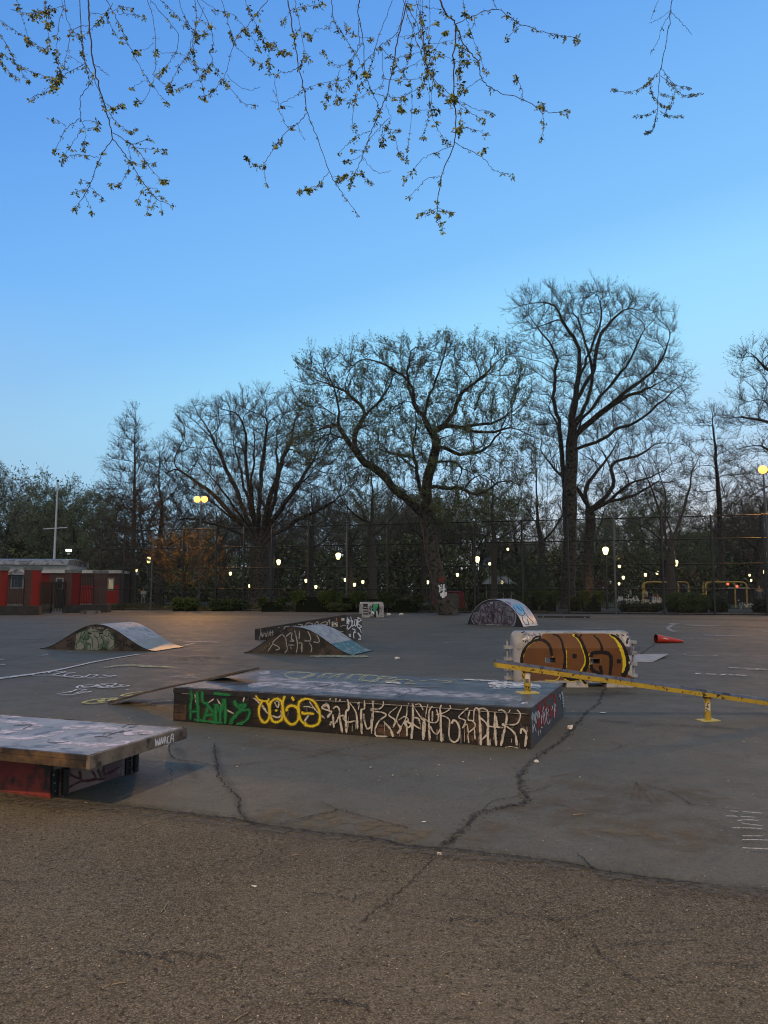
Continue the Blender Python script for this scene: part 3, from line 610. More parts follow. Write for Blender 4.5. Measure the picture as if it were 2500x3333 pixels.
for p, w_ in ((((100, 800), (400, 835), (700, 860), (1000, 880), (1180, 890)), 22), (((0, 810), (300, 840), (600, 860)), 14)): g.stroke(Zu(*p), w_, wash_p)
cy = paint('chalk_top_yellow', (.36, .38, .24), soft=1.0, wear=.9, nscale=10, op=1, lohi=(.3, .5))
for p in (((1060, 602), (920, 598), (890, 622), (960, 642), (1080, 620), (1060, 605)), ((1000, 640), (1080, 610), (1160, 602), (1130, 638)), ((1100, 640), (1150, 612), (1260, 608), (1230, 642)), ((1180, 642), (1240, 615), (1340, 612), (1310, 648)), ((1290, 650), (1340, 615), (1430, 622), (1400, 655)), ((1380, 655), (1430, 620), (1520, 628), (1500, 660), (1400, 655)), ((1480, 660), (1540, 630), (1640, 640), (1600, 665)), ((1560, 655), (1659, 668))):
    g.stroke(Zt(*p), 3.2, cy)
for p in (((20, 750), (120, 730), (200, 745), (90, 765)), ((150, 760), (260, 740), (340, 755), (280, 775), (380, 770)), ((400, 750), (520, 745), (640, 760), (560, 770)), ((600, 770), (660, 745), (700, 775))): g.stroke(Zu(*p), 2.5, cy)
ln = paint('pen_grey', (.18, .20, .23), soft=.8, wear=.7, nscale=12)
for p in (((230, 870), (330, 830), (290, 795), (420, 800), (560, 800)), ((560, 800), (560, 830), (680, 850), (740, 820)), ((20, 790), (160, 790), (260, 800))): g.stroke(Zu(*p), 3, ln)
for p in (((1080, 672), (1200, 680), (1080, 700), (1040, 715)), ((1380, 690), (1420, 680), (1330, 715), (1320, 735))): g.stroke(Zt(*p), 3, ln)
wf = paint('flaked_white', (.60, .62, .62), soft=.9, wear=1.0, nscale=11, op=1, lohi=(.42, .5))
for p, w_ in ((((930, 780), (1000, 795), (1180, 785), (1330, 800)), 17), (((920, 770), (1080, 775), (1150, 790)), 14), (((1000, 748), (1150, 760), (1280, 770)), 9), (((490, 714), (700, 722), (840, 738)), 6), (((240, 702), (360, 708)), 6), (((740, 735), (850, 740)), 6), (((130, 765), (250, 772)), 4), (((1180, 930), (1230, 925)), 8), (((600, 730), (800, 745), (1000, 752)), 4)):
    g.stroke(Zu(*p), w_, wf)
g.stroke(Zu((0, 686), (500, 708), (1000, 738), (1480, 757)), 3, silver_p); g.stroke(Zt((770, 572), (1000, 580), (1300, 592), (1659, 606)), 3, silver_p)
for k in range(3): g.stroke(Zu((1240, 962 - k * 6), (1360, 880), (1495, 757)), 7, paint('scuffed_edge', (.30, .33, .37), soft=.8, wear=.8, nscale=18, lohi=(.4, .55)))
g.build('top_sheet', e)

# ---- small print on the plank end is part of the near ledge; the near ledge itself
zt, th = .41, .085
A = gp(290, 2461, zt); B = gp(603.5, 2368, zt); dd = nrm(B - A); ll = np.array([-dd[1], dd[0], 0]); LB = np.linalg.norm(B - A)
e = thing('grind_table', A + ll * 1.2 + dd * .5, 'weathered grey tabletop ledge on a dark red base, cut by the left edge', 'skate ledge')
tt = mat('table_top_worn', (.185, .195, .21), (.33, .335, .37), rough=.42, scale=2.2, lo=.42, hi=.6, detail=9, c3=(.085, .095, .115), s3=4.5, lo3=.5, hi3=.62, bump=.1, bscale=40)
woodw = mat('weathered_wood', (.085, .07, .055), (.17, .14, .105), rough=.8, scale=7, bump=.5, bscale=30, c3=(.03, .024, .018), s3=6, lo3=.5)
woodb = mat('stained_plank', (.05, .03, .015), (.15, .09, .04), rough=.75, scale=5, bump=.5, bscale=25, c3=(.016, .012, .01), s3=4, lo3=.45)
redp = mat('flaking_red_paint', (.18, .022, .017), (.25, .045, .032), rough=.65, scale=4, c3=(.022, .018, .015), s3=4.5, lo3=.50, hi3=.60, bump=.35, bscale=18)
pink = mat('faded_pink_panel', (.24, .13, .115), (.30, .25, .19), rough=.7, scale=3.2, c3=(.12, .06, .055), s3=3.4, lo3=.47, hi3=.55, bump=.25, bscale=20)
def T3(l_, d_, z): return A * [1, 1, 0] + ll * l_ + dd * d_ + UP * z
g = MB(); g.obox(T3(.03, .03, zt - .018), ll * 2.6, dd * (LB - .06), UP * .018, tt)
s = MB(); s.add([T3(0, 0, zt), T3(2.7, 0, zt), T3(2.7, LB, zt), T3(0, LB, zt)], [(0, 1, 2, 3)], blk); s.surface(); g.bvh = s.bvh; g.off = .001
ZL = lambda *p: Z(0, 2310, 2.676, *p)
lil = paint('rubbed_lilac', (.50, .50, .60), soft=1.2, wear=.9, nscale=9, op=1, lohi=(.38, .56))
for p, w_ in ((((0, 95), (160, 110), (340, 130)), 14), (((0, 200), (200, 170), (380, 140)), 14), (((0, 240), (260, 250), (560, 190)), 12), (((540, 160), (800, 150), (1040, 165)), 16), (((480, 280), (700, 300), (1000, 310)), 14), (((740, 330), (900, 320), (1130, 280)), 12), (((1080, 210), (1240, 200), (1380, 200)), 16), (((0, 60), (200, 70)), 8)):
    g.stroke(ZL(*p), w_, lil)
pen = paint('pen_dark', (.05, .055, .07), soft=.9, wear=.8, nscale=10)
for p in (((890, 225), (930, 205), (980, 210), (940, 225), (1020, 200), (1080, 185), (1040, 200), (1160, 180)), ((1060, 160), (1120, 130), (1190, 140), (1120, 160)), ((430, 255), (420, 285), (520, 290), (600, 280)), ((1200, 190), (1220, 220), (1300, 215)), ((820, 240), (900, 235), (980, 250)), ((120, 140), (280, 135), (200, 170))):
    g.stroke(ZL(*p), 2, pen)
g.build('tabletop', e)
g = MB()
g.obox(T3(0, 0, zt - th), ll * 2.7, dd * .03, UP * .052, woodb); g.obox(T3(0, .004, zt - .031), ll * 2.7, dd * .026, UP * .031, woodb)
g.obox(T3(0, LB - .03, zt - th), ll * 2.7, dd * .03, UP * (th + .002), woodw)
g.build('long_plank', e)
g = MB(); g.obox(T3(-.012, -.004, zt - th), ll * .03, dd * (LB + .008), UP * (th + .002), woodw)
s = MB(); s.add([T3(-.012, 0, .2), T3(-.012, LB, .2), T3(-.012, LB, .5), T3(-.012, 0, .5)], [(0, 1, 2, 3)], blk); s.surface(); g.bvh = s.bvh; g.off = .001
wm = MATS['marker_white']
for p in (((1352, 250), (1358, 318), (1368, 262), (1378, 312), (1388, 245)), ((1385, 250), (1392, 308), (1402, 250)), ((1398, 296), (1408, 240), (1412, 300), (1425, 240)), ((1428, 300), (1436, 232), (1448, 296)), ((1430, 272), (1446, 268)), ((1472, 228), (1456, 245), (1460, 290), (1476, 285)), ((1484, 290), (1490, 222), (1506, 215), (1506, 282)), ((1486, 255), (1506, 248))):
    g.stroke(ZL(*p), 2.4, wm, sub=4)
g.build('end_plank', e)
b0 = gp(161, 2601); b1 = gp(433.5, 2513.7); bd = nrm(b1 - b0); bl = np.array([-bd[1], bd[0], 0]); bL = np.linalg.norm(b1 - b0)
g = MB(); g.obox(b0 + UP * 0, bl * 2.4, bd * .02, UP * (zt - th - .002), redp); g.build('front_board', e)
g = MB(); g.obox(b0 + bd * .021, bl * .02, bd * (bL - .02), UP * (zt - th - .002), pink); g.obox(b0 + bd * bL, bl * 2.4, bd * .02, UP * (zt - th - .002), pink); g.obox(b0 + bl * 2.38 + bd * .021, bl * .02, bd * (bL - .02), UP * (zt - th - .002), pink)
s = MB(); s.add([b0, b0 + bd * bL, b0 + bd * bL + UP * .35, b0 + UP * .35], [(0, 1, 2, 3)], blk); s.surface(); g.bvh = s.bvh; g.off = .001
mv = paint('faded_maroon', (.11, .03, .035), soft=1.0, wear=.7, nscale=10, op=.8)
for p in (((600, 560), (700, 600), (700, 540)), ((690, 530), (720, 620), (830, 600), (800, 530)), ((850, 520), (880, 590)), ((560, 700), (720, 620), (1000, 590), (1150, 500)), ((900, 500), (920, 560), (1040, 500))): g.stroke(ZL(*p), 8, mv)
g.build('side_board', e)
rub = mat('black_rubber', (.008, .008, .009), (.016, .016, .018), rough=.5, scale=20); stl = mat('scratched_steel', (.3, .3, .3), (.45, .45, .44), rough=.35, metal=.8, scale=20)
for q, hh in ((b0, .2), (b1, .24)):
    c = thing('corner_caster', q, None, None); del_ = c
    g = MB(); o = q - bl * .03 + (0, 0, .02)
    g.obox(q - bl * .004 - bd * (.10 if q is b1 else -.01), -bl * .012, bd * .055, UP * hh, rub)
    p0 = q - bl * .042 - bd * (.02 if q is b1 else -.1)
    g.tube([p0 + UP * .012, p0 + UP * hh * .98], .024, rub, 12)
    for k in range(7): g.tube([p0 + UP * (.03 + k * hh / 8), p0 + UP * (.042 + k * hh / 8)], .028, rub, 12)
    bpy.data.objects.remove(c); h = g.build('corner_bumper', e)
    for k in range(3):
        g = MB(); g.tube([q - bl * .016 - bd * ((.06 if q is b1 else -.03) + .01 * k) + UP * (.05 + .06 * k), q - bl * .024 - bd * ((.06 if q is b1 else -.03) + .01 * k) + UP * (.05 + .06 * k)], .006, stl, 8)
        g.build('bolt', h)

# ---- sheet of plywood leaning on the ledge
P1 = gp(352, 2293); P2 = np.array([-1.74, 9.15, .51]); P1[2] = .004
e = None; g = MB(); ax = nrm(P2 - P1); sd_ = nrm(np.cross(UP, ax)); n_ = 14; W_ = .40; Tt = .022; top = []; bot = []
for i in range(n_ + 1):
    t = i / n_; c = P1 + (P2 - P1) * t + UP * .022 * math.sin(math.pi * min(1, t * 1.4)); c[2] = max(c[2], .003)
    tw = .03 * (1 - t)
    top.append((c + UP * Tt, c + sd_ * W_ + UP * (Tt + tw))); bot.append((c, c + sd_ * W_ + UP * tw))
wd = mat('old_plywood', (.040, .030, .021), (.095, .072, .048), rough=.75, scale=9, bump=.3, c3=(.03, .025, .02), s3=3)
for i in range(n_):
    g.hexa([bot[i][0], bot[i + 1][0], bot[i + 1][1], bot[i][1], top[i][0], top[i + 1][0], top[i + 1][1], top[i][1]], wd)
tag(g.build('plywood_board'), 'thin brown plywood board leaning against the left end of the long ledge', 'board')

# ---- wave ramps
def prof_wave(n=30):
    return [(i / n, .5 - .5 * math.cos(2 * math.pi * min(1, max(0, (i / n)))) ) for i in range(n + 1)]
side_br = mat('ramp_side_stained', (.038, .028, .021), (.075, .06, .048), rough=.7, scale=3.5, c3=(.014, .012, .011), s3=2.4, lo3=.5, hi3=.58, bump=.2)
side_bl = mat('ramp_side_black', (.012, .011, .010), (.03, .022, .016), rough=.6, scale=5, bump=.15)
deck_g = mat('ramp_deck_grey', (.27, .28, .285), (.38, .39, .39), rough=.5, scale=4, detail=9, c3=(.19, .195, .2), s3=7, spec=.5)
toe_m = mat('ramp_toe_plate', (.26, .22, .15), (.34, .28, .18), rough=.36, metal=.3, scale=6)  # golden tint paints in the floodlight's reflection
teal = mat('toe_teal_paint', (.035, .11, .115), (.085, .17, .17), rough=.4, scale=6, c3=(.3, .36, .38), s3=9, lo3=.58, hi3=.62)
def wave(nl, nr, dep, Hh, side, label, toe, xform, marks, pw):
    e = thing('wave_ramp', (nl + nr) / 2 + dep / 2, label, 'skate ramp'); a = nr - nl; n = 40; P = []
    for i in range(n + 1):
        t = i / n; q = xform(t); P.append(nl + a * t + UP * (Hh * (max(0, math.sin(math.pi * q)) ** pw) + .008))
    g = MB(); base = [nl + a * t / 10 for t in range(11)]; prof = list(P) + base[::-1]
    g.add(prof, [tuple(range(len(prof)))], side); g.add([p + dep * 1.0 for p in prof], [tuple(range(len(prof)))[::-1]], side)
    g.surface(); marks(g); g.build('side_panel', e)
    th_ = .012; k = int(n * .80); di = nrm(dep)
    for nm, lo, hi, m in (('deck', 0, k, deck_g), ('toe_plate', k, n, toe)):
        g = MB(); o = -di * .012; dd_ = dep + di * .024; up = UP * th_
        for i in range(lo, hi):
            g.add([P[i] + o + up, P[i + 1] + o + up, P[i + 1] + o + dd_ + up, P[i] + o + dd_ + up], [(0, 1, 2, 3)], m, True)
            g.add([P[i] + o, P[i + 1] + o, P[i + 1] + o + up, P[i] + o + up, P[i] + o + dd_, P[i + 1] + o + dd_, P[i + 1] + o + dd_ + up, P[i] + o + dd_ + up], [(0, 1, 2, 3), (7, 6, 5, 4)], side_bl)
        if nm == 'deck' or toe is teal:
            g.surface()
            if nm != 'deck':
                for p in (((1200, 525), (1240, 520), (1300, 555)), ((1230, 490), (1280, 510), (1260, 480)), ((1330, 560), (1400, 530), (1380, 500)), ((1390, 450), (1400, 480)), ((1440, 500), (1540, 520))): g.stroke(Z(800, 1980, 3.77, *p), 2, silver_p)
        g.build(nm, e)
    return e
def marks1(g):
    zz = lambda *p: Z(120, 2010, 3.318, *p)
    pale = mat('pale_green_fill', (.15, .18, .15), (.24, .25, .23), rough=.7, scale=9, c3=(.05, .09, .06), s3=5)
    g.fill(zz((430, 170), (500, 150), (560, 120), (640, 130), (700, 160), (760, 120), (800, 170), (840, 220), (830, 320), (780, 350), (720, 320), (640, 352), (430, 345), (420, 270)), pale, 1.2)
    gp_ = paint('outline_green', (.012, .075, .03), soft=.4, wear=.4, nscale=14)
    for p in (((430, 180), (480, 150), (460, 250), (430, 280), (425, 330)), ((470, 250), (510, 290), (515, 350)), ((500, 240), (530, 190), (560, 200), (550, 240), (500, 240)), ((490, 220), (520, 150), (570, 120)), ((560, 190), (600, 240), (605, 345)), ((530, 270), (580, 290), (575, 350)), ((620, 190), (660, 250), (665, 340)), ((600, 150), (660, 150), (680, 200), (640, 220)),
              ((690, 190), (720, 260), (700, 330), (660, 350)), ((740, 150), (780, 140), (770, 200), (720, 190)), ((790, 170), (835, 210), (830, 300), (770, 350)), ((790, 210), (830, 240)), ((725, 320), (770, 350))): g.stroke(zz(*p), 2.3, gp_)
    for p in (((575, 100), (595, 110), (580, 118), (600, 122)), ((612, 98), (612, 118)), ((630, 100), (625, 116), (640, 116)), ((655, 100), (650, 118), (668, 112), (655, 100)), ((680, 102), (676, 120), (694, 114), (680, 102)), ((705, 104), (700, 124), (722, 118), (705, 104))): g.stroke(zz(*p), 1.2, silver_p)
    for x in (570, 697): g.stroke(zz((x - 20, 170), (x + 20, 171)), 4, black_p, taper=False)
    for p in (((320, 255), (385, 235)), ((320, 295), (385, 272)), ((320, 318), (380, 302)), ((860, 270), (880, 300), (850, 325)), ((870, 245), (940, 262)), ((900, 250), (905, 300)), ((930, 265), (950, 300), (925, 300)), ((970, 270), (965, 320), (985, 290), (1000, 325), (1015, 290)), ((1020, 280), (1030, 330), (1045, 300)), ((395, 270), (420, 300))): g.stroke(zz(*p), 1.7, black_p)
def marks2(g):
    zz = lambda *p: Z(800, 1980, 3.77, *p)
    dk = mat('dark_wash', (.018, .015, .013), (.045, .034, .026), rough=.7, scale=6)
    g.fill(zz((280, 520), (300, 420), (380, 350), (480, 300), (600, 262), (720, 275), (820, 320), (900, 380), (915, 460), (890, 555), (600, 560), (300, 535)), dk, 1.4)
    for p in (((450, 320), (490, 370), (500, 450), (510, 500), (480, 550)), ((490, 350), (560, 290)), ((570, 300), (560, 360), (590, 400), (560, 380)), ((600, 270), (620, 350), (635, 450), (620, 550)), ((660, 280), (655, 380)), ((440, 320), (380, 370), (330, 430), (400, 470), (410, 500), (370, 510)), ((330, 440), (270, 530)),
              ((520, 450), (600, 450)), ((540, 400), (590, 405)), ((550, 470), (560, 500)), ((650, 425), (690, 430), (680, 500)), ((720, 400), (800, 400)), ((780, 420), (810, 480), (800, 540)), ((760, 280), (790, 340), (800, 390)), ((850, 300), (900, 380), (890, 420), (830, 410)), ((690, 430), (690, 540))): g.stroke(zz(*p), 3.4, silver_p)
    for p in (((230, 470), (240, 500)), ((250, 450), (270, 490), (290, 450)), ((290, 420), (300, 450)), ((200, 490), (205, 520))): g.stroke(zz(*p), 2, paint('faint_yellow', (.2, .17, .1), soft=.6, wear=.7, nscale=12))
a1, a2 = gp(131, 2112), gp(507, 2121); d1 = gp(599, 2107) - a2
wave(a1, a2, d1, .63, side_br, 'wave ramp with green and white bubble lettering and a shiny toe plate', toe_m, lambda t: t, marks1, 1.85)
a1, a2 = gp(794, 2126), gp(1151, 2134); d1 = gp(1213.6, 2119) - a2
wave(a1, a2, d1, .62, side_br, 'smaller wave ramp with teal painted toe in front of the black wedge', teal, lambda t: t ** .96, marks2, 1.65)

# ---- black wedge ledge
wl, wr, wq = gp(829, 2082), gp(1126, 2088.5), gp(1177.5, 2082.5)
wdv = wq - wr; e = thing('wedge_ledge', (wl + wq) / 2, 'black sloping wedge ledge with stickers and white tags behind the smaller wave ramp', 'skate ledge')
wz0, wz1 = .31, .79
wb = mat('wedge_black', (.012, .012, .014), (.028, .026, .026), rough=.5, scale=6, bump=.1)
g = MB(); pr = [wl, wr, wr + UP * wz1, wl + UP * wz0]; g.hexa([wl, wr, wr + wdv, wl + wdv, wl + UP * wz0, wr + UP * wz1, wr + wdv + UP * wz1, wl + wdv + UP * wz0], wb); g.surface()
zz = lambda *p: Z(800, 1980, 3.77, *p)
for p in (((182, 255), (185, 300), (165, 385)), ((200, 290), (190, 350)), ((215, 300), (205, 355), (235, 300), (250, 350), (262, 300)), ((270, 280), (280, 340), (300, 280)), ((300, 265), (310, 345)), ((325, 265), (335, 345)), ((305, 300), (345, 290)), ((190, 325), (210, 320)), ((395, 238), (420, 236))): g.stroke(zz(*p), 1.8, silver_p)
for p in (((540, 220), (480, 230), (470, 290), (540, 290), (550, 240)), ((565, 215), (580, 270)), ((590, 210), (600, 250), (640, 230), (600, 215)), ((640, 200), (700, 205), (650, 240)), ((720, 220), (760, 180), (820, 190), (800, 220)), ((840, 200), (880, 165), (900, 205)), ((910, 190), (980, 165), (1000, 200), (930, 200)), ((990, 195), (1030, 140), (1030, 200)), ((495, 250), (520, 270))): g.stroke(zz(*p), 3, silver_p)
for p in (((1160, 225), (1200, 210), (1230, 212)), ((1150, 280), (1200, 285))): g.stroke(zz(*p), 2.5, silver_p)
sk = mat('sticker_white', (.5, .5, .48), (.6, .6, .58), scale=20); sko = mat('sticker_orange', (.4, .12, .04)); skl = mat('sticker_lilac', (.35, .33, .42))
g.fill(zz((1058, 165), (1128, 168), (1126, 224), (1056, 220)), sk, 1, sm=False)
for p in (((1066, 180), (1080, 196)), ((1110, 196), (1124, 180)), ((1072, 210), (1112, 212)), ((1072, 174), (1116, 176)), ((1084, 202), (1102, 203))): g.stroke(zz(*p), 2, black_p)
g.fill(zz((1175, 122), (1212, 120), (1212, 150), (1176, 152)), sk, 1, sm=False); g.fill(zz((1108, 118), (1122, 115), (1124, 152), (1106, 152)), sko, 1, sm=False); g.fill(zz((420, 275), (462, 272), (462, 305), (422, 312)), skl, 1, sm=False)
for p in (((1245, 110), (1240, 190), (1262, 130), (1260, 200)), ((1285, 100), (1300, 200), (1250, 260)), ((1262, 160), (1300, 150)), ((1310, 145), (1300, 215), (1330, 200), (1330, 150)), ((1330, 140), (1360, 150), (1350, 215), (1325, 200)), ((1365, 110), (1415, 140), (1370, 180), (1415, 225), (1370, 230), (1375, 110)), ((1380, 240), (1400, 260), (1415, 300)),
          ((1300, 250), (1340, 265), (1320, 300), (1350, 290), (1320, 310), (1325, 370)), ((1245, 205), (1240, 260))): g.stroke(zz(*p), 2.6, paint('bright_white', (.75, .77, .78), soft=.4, wear=.3, nscale=10))
g.stroke(zz((1370, 300), (1395, 330), (1415, 370)), (4, 6), MATS['bright_white']); g.stroke(zz((1375, 380), (1415, 375)), 4, MATS['bright_white']); g.fill(zz((1258, 315), (1290, 312), (1290, 355), (1262, 345)), sk, 1, sm=False)
g.build('body', e)
g = MB(); o = nrm(wdv) * .01; g.hexa([wl - o + UP * (wz0 + .001), wr - o + UP * (wz1 + .001), wr + wdv + o + UP * (wz1 + .001), wl + wdv + o + UP * (wz0 + .001), wl - o + UP * (wz0 + .015), wr - o + UP * (wz1 + .015), wr + wdv + o + UP * (wz1 + .015), wl + wdv + o + UP * (wz0 + .015)], mat('wedge_top', (.09, .08, .07), (.16, .14, .12), rough=.5)); g.build('top_sheet', e)

# ---- half-round ramp
hl, hr, hq = gp(1521, 2032), gp(1704, 2041.5), gp(1751, 2037); hd = hq - hr
e = thing('half_round_ramp', (hl + hr) / 2 + hd / 2, 'half-round hump ramp with grey bubble lettering and a sky blue painted deck', 'skate ramp')
Hh = 1.12; P = []; n = 36; a0 = .42
for i in range(n + 1):
    a = math.pi - a0 - (math.pi - 2 * a0) * i / n; x = .5 + .5 * math.cos(a) / math.cos(a0); z = (math.sin(a) - math.sin(a0)) / (1 - math.sin(a0)); P.append(hl + (hr - hl) * x + UP * (Hh * z + .005))
g = MB(); sdk = mat('hump_side', (.012, .012, .014), (.035, .032, .034), rough=.6, scale=4, bump=.1); prof = P + [hl + (hr - hl) * (1 - t / 8) for t in range(9)]
g.add(prof, [tuple(range(len(prof)))], sdk); g.add([p + hd for p in prof], [tuple(range(len(prof)))[::-1]], sdk); g.surface()
zz = lambda *p: Z(1500, 1930, 5.925, *p)
g.fill(zz((205, 490), (240, 400), (330, 380), (360, 330), (390, 250), (470, 200), (640, 160), (760, 165), (900, 200), (1010, 290), (1060, 400), (1040, 560), (980, 650), (700, 620), (470, 610), (330, 615)), mat('hump_fill', (.10, .10, .11), (.22, .22, .24), rough=.7, scale=5, c3=(.05, .04, .05), s3=3.3), .8)
for p in (((240, 410), (320, 405), (355, 480), (360, 550), (325, 510), (330, 600), (225, 500), (270, 480), (240, 410)), ((440, 370), (415, 320), (380, 360), (375, 450), (420, 540), (480, 600), (520, 560), (500, 490)), ((420, 380), (470, 330), (440, 240), (480, 205), (520, 250), (520, 330), (480, 350), (480, 280), (510, 270)), ((480, 350), (490, 400), (530, 350), (600, 400), (590, 480), (550, 500), (530, 430), (560, 380)),
          ((500, 490), (530, 560), (600, 580), (630, 500), (600, 400)), ((520, 210), (580, 210), (600, 300), (560, 330)), ((620, 320), (680, 320), (715, 400), (715, 540), (680, 600), (630, 560), (640, 460), (620, 380)), ((715, 540), (730, 590), (780, 540), (780, 430), (740, 370), (700, 330), (740, 270), (810, 330), (780, 370), (720, 340)), ((780, 400), (840, 360), (890, 450), (890, 560), (830, 600), (780, 560)),
          ((900, 450), (1020, 470)), ((940, 450), (935, 520)), ((990, 460), (980, 520)), ((890, 560), (950, 610), (1020, 540), (1030, 400), (980, 290), (880, 230), (780, 200)), ((640, 200), (650, 280)), ((700, 200), (740, 190), (720, 260)), ((800, 220), (850, 220), (860, 290), (810, 280)), ((880, 320), (960, 360), (1010, 350)), ((400, 440), (450, 480), (430, 520))): g.stroke(zz(*p), 2.2, purp_p, sub=5)
for p in (((205, 500), (260, 590), (330, 615), (370, 590)), ((470, 610), (700, 620), (980, 650), (1050, 560), (1060, 420), (1000, 280)), ((235, 400), (330, 382), (350, 450))): g.stroke(zz(*p), 2.5, silver_p)
g.fill(zz((572, 172), (614, 172), (614, 206), (574, 206)), sk, .6, sm=False); g.stroke(zz((582, 188), (606, 188)), 2, black_p)
g.build('side_panel', e)
g = MB(); wd_ = mat('hump_deck', (.36, .37, .40), (.46, .46, .49), rough=.4, scale=3, c3=(.30, .26, .33), s3=2.5); o = nrm(hd) * .015
for i in range(n):
    q = [P[i] - o + UP * .014, P[i + 1] - o + UP * .014, P[i + 1] + hd + o + UP * .014, P[i] + hd + o + UP * .014]
    g.add(q, [(0, 1, 2, 3)], wd_, True)
    g.add([P[i] - o, P[i + 1] - o, P[i + 1] - o + UP * .014, P[i] - o + UP * .014], [(0, 1, 2, 3)], sk)
g.surface(); blu = mat('deck_sky_blue', (.10, .33, .55), (.17, .42, .62), rough=.4, scale=4); pgr = mat('deck_pale_green', (.22, .38, .38), (.30, .42, .40), rough=.4, scale=4)
g.fill(zz((1000, 240), (1100, 210), (1200, 250), (1240, 330), (1215, 430), (1150, 420), (1060, 330)), blu, .8); g.fill(zz((1160, 420), (1240, 400), (1300, 480), (1380, 560), (1330, 610), (1240, 600), (1190, 520)), pgr, .8); g.fill(zz((1190, 440), (1230, 430), (1290, 560), (1300, 610), (1240, 600)), blu, .8)
for p in (((1000, 250), (1080, 370), (1160, 430), (1220, 420), (1215, 350), (1150, 270)), ((1060, 250), (1140, 320), (1180, 350)), ((1180, 440), (1200, 540), (1260, 610), (1310, 600), (1280, 500)), ((1240, 380), (1300, 470), (1390, 560), (1380, 600))): g.stroke(zz(*p), 2.2, paint('blue_line', (.03, .08, .16), soft=.5, wear=.3, nscale=12))
for p in (((850, 165), (960, 200), (900, 190)), ((880, 180), (980, 240))): g.stroke(zz(*p), 4, paint('lilac_line', (.25, .18, .35), soft=.6, wear=.3, nscale=12))
g.stroke(zz((1250, 270), (1350, 380), (1440, 520), (1470, 640)), 4, paint('pink_line', (.4, .2, .22), soft=.9, wear=.6, nscale=12))
g.build('deck', e)

# ---- flat bar on the ground far back
p = gp(1750, 2010); q = gp(1919, 2012); g = MB(); a = q - p
g.obox(p, a, (.1, .25, 0), (0, 0, .10), mat('bar_dark', (.015, .014, .014), (.03, .026, .024), rough=.5, scale=5)); 
for k in (.1, .5, .9): g.obox(p + a * k + NV((0, -.012, .02)), a * .02, (0, .012, 0), (0, 0, .05), stl)
tag(g.build('low_grind_bar'), 'long low dark bar lying on the asphalt to the right of the half-round ramp', 'grind bar')

# ---- yellow sloping rail
yel = mat('rail_yellow_worn', (.46, .33, .025), (.36, .25, .02), rough=.5, scale=8, c3=(.03, .022, .016), s3=22, lo3=.56, hi3=.62, bump=.3, bscale=50)
ytop = mat('rail_top_steel', (.10, .095, .085), (.16, .15, .14), rough=.35, metal=.4, scale=6, c3=(.05, .03, .02), s3=9)
yplate = mat('plate_yellow', (.50, .42, .07), (.56, .50, .14), rough=.5, scale=9, bump=.1)
q1 = gp(1717, 2255, ZT); q1[2] = ZT; q2 = gp(2305, 2345)
t1 = q1 * [1, 1, 0] + UP * .615; t2 = q2 * [1, 1, 0] + UP * .268; rdv = t2 - t1
ra = t1 - rdv * .165; rb = t1 + rdv * 1.74; hx = nrm(rdv * [1, 1, 0]); hy = np.array([-hx[1], hx[0], 0])
cs_ = lambda p_, pts: [p_ + hy * y_ + UP * z_ for y_, z_ in pts]
e = thing('grind_rail', (q1 + q2) / 2 * [1, 1, 0], 'long worn yellow rail sloping from the ledge top down to the right', 'grind rail')
g = MB(); g.obox(ra - hy * .04, rb - ra, hy * .08, UP * .050, yel); g.build('beam', e)
g = MB(); g.prism(cs_(ra, ((-.042, .051), (.042, .051), (.042, .082), (-.004, .082))), rb - ra, ytop); g.build('top_flat', e)
for q, t in ((q1, t1), (q2, t2)):
    g = MB(); g.tube([q + UP * .012, t + UP * .004], .036, yel, 16); g.tube([t - UP * .012, t + UP * .002], .05, mat('weld_rust', (.04, .02, .01), (.08, .04, .02)), 12)
    s = MB(); s.tube([q, t], .037, yel, 24); s.surface(); g.bvh = s.bvh; g.off = .001; g.jump = False
    if q is q1:
        zz = lambda *p: Z(1700, 2190, 8.506, *p)
        g.fill(zz((90, 0), (200, 0), (225, 60), (190, 280), (80, 280)), mat('sticker_paper', (.5, .49, .42), (.6, .58, .5), scale=30), .6, sm=False)
        for yy in (185, 215, 240, 270): g.stroke(zz((85, yy), (120, yy - 6), (180, yy + 2)), 2, black_p)
        for p in (((120, 370), (90, 390), (130, 420), (120, 450), (90, 480)), ((150, 370), (100, 365)), ((170, 370), (175, 450)), ((205, 380), (180, 420), (185, 490), (215, 480)), ((140, 460), (160, 500))): g.stroke(zz(*p), 1.6, black_p)
    else:
        zz = lambda *p: Z(1800, 1900, 2.37, *p)
        g.fill(zz((1178, 918), (1212, 918), (1214, 980), (1176, 982)), MATS['sticker_paper'], .6, sm=False)
        for p in (((1185, 928), (1205, 922)), ((1195, 925), (1190, 945), (1204, 950)), ((1182, 945), (1200, 958)), ((1190, 960), (1184, 972), (1200, 978))): g.stroke(zz(*p), 2.2, black_p)
    g.build('post', e)
    g = MB(); g.obox(q - hx * .11 - hy * .075, hx * .22, hy * .15, UP * .010, yplate); 
    g.build('base_plate', e)
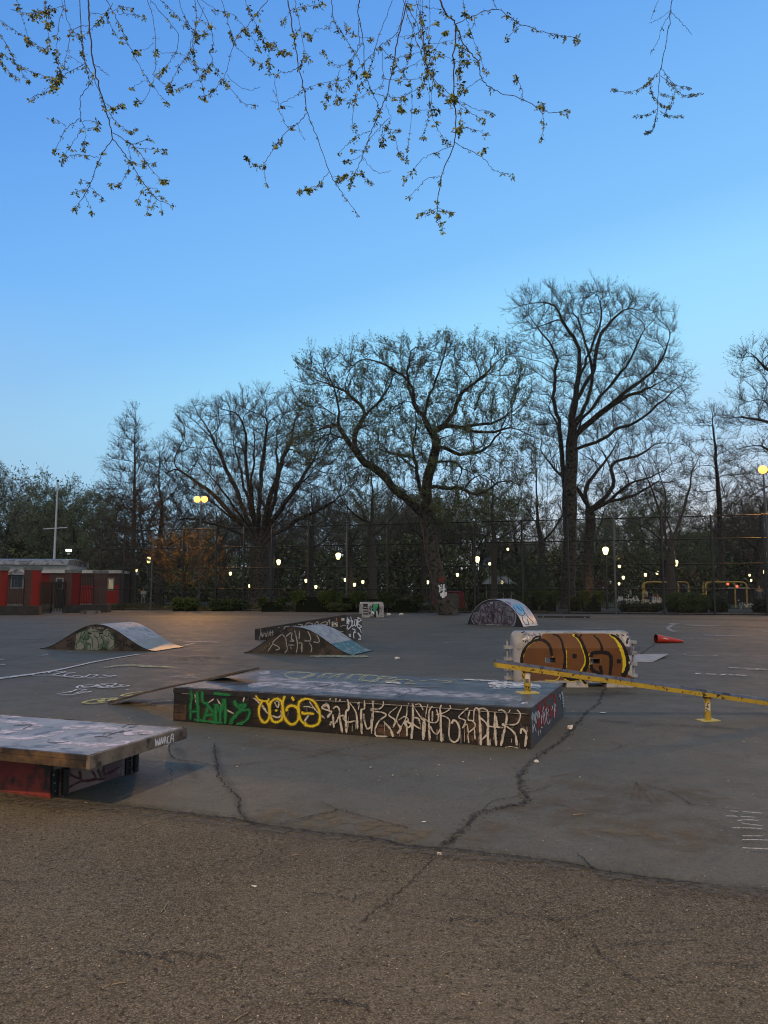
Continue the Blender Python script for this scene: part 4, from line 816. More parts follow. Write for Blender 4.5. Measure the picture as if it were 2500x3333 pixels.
# ------------------------------------------------------------------ plastic road barriers
plw = mat('barrier_plastic', (.30, .305, .30), (.40, .405, .40), rough=.45, scale=3, c3=(.20, .195, .18), s3=6, lo3=.5, hi3=.62, bump=.08)
org = mat('barrier_orange_paint', (.14, .052, .005), (.095, .033, .004), rough=.5, scale=2.5, detail=4)
def barrier(org_pt, ux, uy, Lb, label, marks, holes=(), feet=(), dz=.86, tabs=True, body=plw, ends=4):
    """org_pt: left front ground corner; ux along, uy away from the viewer"""
    e = thing('water_barrier', org_pt + ux * Lb / 2 + uy * .22, label, 'barrier')
    g = MB(); prof = [(0.0, .07), (0.0, .60), (.055, .76), (.075, .82), (.11, .85), (.16, dz), (.28, dz), (.33, .85), (.365, .82), (.385, .76), (.44, .60), (.44, .07)]
    def Q(x, p): return org_pt + ux * x + uy * p[0] + UP * p[1]
    xs = sorted(set([.0, .025, .06, Lb - .06, Lb - .025, Lb] + [v for h in holes for v in h[:2]])); zs = sorted(set([.07, .60] + [v for h in holes for v in h[2:]]))
    def sh(x, p):  # rounded ends
        k = min(x, Lb - x); f = {0: .06, .025: .022}.get(round(k, 3), 0); yy = p[0] + (f if p[0] < .2 else -f) ; zz_ = p[1] - (f * .9 if p[1] > .8 else 0)
        return org_pt + ux * x + uy * yy + UP * zz_
    for a, b in zip(xs[:-1], xs[1:]):
        for side in (0, .44):
            dzb = .045 if side and marks and body is plw else 0; zq = sorted(set([.07, .60] + [v - dzb for h in holes for v in h[2:]]))
            for z0, z1 in zip(zq[:-1], zq[1:]):
                if any(h[0] - 1e-6 <= a and b <= h[1] + 1e-6 and h[2] - dzb - 1e-6 <= z0 and z1 <= h[3] - dzb + 1e-6 for h in holes): continue
                q = [sh(a, (side, z0)), sh(b, (side, z0)), sh(b, (side, z1)), sh(a, (side, z1))]
                g.add(q if side == 0 else q[::-1], [(0, 1, 2, 3)], body)
        for p, r_ in zip(prof[1:-2], prof[2:-1]): g.add([sh(a, p), sh(b, p), sh(b, r_), sh(a, r_)], [(0, 1, 2, 3)], body, True)
    for x in (0, Lb): g.add([sh(x, p) for p in prof], [tuple(range(len(prof))) if x else tuple(range(len(prof)))[::-1]], body)
    for h in holes:   # tunnels through the body
        for (xa, za), (xb, zb) in (((h[0], h[2]), (h[1], h[2])), ((h[1], h[2]), (h[1], h[3])), ((h[1], h[3]), (h[0], h[3])), ((h[0], h[3]), (h[0], h[2]))):
            g.add([Q(xa, (0, za)), Q(xb, (0, zb)), Q(xb, (.44, zb - .045)), Q(xa, (.44, za - .045))], [(0, 1, 2, 3)], body)
    g.add([Q(0, (.06, .07)), Q(Lb, (.06, .07)), Q(Lb, (.38, .07)), Q(0, (.38, .07))], [(0, 1, 2, 3)], body)
    for a, b in feet: g.hexa([Q(a, (-.012, .0)), Q(b, (-.012, 0)), Q(b, (.452, 0)), Q(a, (.452, 0)), Q(a + .01, (.001, .074)), Q(b - .01, (.001, .074)), Q(b - .01, (.439, .074)), Q(a + .01, (.439, .074))], body)
    if marks: g.surface(); marks(g)
    g.build('body', e)
    if tabs:
        for xe, sg in ((0, -1), (Lb, 1)):
            g = MB()
            for k in range(ends):
                z = (.66, .49, .32, .14)[k] if sg > 0 else (.60, .42, .26, .12)[k]
                if sg > 0: z += .02
                c = org_pt + ux * (xe + sg * .035) + uy * .22; n = 12; vs = []
                for zz_ in (z - .022, z + .022):
                    for i in range(n + 1):
                        a = math.pi * i / n; vs.append(c + uy * (.085 * math.cos(a)) + ux * sg * (.05 + .045 * math.sin(a)) * 1.0 + UP * (zz_ - z + z))
                    vs += [c - uy * .085 - ux * sg * .04 + UP * zz_, c + uy * .085 - ux * sg * .04 + UP * zz_]
                m_ = n + 3; g.add(vs, [tuple(range(m_)), tuple(range(m_, 2 * m_))[::-1]] + [(i, (i + 1) % m_, m_ + (i + 1) % m_, m_ + i) for i in range(m_)], plw)
            g.tube([org_pt + ux * (xe + sg * .07) + uy * .22 + UP * .05, org_pt + ux * (xe + sg * .07) + uy * .22 + UP * .7], .018, plw, 8)
            g.build('hinge_lugs', e)
    return e
bo = gp(1676, 2237); bw = (gp(2065, 2237) - bo)[0]
def mk_big(g):
    zz = lambda *p: Z(1640, 2040, 3.530, *p)
    g.fill(zz((205, 350), (235, 250), (310, 180), (400, 150), (432, 130), (445, 90), (480, 80), (800, 80), (1230, 84), (1330, 150), (1400, 280), (1432, 420), (1400, 520), (1480, 600), (1200, 640), (900, 600), (640, 610), (250, 610), (212, 480)), org, 1.5)
    g.fill(zz((250, 500), (640, 500), (1300, 560), (1460, 610), (1180, 650), (960, 620), (620, 612), (260, 612)), mat('barrier_pinkish', (.10, .045, .026), (.125, .06, .036), rough=.5, scale=4), 2)
    g.fill(zz((1355, 90), (1480, 100), (1490, 420), (1500, 600), (1450, 520), (1420, 300)), mat('barrier_grey_corner', (.36, .34, .36), (.5, .5, .5), rough=.5, scale=5, c3=(.06, .05, .08), s3=6, lo3=.5, hi3=.56), 2)
    for p, w_ in ((((560, 345), (542, 240), (472, 172), (402, 160), (310, 198), (248, 270), (222, 350)), 2.5), (((790, 88), (860, 150), (902, 240), (935, 350), (930, 430), (880, 515)), 6), (((718, 240), (722, 470)), 2.5), (((985, 310), (975, 400), (1000, 480), (1060, 525)), 6),
                  (((1215, 90), (1275, 130), (1320, 190)), (6, 12)), (((1320, 180), (1360, 280), (1385, 400), (1370, 540)), (13, 10)), (((690, 600), (780, 625), (865, 598)), 4), (((875, 605), (940, 655), (965, 680)), 5), (((205, 490), (230, 560)), 4), (((1060, 110), (1100, 170), (1132, 250)), 2), (((470, 612), (600, 612), (650, 560)), 2.5), (((1485, 420), (1495, 460)), 4)):
        g.stroke(zz(*p), w_, yellow_p)
    for p, w_ in ((((552, 338), (530, 230), (470, 165), (400, 150), (300, 188), (238, 262), (205, 350), (210, 440), (235, 520), (290, 600)), 6.5), (((560, 85), (620, 105), (662, 160), (682, 240), (702, 330), (700, 430), (690, 500)), (3, 8)), (((680, 560), (760, 605), (860, 598)), 6),
                  (((815, 92), (880, 150), (922, 240), (957, 350), (957, 430), (920, 512)), (6, 9)), (((895, 88), (868, 130), (872, 160)), 4), (((1030, 95), (1090, 155), (1122, 225), (1128, 288)), (3, 7)), (((1135, 560), (1022, 500), (1000, 420), (1006, 320), (1060, 296), (1180, 300), (1225, 340), (1232, 420), (1218, 555)), 8),
                  (((1105, 445), (1125, 545)), 8), (((1225, 90), (1300, 128), (1372, 220), (1412, 330), (1428, 430), (1402, 520), (1360, 570)), (5, 11)), (((1405, 160), (1450, 175), (1478, 235), (1450, 260)), 14), (((1450, 240), (1462, 320), (1440, 380), (1430, 440)), 11), (((1448, 430), (1488, 500), (1500, 590)), 5.5), (((880, 590), (930, 640), (968, 665)), 5),
                  (((1120, 600), (1130, 640), (1180, 690)), 9), (((310, 180), (350, 130), (420, 110), (400, 150)), 4)):
        g.stroke(zz(*p), tuple(k * 1.25 for k in w_) if hasattr(w_, '__len__') else w_ * 1.25, black_p)
    for c, r_ in (((812, 335), 26), ((1320, 395), 24)):
        g.stroke(zz((c[0] - r_, c[1]), (c[0] + r_, c[1] + 2)), r_ * 2 / 3.53, paint('soft_black_spot', (.01, .01, .01), soft=.9, wear=.1, nscale=30))
    bl_ = paint('faded_blue', (.08, .11, .28), soft=.7, wear=.6, nscale=20)
    for p in (((220, 85), (235, 95), (250, 80), (265, 100)), ((275, 85), (290, 105), (300, 82)), ((310, 95), (325, 110), (345, 80), (350, 105)), ((365, 85), (360, 110), (385, 100)), ((400, 80), (430, 95))): g.stroke(zz(*p), 2, bl_)
    g.stroke(zz((215, 150), (240, 140), (282, 118), (280, 145)), 4.5, MATS['bright_white']); 
    for p in (((225, 155), (225, 175)), ((240, 160), (250, 180), (255, 155)), ((260, 150), (275, 175)), ((262, 125), (275, 122))): g.stroke(zz(*p), 1.8, black_p)
    for p in (((1290, 85), (1320, 110), (1300, 100)), ((1350, 90), (1380, 105)), ((1440, 75), (1460, 90)), ((240, 60), (200, 75))): g.stroke(zz(*p), 2.5, black_p)
def fx(x): return (x / 3.53 + 1640 - 1676) / (2065 - 1676) * bw
barrier(bo, NV((1, 0, 0)), NV((0, 1, 0)), bw, 'plastic road barrier painted orange with thick black and yellow lettering behind the rail', mk_big,
        holes=((fx(487), fx(607), .375, .455), (fx(1012), fx(1118), .36, .44)), feet=((.02, fx(640)), (fx(718), fx(970)), (fx(1180), bw - .02)))
f0 = gp(1177, 2010); fu = nrm(NV((.93, .37, 0))); fv = NV((-.37, .93, 0))
def mk_far(g):
    zz = lambda *p: Z(1160, 1940, 15.08, *p)
    g.fill(zz((730, 600), (770, 440), (880, 400), (1120, 420), (1110, 900), (960, 880), (960, 1000), (830, 960), (760, 640)), mat('black_fill', (.012, .012, .013)), .6)
    g.fill(zz((780, 620), (860, 420), (1050, 400), (1040, 560), (960, 700), (900, 860), (840, 700)), mat('bright_green_fill', (.03, .26, .11), (.06, .36, .17), scale=12), .5)
    for p in (((640, 500), (700, 500), (640, 620)), ((620, 620), (700, 640), (660, 720)), ((600, 760), (680, 930)), ((660, 760), (740, 900)), ((980, 700), (1040, 900)), ((1180, 560), (1170, 640)), ((1200, 720), (1230, 740)), ((740, 760), (800, 860))): g.stroke(zz(*p), 2, black_p)
    g.stroke(zz((740, 860), (800, 760), (860, 900)), 4, MATS['bright_white']); g.stroke(zz((1000, 720), (1020, 960)), 3, MATS['bright_white'])
    for y in (430, 510, 610, 740, 880): g.stroke(zz((320, y), (560, y)), 3.2 if y != 430 else 5, black_p, taper=False)
barrier(f0, fu, fv, 1.36, 'small white plastic barrier with a green painted patch in front of the hedge', mk_far, feet=((.02, .5), (.86, 1.34)), tabs=False)
e = COL.objects[-1] if False else None

# ---- cone lying on its side
cA, cB = gp(2135, 2093), gp(2224, 2092); g = MB(); red = mat('cone_red', (.60, .045, .02), (.52, .035, .018), rough=.5, scale=5, bump=.1); rr0, rr1 = .125, .035
ax = nrm(cB - cA); Lc = np.linalg.norm(cB - cA)
g.tube([cA + UP * (rr0 + .003), cA + ax * Lc * .97 + UP * (rr1 + .003), cA + ax * Lc + UP * (rr1 + .002)], [rr0, rr1, rr1 * .7], red, 20, cap=False)
g.tube([cA + ax * .004 + UP * (rr0 + .003), cA + ax * Lc * .97 + UP * (rr1 + .003)], [rr0 * .94, rr1 * .9], mat('cone_inside', (.05, .01, .01)), 20, cap=False)
g.surface(); zz = lambda *p: Z(1800, 1900, 2.37, *p)
for p in (((845, 418), (870, 425)), ((862, 416), (880, 430)), ((880, 420), (890, 432))): g.stroke(zz(*p), 1.5, MATS['bright_white'])
tag(g.build('traffic_cone'), 'red cone without its base lying on its side', 'traffic cone')
# ---- flat sheet by the barrier
a, b, c, d = gp(2062, 2156), gp(2125, 2156), gp(2176, 2137), gp(2060, 2134)
g = MB(); m = mat('pale_sheet', (.30, .28, .26), (.42, .40, .38), rough=.6, scale=5, bump=.2); g.hexa([p + UP * z for p, z in ((a, .004), (b, .004), (c, .05), (d, .02))] + [p + UP * z for p, z in ((a, .018), (b, .018), (c, .064), (d, .034))], m)
tag(g.build('plywood_sheet'), 'pale flat sheet lying on the ground behind the orange barrier', 'board')
# ---- scraps of litter and twigs
paperm = mat('litter_paper', (.62, .62, .60), (.72, .72, .70), rough=.8, scale=30)
def scrap(px, py, s, label, k=0, flat=False):
    r_ = np.random.default_rng(int(px)); p = gp(px, py); bm = bmesh.new(); bmesh.ops.create_icosphere(bm, subdivisions=2, radius=1)
    for v in bm.verts: v.co = Vector(v.co) * (1 + r_.normal(0, .28)); v.co.z *= .12 if flat else .6
    me = bpy.data.meshes.new('paper_scrap'); bm.to_mesh(me); bm.free(); me.materials.append(paperm)
    o = bpy.data.objects.new('paper_scrap', me); COL.objects.link(o); o.scale = (s, s * .7, s); o.location = (p[0], p[1], .006 + s * (.08 if flat else .35)); tag(o, label, 'litter')
scrap(1856, 2373, .035, 'crumpled white paper scrap sitting on the wide crack'); scrap(1293, 2146, .05, 'white scrap of litter behind the long ledge'); scrap(1962, 2322, .035, 'flat white scrap right of the black ledge corner', flat=True)
scrap(829, 2888, .012, 'small white scrap alone on the brown front asphalt', flat=True); scrap(1265, 2003, .12, 'white litter heap just right of the small white barrier'); scrap(1306, 2002, .13, 'grey-white bag next to the litter heap, between barrier and tree'); scrap(1740 - 220, 1991, .18, 'white scrap at the foot of the red hose')
scrap(1745, 2482, .02, 'tiny white scrap caught in the wide crack near the ledge'); scrap(1380, 2678, .012, 'small white scrap on the ochre stain', flat=True); scrap(1430, 2784, .012, 'white scrap where the wide crack meets the seam')
twm = mat('fallen_twig', (.13, .10, .06), (.3, .25, .16), scale=30)
def ftwig(pts, r_, label):
    g = MB(); c = catmull([gp(*p) for p in pts], 4); g.tube([p + UP * (.008 + r_) for p in c], [r_ * (1 - .5 * i / len(c)) for i in range(len(c))], twm, 6); tag(g.build('fallen_twig'), label, 'twig')
ftwig([(525, 2975), (535, 2962), (543, 2950), (536, 2965), (540, 2978)], .003, 'pale forked twig on the front asphalt below the left table ledge')
ftwig([(555, 3018), (565, 3005), (560, 2995)], .0018, 'thin curled twig just below the forked one'); ftwig([(363, 3215), (385, 3210), (410, 3208)], .003, 'dark straight twig at the lower left')
ftwig([(765, 3331), (785, 3318), (806, 3307)], .003, 'pale twig at the very bottom edge'); ftwig([(446, 2702), (468, 2688), (485, 2684)], .003, 'dry twig lying just in front of the seam on the left'); ftwig([(950, 2790), (965, 2788), (978, 2787)], .0025, 'short brown twig in the middle of the front asphalt')
ftwig([(275, 2617), (286, 2620), (295, 2622)], .004, 'flat pale splinter beside the dark red base'); ftwig([(1432, 3128), (1445, 3112), (1466, 3105)], .0022, 'curved pale twig at the lower centre'); ftwig([(1865, 2658), (1885, 2656), (1905, 2655)], .004, 'dark twig on the brown stain right of the wide crack')
ftwig([(1500, 3245), (1512, 3248), (1522, 3250)], .003, 'short white splinter near the bottom centre')

# ---- red hose hung over a grey panel behind the old tree
h0, h1 = gp(1402, 1993), gp(1513, 1995); Yh = (h0[1] + h1[1]) / 2 + .9; hb = dp(1404, 1990, Yh) * [1, 1, 0]; hb2 = dp(1512, 1990, Yh) * [1, 1, 0]; hu = nrm(hb2 - hb); hv = NV((-hu[1], hu[0], 0)); HL = np.linalg.norm(hb2 - hb)
e = thing('planter_box', (hb + hb2) / 2, 'grey box with red edging behind the trunk of the old tree', 'planter')
gr = mat('grey_panel', (.10, .105, .10), (.15, .155, .15), rough=.7, scale=3, bump=.2); rd = mat('red_hose', (.30, .022, .02), (.22, .015, .015), rough=.45, scale=4)
g = MB(); g.obox(hb + hu * .08, hu * (HL - .16), hv * .7, UP * 1.3, gr); g.build('panel', e)
for x in (0, .1, HL - .32, HL - .2, HL - .1, HL):
    g = MB(); c = hb + hu * x - hv * .03; g.tube(catmull([c + UP * .02, c + UP * .6, c + UP * 1.2 + hu * (.05 if x < 1 else -.06), c + UP * 1.36 + hu * (.12 if x < 1 else -.12)], 4), .035, rd, 8); g.build('red_hose_loop', e)
g = MB(); g.tube(catmull([hb + hu * .1 + UP * 1.36, hb + hu * .8 + UP * 1.34, hb + hu * 1.4 + UP * 1.40, hb + hu * (HL - .1) + UP * 1.37], 5), .05, rd, 8); g.build('red_hose_rim', e)

# ------------------------------------------------------------------ tall chain-link fence
fblk = mat('fence_black', (.012, .013, .014), (.03, .03, .03), rough=.5, scale=6); fgal = mat('fence_galvanised', (.07, .075, .08), (.11, .115, .12), rough=.4, metal=.3, scale=5)
FH = 6.15; fposts = [335, 409, 501, 601, 707, 797, 887, 1006, 1130, 1262, 1400, 1543, 1697, 1845, 1995, 2150, 2312, 2480, 2660]
e = thing('chain_link_fence', (FA + FB) / 2, 'very tall black chain-link fence running along the far side of the court', 'fence')
P_ = [fence_pt(x) for x in fposts]
for k, p in enumerate(P_):
    g = MB(); m = fgal if fposts[k] in (501, 1130, 1995) else fblk
    lean = NV((.0, 0, 0)); g.tube([p, p + UP * FH], .07, m, 8); g.tube([p + UP * FH, p + UP * (FH + .06)], [.075, .02], m, 8); g.build('post', e)
for z in (.06, 1.6, 3.15, 4.7, FH - .03):
    g = MB(); g.tube([P_[0] + UP * z + fn * .06] + [p + UP * z + fn * .06 for p in P_[1:-1]] + [P_[-1] + UP * z + fn * .06], .036, fblk, 6); g.build('rail', e)
g = MB(); V = []; Fc = []
totL = np.linalg.norm(P_[-1] - P_[0]); S0 = 0; step = .10; wv = .004
for (za, zb) in ((.06, 1.6), (1.6, 3.15), (3.15, 4.7), (4.7, FH - .03)):
    h = zb - za; x = -h
    while x < totL:
        for sg in (1, -1):
            xa, xb = (x, x + h) if sg > 0 else (x + h, x); A_, B_ = za, zb
            a0_, a1_ = xa, xb
            if min(a0_, a1_) < 0 or max(a0_, a1_) > totL: continue
            b = len(V); pa = P_[0] + fd * xa + UP * A_ + fn * (.1 + .004 * sg); pb = P_[0] + fd * xb + UP * B_ + fn * (.1 + .004 * sg)
            V += [pa - fd * wv * 1.4, pa + fd * wv * 1.4, pb + fd * wv * 1.4, pb - fd * wv * 1.4]; Fc.append((b, b + 1, b + 2, b + 3))
        x += step
npmesh('wire_mesh', np.array(V), np.array(Fc), np.zeros((0, 3), int), np.zeros(len(Fc)), np.zeros(0), [fblk], e)
# side run of the same fence going back from its left corner
g0 = fence_pt(335); g1 = dp(409, 1970, 70) * [1, 1, 0]
# ---- low iron picket fences
iron = mat('iron_black', (.012, .012, .013), rough=.5)
def pickets(name, a, b, h, sp, label, cat='fence', z0=0, bars=(.12, .95), r=.011, posts=2.4):
    a, b = np.array(a, float) * [1, 1, 0], np.array(b, float) * [1, 1, 0]; Ln = np.linalg.norm(b - a); u = (b - a) / Ln; e = thing(name, (a + b) / 2, label, cat)
    g = MB(); n = max(2, int(Ln / sp)); 
    for i in range(n + 1):
        p = a + u * Ln * i / n; g.box((p[0], p[1], z0 + h / 2), (r * 2, r * 2, h), iron, math.atan2(u[1], u[0])); g.add([p + UP * (z0 + h) + u * r, p + UP * (z0 + h) - u * r, p + UP * (z0 + h + .06)], [(0, 1, 2)], iron)
    g.build('bars', e)
    for f in bars:
        g = MB(); g.obox(a + UP * (z0 + h * f), b - a, np.cross(UP, u) * .03, UP * .035, iron); g.build('rail', e)
    if posts:
        m = int(Ln / posts) + 1
        for i in range(m + 1):
            g = MB(); p = a + u * Ln * i / m; g.box((p[0], p[1], z0 + (h + .1) / 2), (.05, .05, h + .1), iron, math.atan2(u[1], u[0])); g.build('post', e)
    return e
def far(px, Y): return dp(px, 1960, Y) * [1, 1, 0]
pickets('picket_fence', far(385, 72), far(1000, 68), 1.15, .16, 'low iron picket fence along the path behind the left half of the tall fence', posts=6)
pickets('picket_fence', far(1000, 67.9), far(1700, 62), 1.15, .16, 'low iron picket fence behind the hedges in the middle', posts=6)
pickets('picket_fence', far(1700, 61.9), far(2560, 54), 1.2, .15, 'low iron picket fence in front of the playground', posts=6)

# ------------------------------------------------------------------ park house, wall pillars and gates (left)
def brick(name, c1, c2, mo, paintc=None):
    if name in MATS: return MATS[name]
    m = bpy.data.materials.new(name); m.use_nodes = True; n = m.node_tree.nodes; l = m.node_tree.links; b = n['Principled BSDF']; b.inputs['Roughness'].default_value = .85
    tc = n.new('ShaderNodeTexCoord'); sp_ = n.new('ShaderNodeSeparateXYZ'); l.new(tc.outputs['Object'], sp_.inputs[0]); ad = n.new('ShaderNodeMath'); l.new(sp_.outputs[0], ad.inputs[0]); l.new(sp_.outputs[1], ad.inputs[1])
    cb = n.new('ShaderNodeCombineXYZ'); l.new(ad.outputs[0], cb.inputs[0]); l.new(sp_.outputs[2], cb.inputs[1])
    bt = n.new('ShaderNodeTexBrick'); bt.inputs['Scale'].default_value = 1; bt.inputs['Brick Width'].default_value = .22; bt.inputs['Row Height'].default_value = .075; bt.inputs['Mortar Size'].default_value = .008
    bt.inputs['Color1'].default_value = rgb(c1); bt.inputs['Color2'].default_value = rgb(c2); bt.inputs['Mortar'].default_value = rgb(mo); l.new(cb.outputs[0], bt.inputs['Vector']); col = bt.outputs[0]
    if paintc:
        ns = n.new('ShaderNodeTexNoise'); ns.inputs['Scale'].default_value = .8; ns.inputs['Detail'].default_value = 6; l.new(tc.outputs['Object'], ns.inputs['Vector'])
        mr_ = n.new('ShaderNodeMapRange'); mr_.inputs[1].default_value = .3; mr_.inputs[2].default_value = .7; mr_.inputs[3].default_value = .8; mr_.inputs[4].default_value = .97; l.new(ns.outputs[0], mr_.inputs[0])
        mx_ = n.new('ShaderNodeMix'); mx_.data_type = 'RGBA'; l.new(mr_.outputs[0], mx_.inputs[0]); l.new(col, mx_.inputs[6]); mx_.inputs[7].default_value = rgb(paintc); col = mx_.outputs[2]
    l.new(col, b.inputs['Base Color']); MATS[name] = m; return m
brk = brick('brown_brick', (.10, .045, .032), (.065, .032, .026), (.10, .09, .08)); brr = brick('red_painted_brick', (.25, .03, .02), (.2, .02, .02), (.12, .03, .03), (.30, .024, .016)); brd = brick('maroon_painted_brick', (.15, .015, .015), (.12, .01, .01), (.08, .02, .02), (.16, .014, .014))
stone = mat('cap_stone', (.13, .13, .12), (.20, .20, .19), rough=.8, scale=4, bump=.2); whitew = mat('cornice_white', (.50, .51, .48), (.62, .62, .60), rough=.7, scale=3); roofg = mat('roof_grey', (.22, .23, .24), (.34, .35, .37), rough=.5, scale=4, c3=(.10, .10, .11), s3=3)
glassd = mat('window_dark_glass', (.02, .022, .025), rough=.15); litw = mat('window_lit_pane', (.3, .28, .2), emit=(1, .8, .5), es=.25)
wtrim = mat('window_trim', (.25, .24, .22)); basem = mat('dark_plinth', (.028, .027, .026), (.05, .048, .045), rough=.8, scale=3, bump=.2)
def pillar(px0, pxm, px1, Y, ztop, z0, label, right=brr, left=brk):
    """px0..pxm: left (front) face, pxm..px1: right-hand face in its own material"""
    a, m_, b = far(px0, Y + .25), far(pxm, Y), far(px1, Y + .45); e = thing('gate_pillar', m_ * [1, 1, 0], label, 'pillar'); c = a + (b - m_)
    g = MB(); q = [a, m_, b, c]; g.add([p + UP * z0 for p in q] + [p + UP * (ztop - .22) for p in q], [(3, 2, 1, 0), (4, 5, 6, 7), (0, 1, 5, 4), (2, 3, 7, 6), (3, 0, 4, 7)], left); g.add([m_ + UP * z0, b + UP * z0, b + UP * (ztop - .22), m_ + UP * (ztop - .22)], [(0, 1, 2, 3)], right); g.build('shaft', e)
    g = MB(); ctr = (a + b) / 2; q = [ctr + (p - ctr) * 1.12 for p in q]; g.hexa([p + UP * (ztop - .22) for p in q] + [p + UP * ztop for p in q], stone); g.build('cap', e)
    return e
pillar(-60, -2, 23, 46, 2.95, .5, 'bright red pillar cut by the left edge of the picture'); pillar(74, 99, 131, 46.5, 2.98, .5, 'brick pillar with a bright red side, left of the open gateway')
pillar(209, 231, 260, 50, 2.9, .55, 'dark brick pillar with a paler red side, right of the open gateway', right=brd); pillar(300, 322, 347, 51.5, 2.9, .55, 'dark unpainted brick pillar beside the tall fence corner', right=brk)
g = MB(); g.obox(far(-200, 45.6), far(127, 45.9) - far(-200, 45.6), (0, .5, 0), (0, 0, .55), basem); tag(g.build('low_wall'), 'low dark wall under the two red pillars at the left', 'wall')
g = MB(); g.obox(far(205, 49.6), far(352, 51.2) - far(205, 49.6), (0, .6, 0), (0, 0, .55), basem); tag(g.build('low_wall'), 'low dark wall under the two pillars right of the gateway', 'wall')
g = MB(); q = far(262, 47.5); g.obox(q, far(322, 48) - q, (0, .4, 0), (0, 0, .2), conc); tag(g.build('concrete_block'), 'long flat concrete block lying in front of the low wall', 'block')
pickets('iron_railing', far(23, 46.3), far(76, 46.7), 1.75, .13, 'iron railing between the two red pillars', 'railing', .55, posts=0, r=.014); pickets('iron_railing', far(260, 50.4), far(302, 51.4), 2.0, .13, 'iron railing between the two brick pillars right of the gateway', 'railing', .6, posts=0, bars=(.05, .5, .93), r=.014)
pickets('iron_gate', far(131, 46.8), far(168, 48.6), 2.0, .13, 'open left leaf of the iron gate beside the red pillar', 'gate', .05, posts=2, r=.014); pickets('iron_gate', far(170, 50.5), far(209, 50.1), 2.0, .13, 'right leaf of the iron gate next to the dark brick pillar', 'gate', .05, posts=2, r=.014)
# the park house
A0, A1 = far(-260, 58), far(386, 60); hu_ = nrm(A1 - A0); hv_ = NV((-hu_[1], hu_[0], 0)); HLn = np.linalg.norm(A1 - A0)
def hs(px):   # distance along the front for a photo column
    r_ = ray(px, 1960); t = np.linalg.solve(np.array([[r_[0], -hu_[0]], [r_[1], -hu_[1]]]), (A0 - CAM)[:2]); return t[1]
e = thing('park_house', (A0 + A1) / 2, 'low brick park house with white cornice and red painted walls behind the pillars', 'building')
s1, s2, s3 = hs(131), hs(345), HLn
g = MB()
def wl_(sa, sb, za, zb, m, o=0.0): g.obox(A0 + hu_ * sa + hv_ * o, hu_ * (sb - sa), hv_ * (6 - o), UP * 0 + UP * (zb - za), m) if False else g.add([A0 + hu_ * sa + hv_ * o + UP * za, A0 + hu_ * sb + hv_ * o + UP * za, A0 + hu_ * sb + hv_ * o + UP * zb, A0 + hu_ * sa + hv_ * o + UP * zb], [(0, 1, 2, 3)], m)
wl_(0, HLn, 0, .45, stone); wl_(0, s1, .45, 2.88, brk); wl_(s1, hs(158), .45, 1.9, brk); wl_(s1, hs(158), 1.9, 2.88, brd); wl_(hs(158), hs(262), .45, 2.88, brk); wl_(hs(262), hs(300), .45, 1.9, brr); wl_(hs(262), hs(300), 1.9, 2.88, brk); wl_(hs(300), HLn, .45, 1.95, brr); wl_(hs(300), HLn, 1.95, 2.88, brk)
g.add([A1, A1 + hv_ * 7, A1 + hv_ * 7 + UP * 2.88, A1 + UP * 2.88], [(0, 1, 2, 3)], brk); g.add([A0 + hv_ * 7, A1 + hv_ * 7, A1 + hv_ * 7 + UP * 2.88, A0 + hv_ * 7 + UP * 2.88], [(3, 2, 1, 0)], brk); g.build('wall', e)
g = MB(); g.obox(A0 - hv_ * .15 + UP * 2.88, hu_ * (HLn + .15), hv_ * 7.3, UP * .26, whitew); g.build('cornice', e)
g = MB(); g.obox(A0 + hv_ * .6 + UP * 3.14, hu_ * hs(212), hv_ * 5.5, UP * .4, whitew); r0 = g
rr_ = [(-.35, 3.54), (-.2, 3.72), (.1, 3.92), (.25, 3.97), (3, 4.15), (6.2, 4.0), (6.5, 3.54)]
g.prism([A0 + hv_ * (.4 + y) + UP * z for y, z in rr_], hu_ * hs(213), roofg); rf = g.build('roof', e)
for px0, px1, z0, z1, m in ((35, 70, 1.75, 2.6, glassd), (183, 200, 1.7, 2.4, glassd), (352, 366, 1.6, 2.4, litw)):
    g = MB(); a = A0 + hu_ * hs(px0) - hv_ * .03; wd_ = hs(px1) - hs(px0); g.obox(a + UP * (z0 - .1) - hu_ * .1, hu_ * (wd_ + .2), hv_ * .06, UP * .1, wtrim); g.obox(a + UP * z1 - hu_ * .1, hu_ * (wd_ + .2), hv_ * .06, UP * .12, wtrim)
    for x in (-.1, wd_): g.obox(a + hu_ * x + UP * z0, hu_ * .1, hv_ * .06, UP * (z1 - z0), wtrim)
    for k in range(1, 4): g.obox(a + hu_ * (wd_ * k / 4) + UP * z0, hu_ * .02, hv_ * .02, UP * (z1 - z0), iron if px0 != 35 else wtrim)
    wo = g.build('window', e); g = MB(); g.obox(a + hv_ * .02 + UP * z0, hu_ * wd_, hv_ * .02, UP * (z1 - z0), m); g.build('pane', wo)
g = MB(); a = A0 + hu_ * hs(177); b = hs(208) - hs(177); g.obox(a - hv_ * .03 + UP * .1, hu_ * b, hv_ * .04, UP * 2.1, mat('dark_door', (.015, .015, .016))); g.build('door', e)
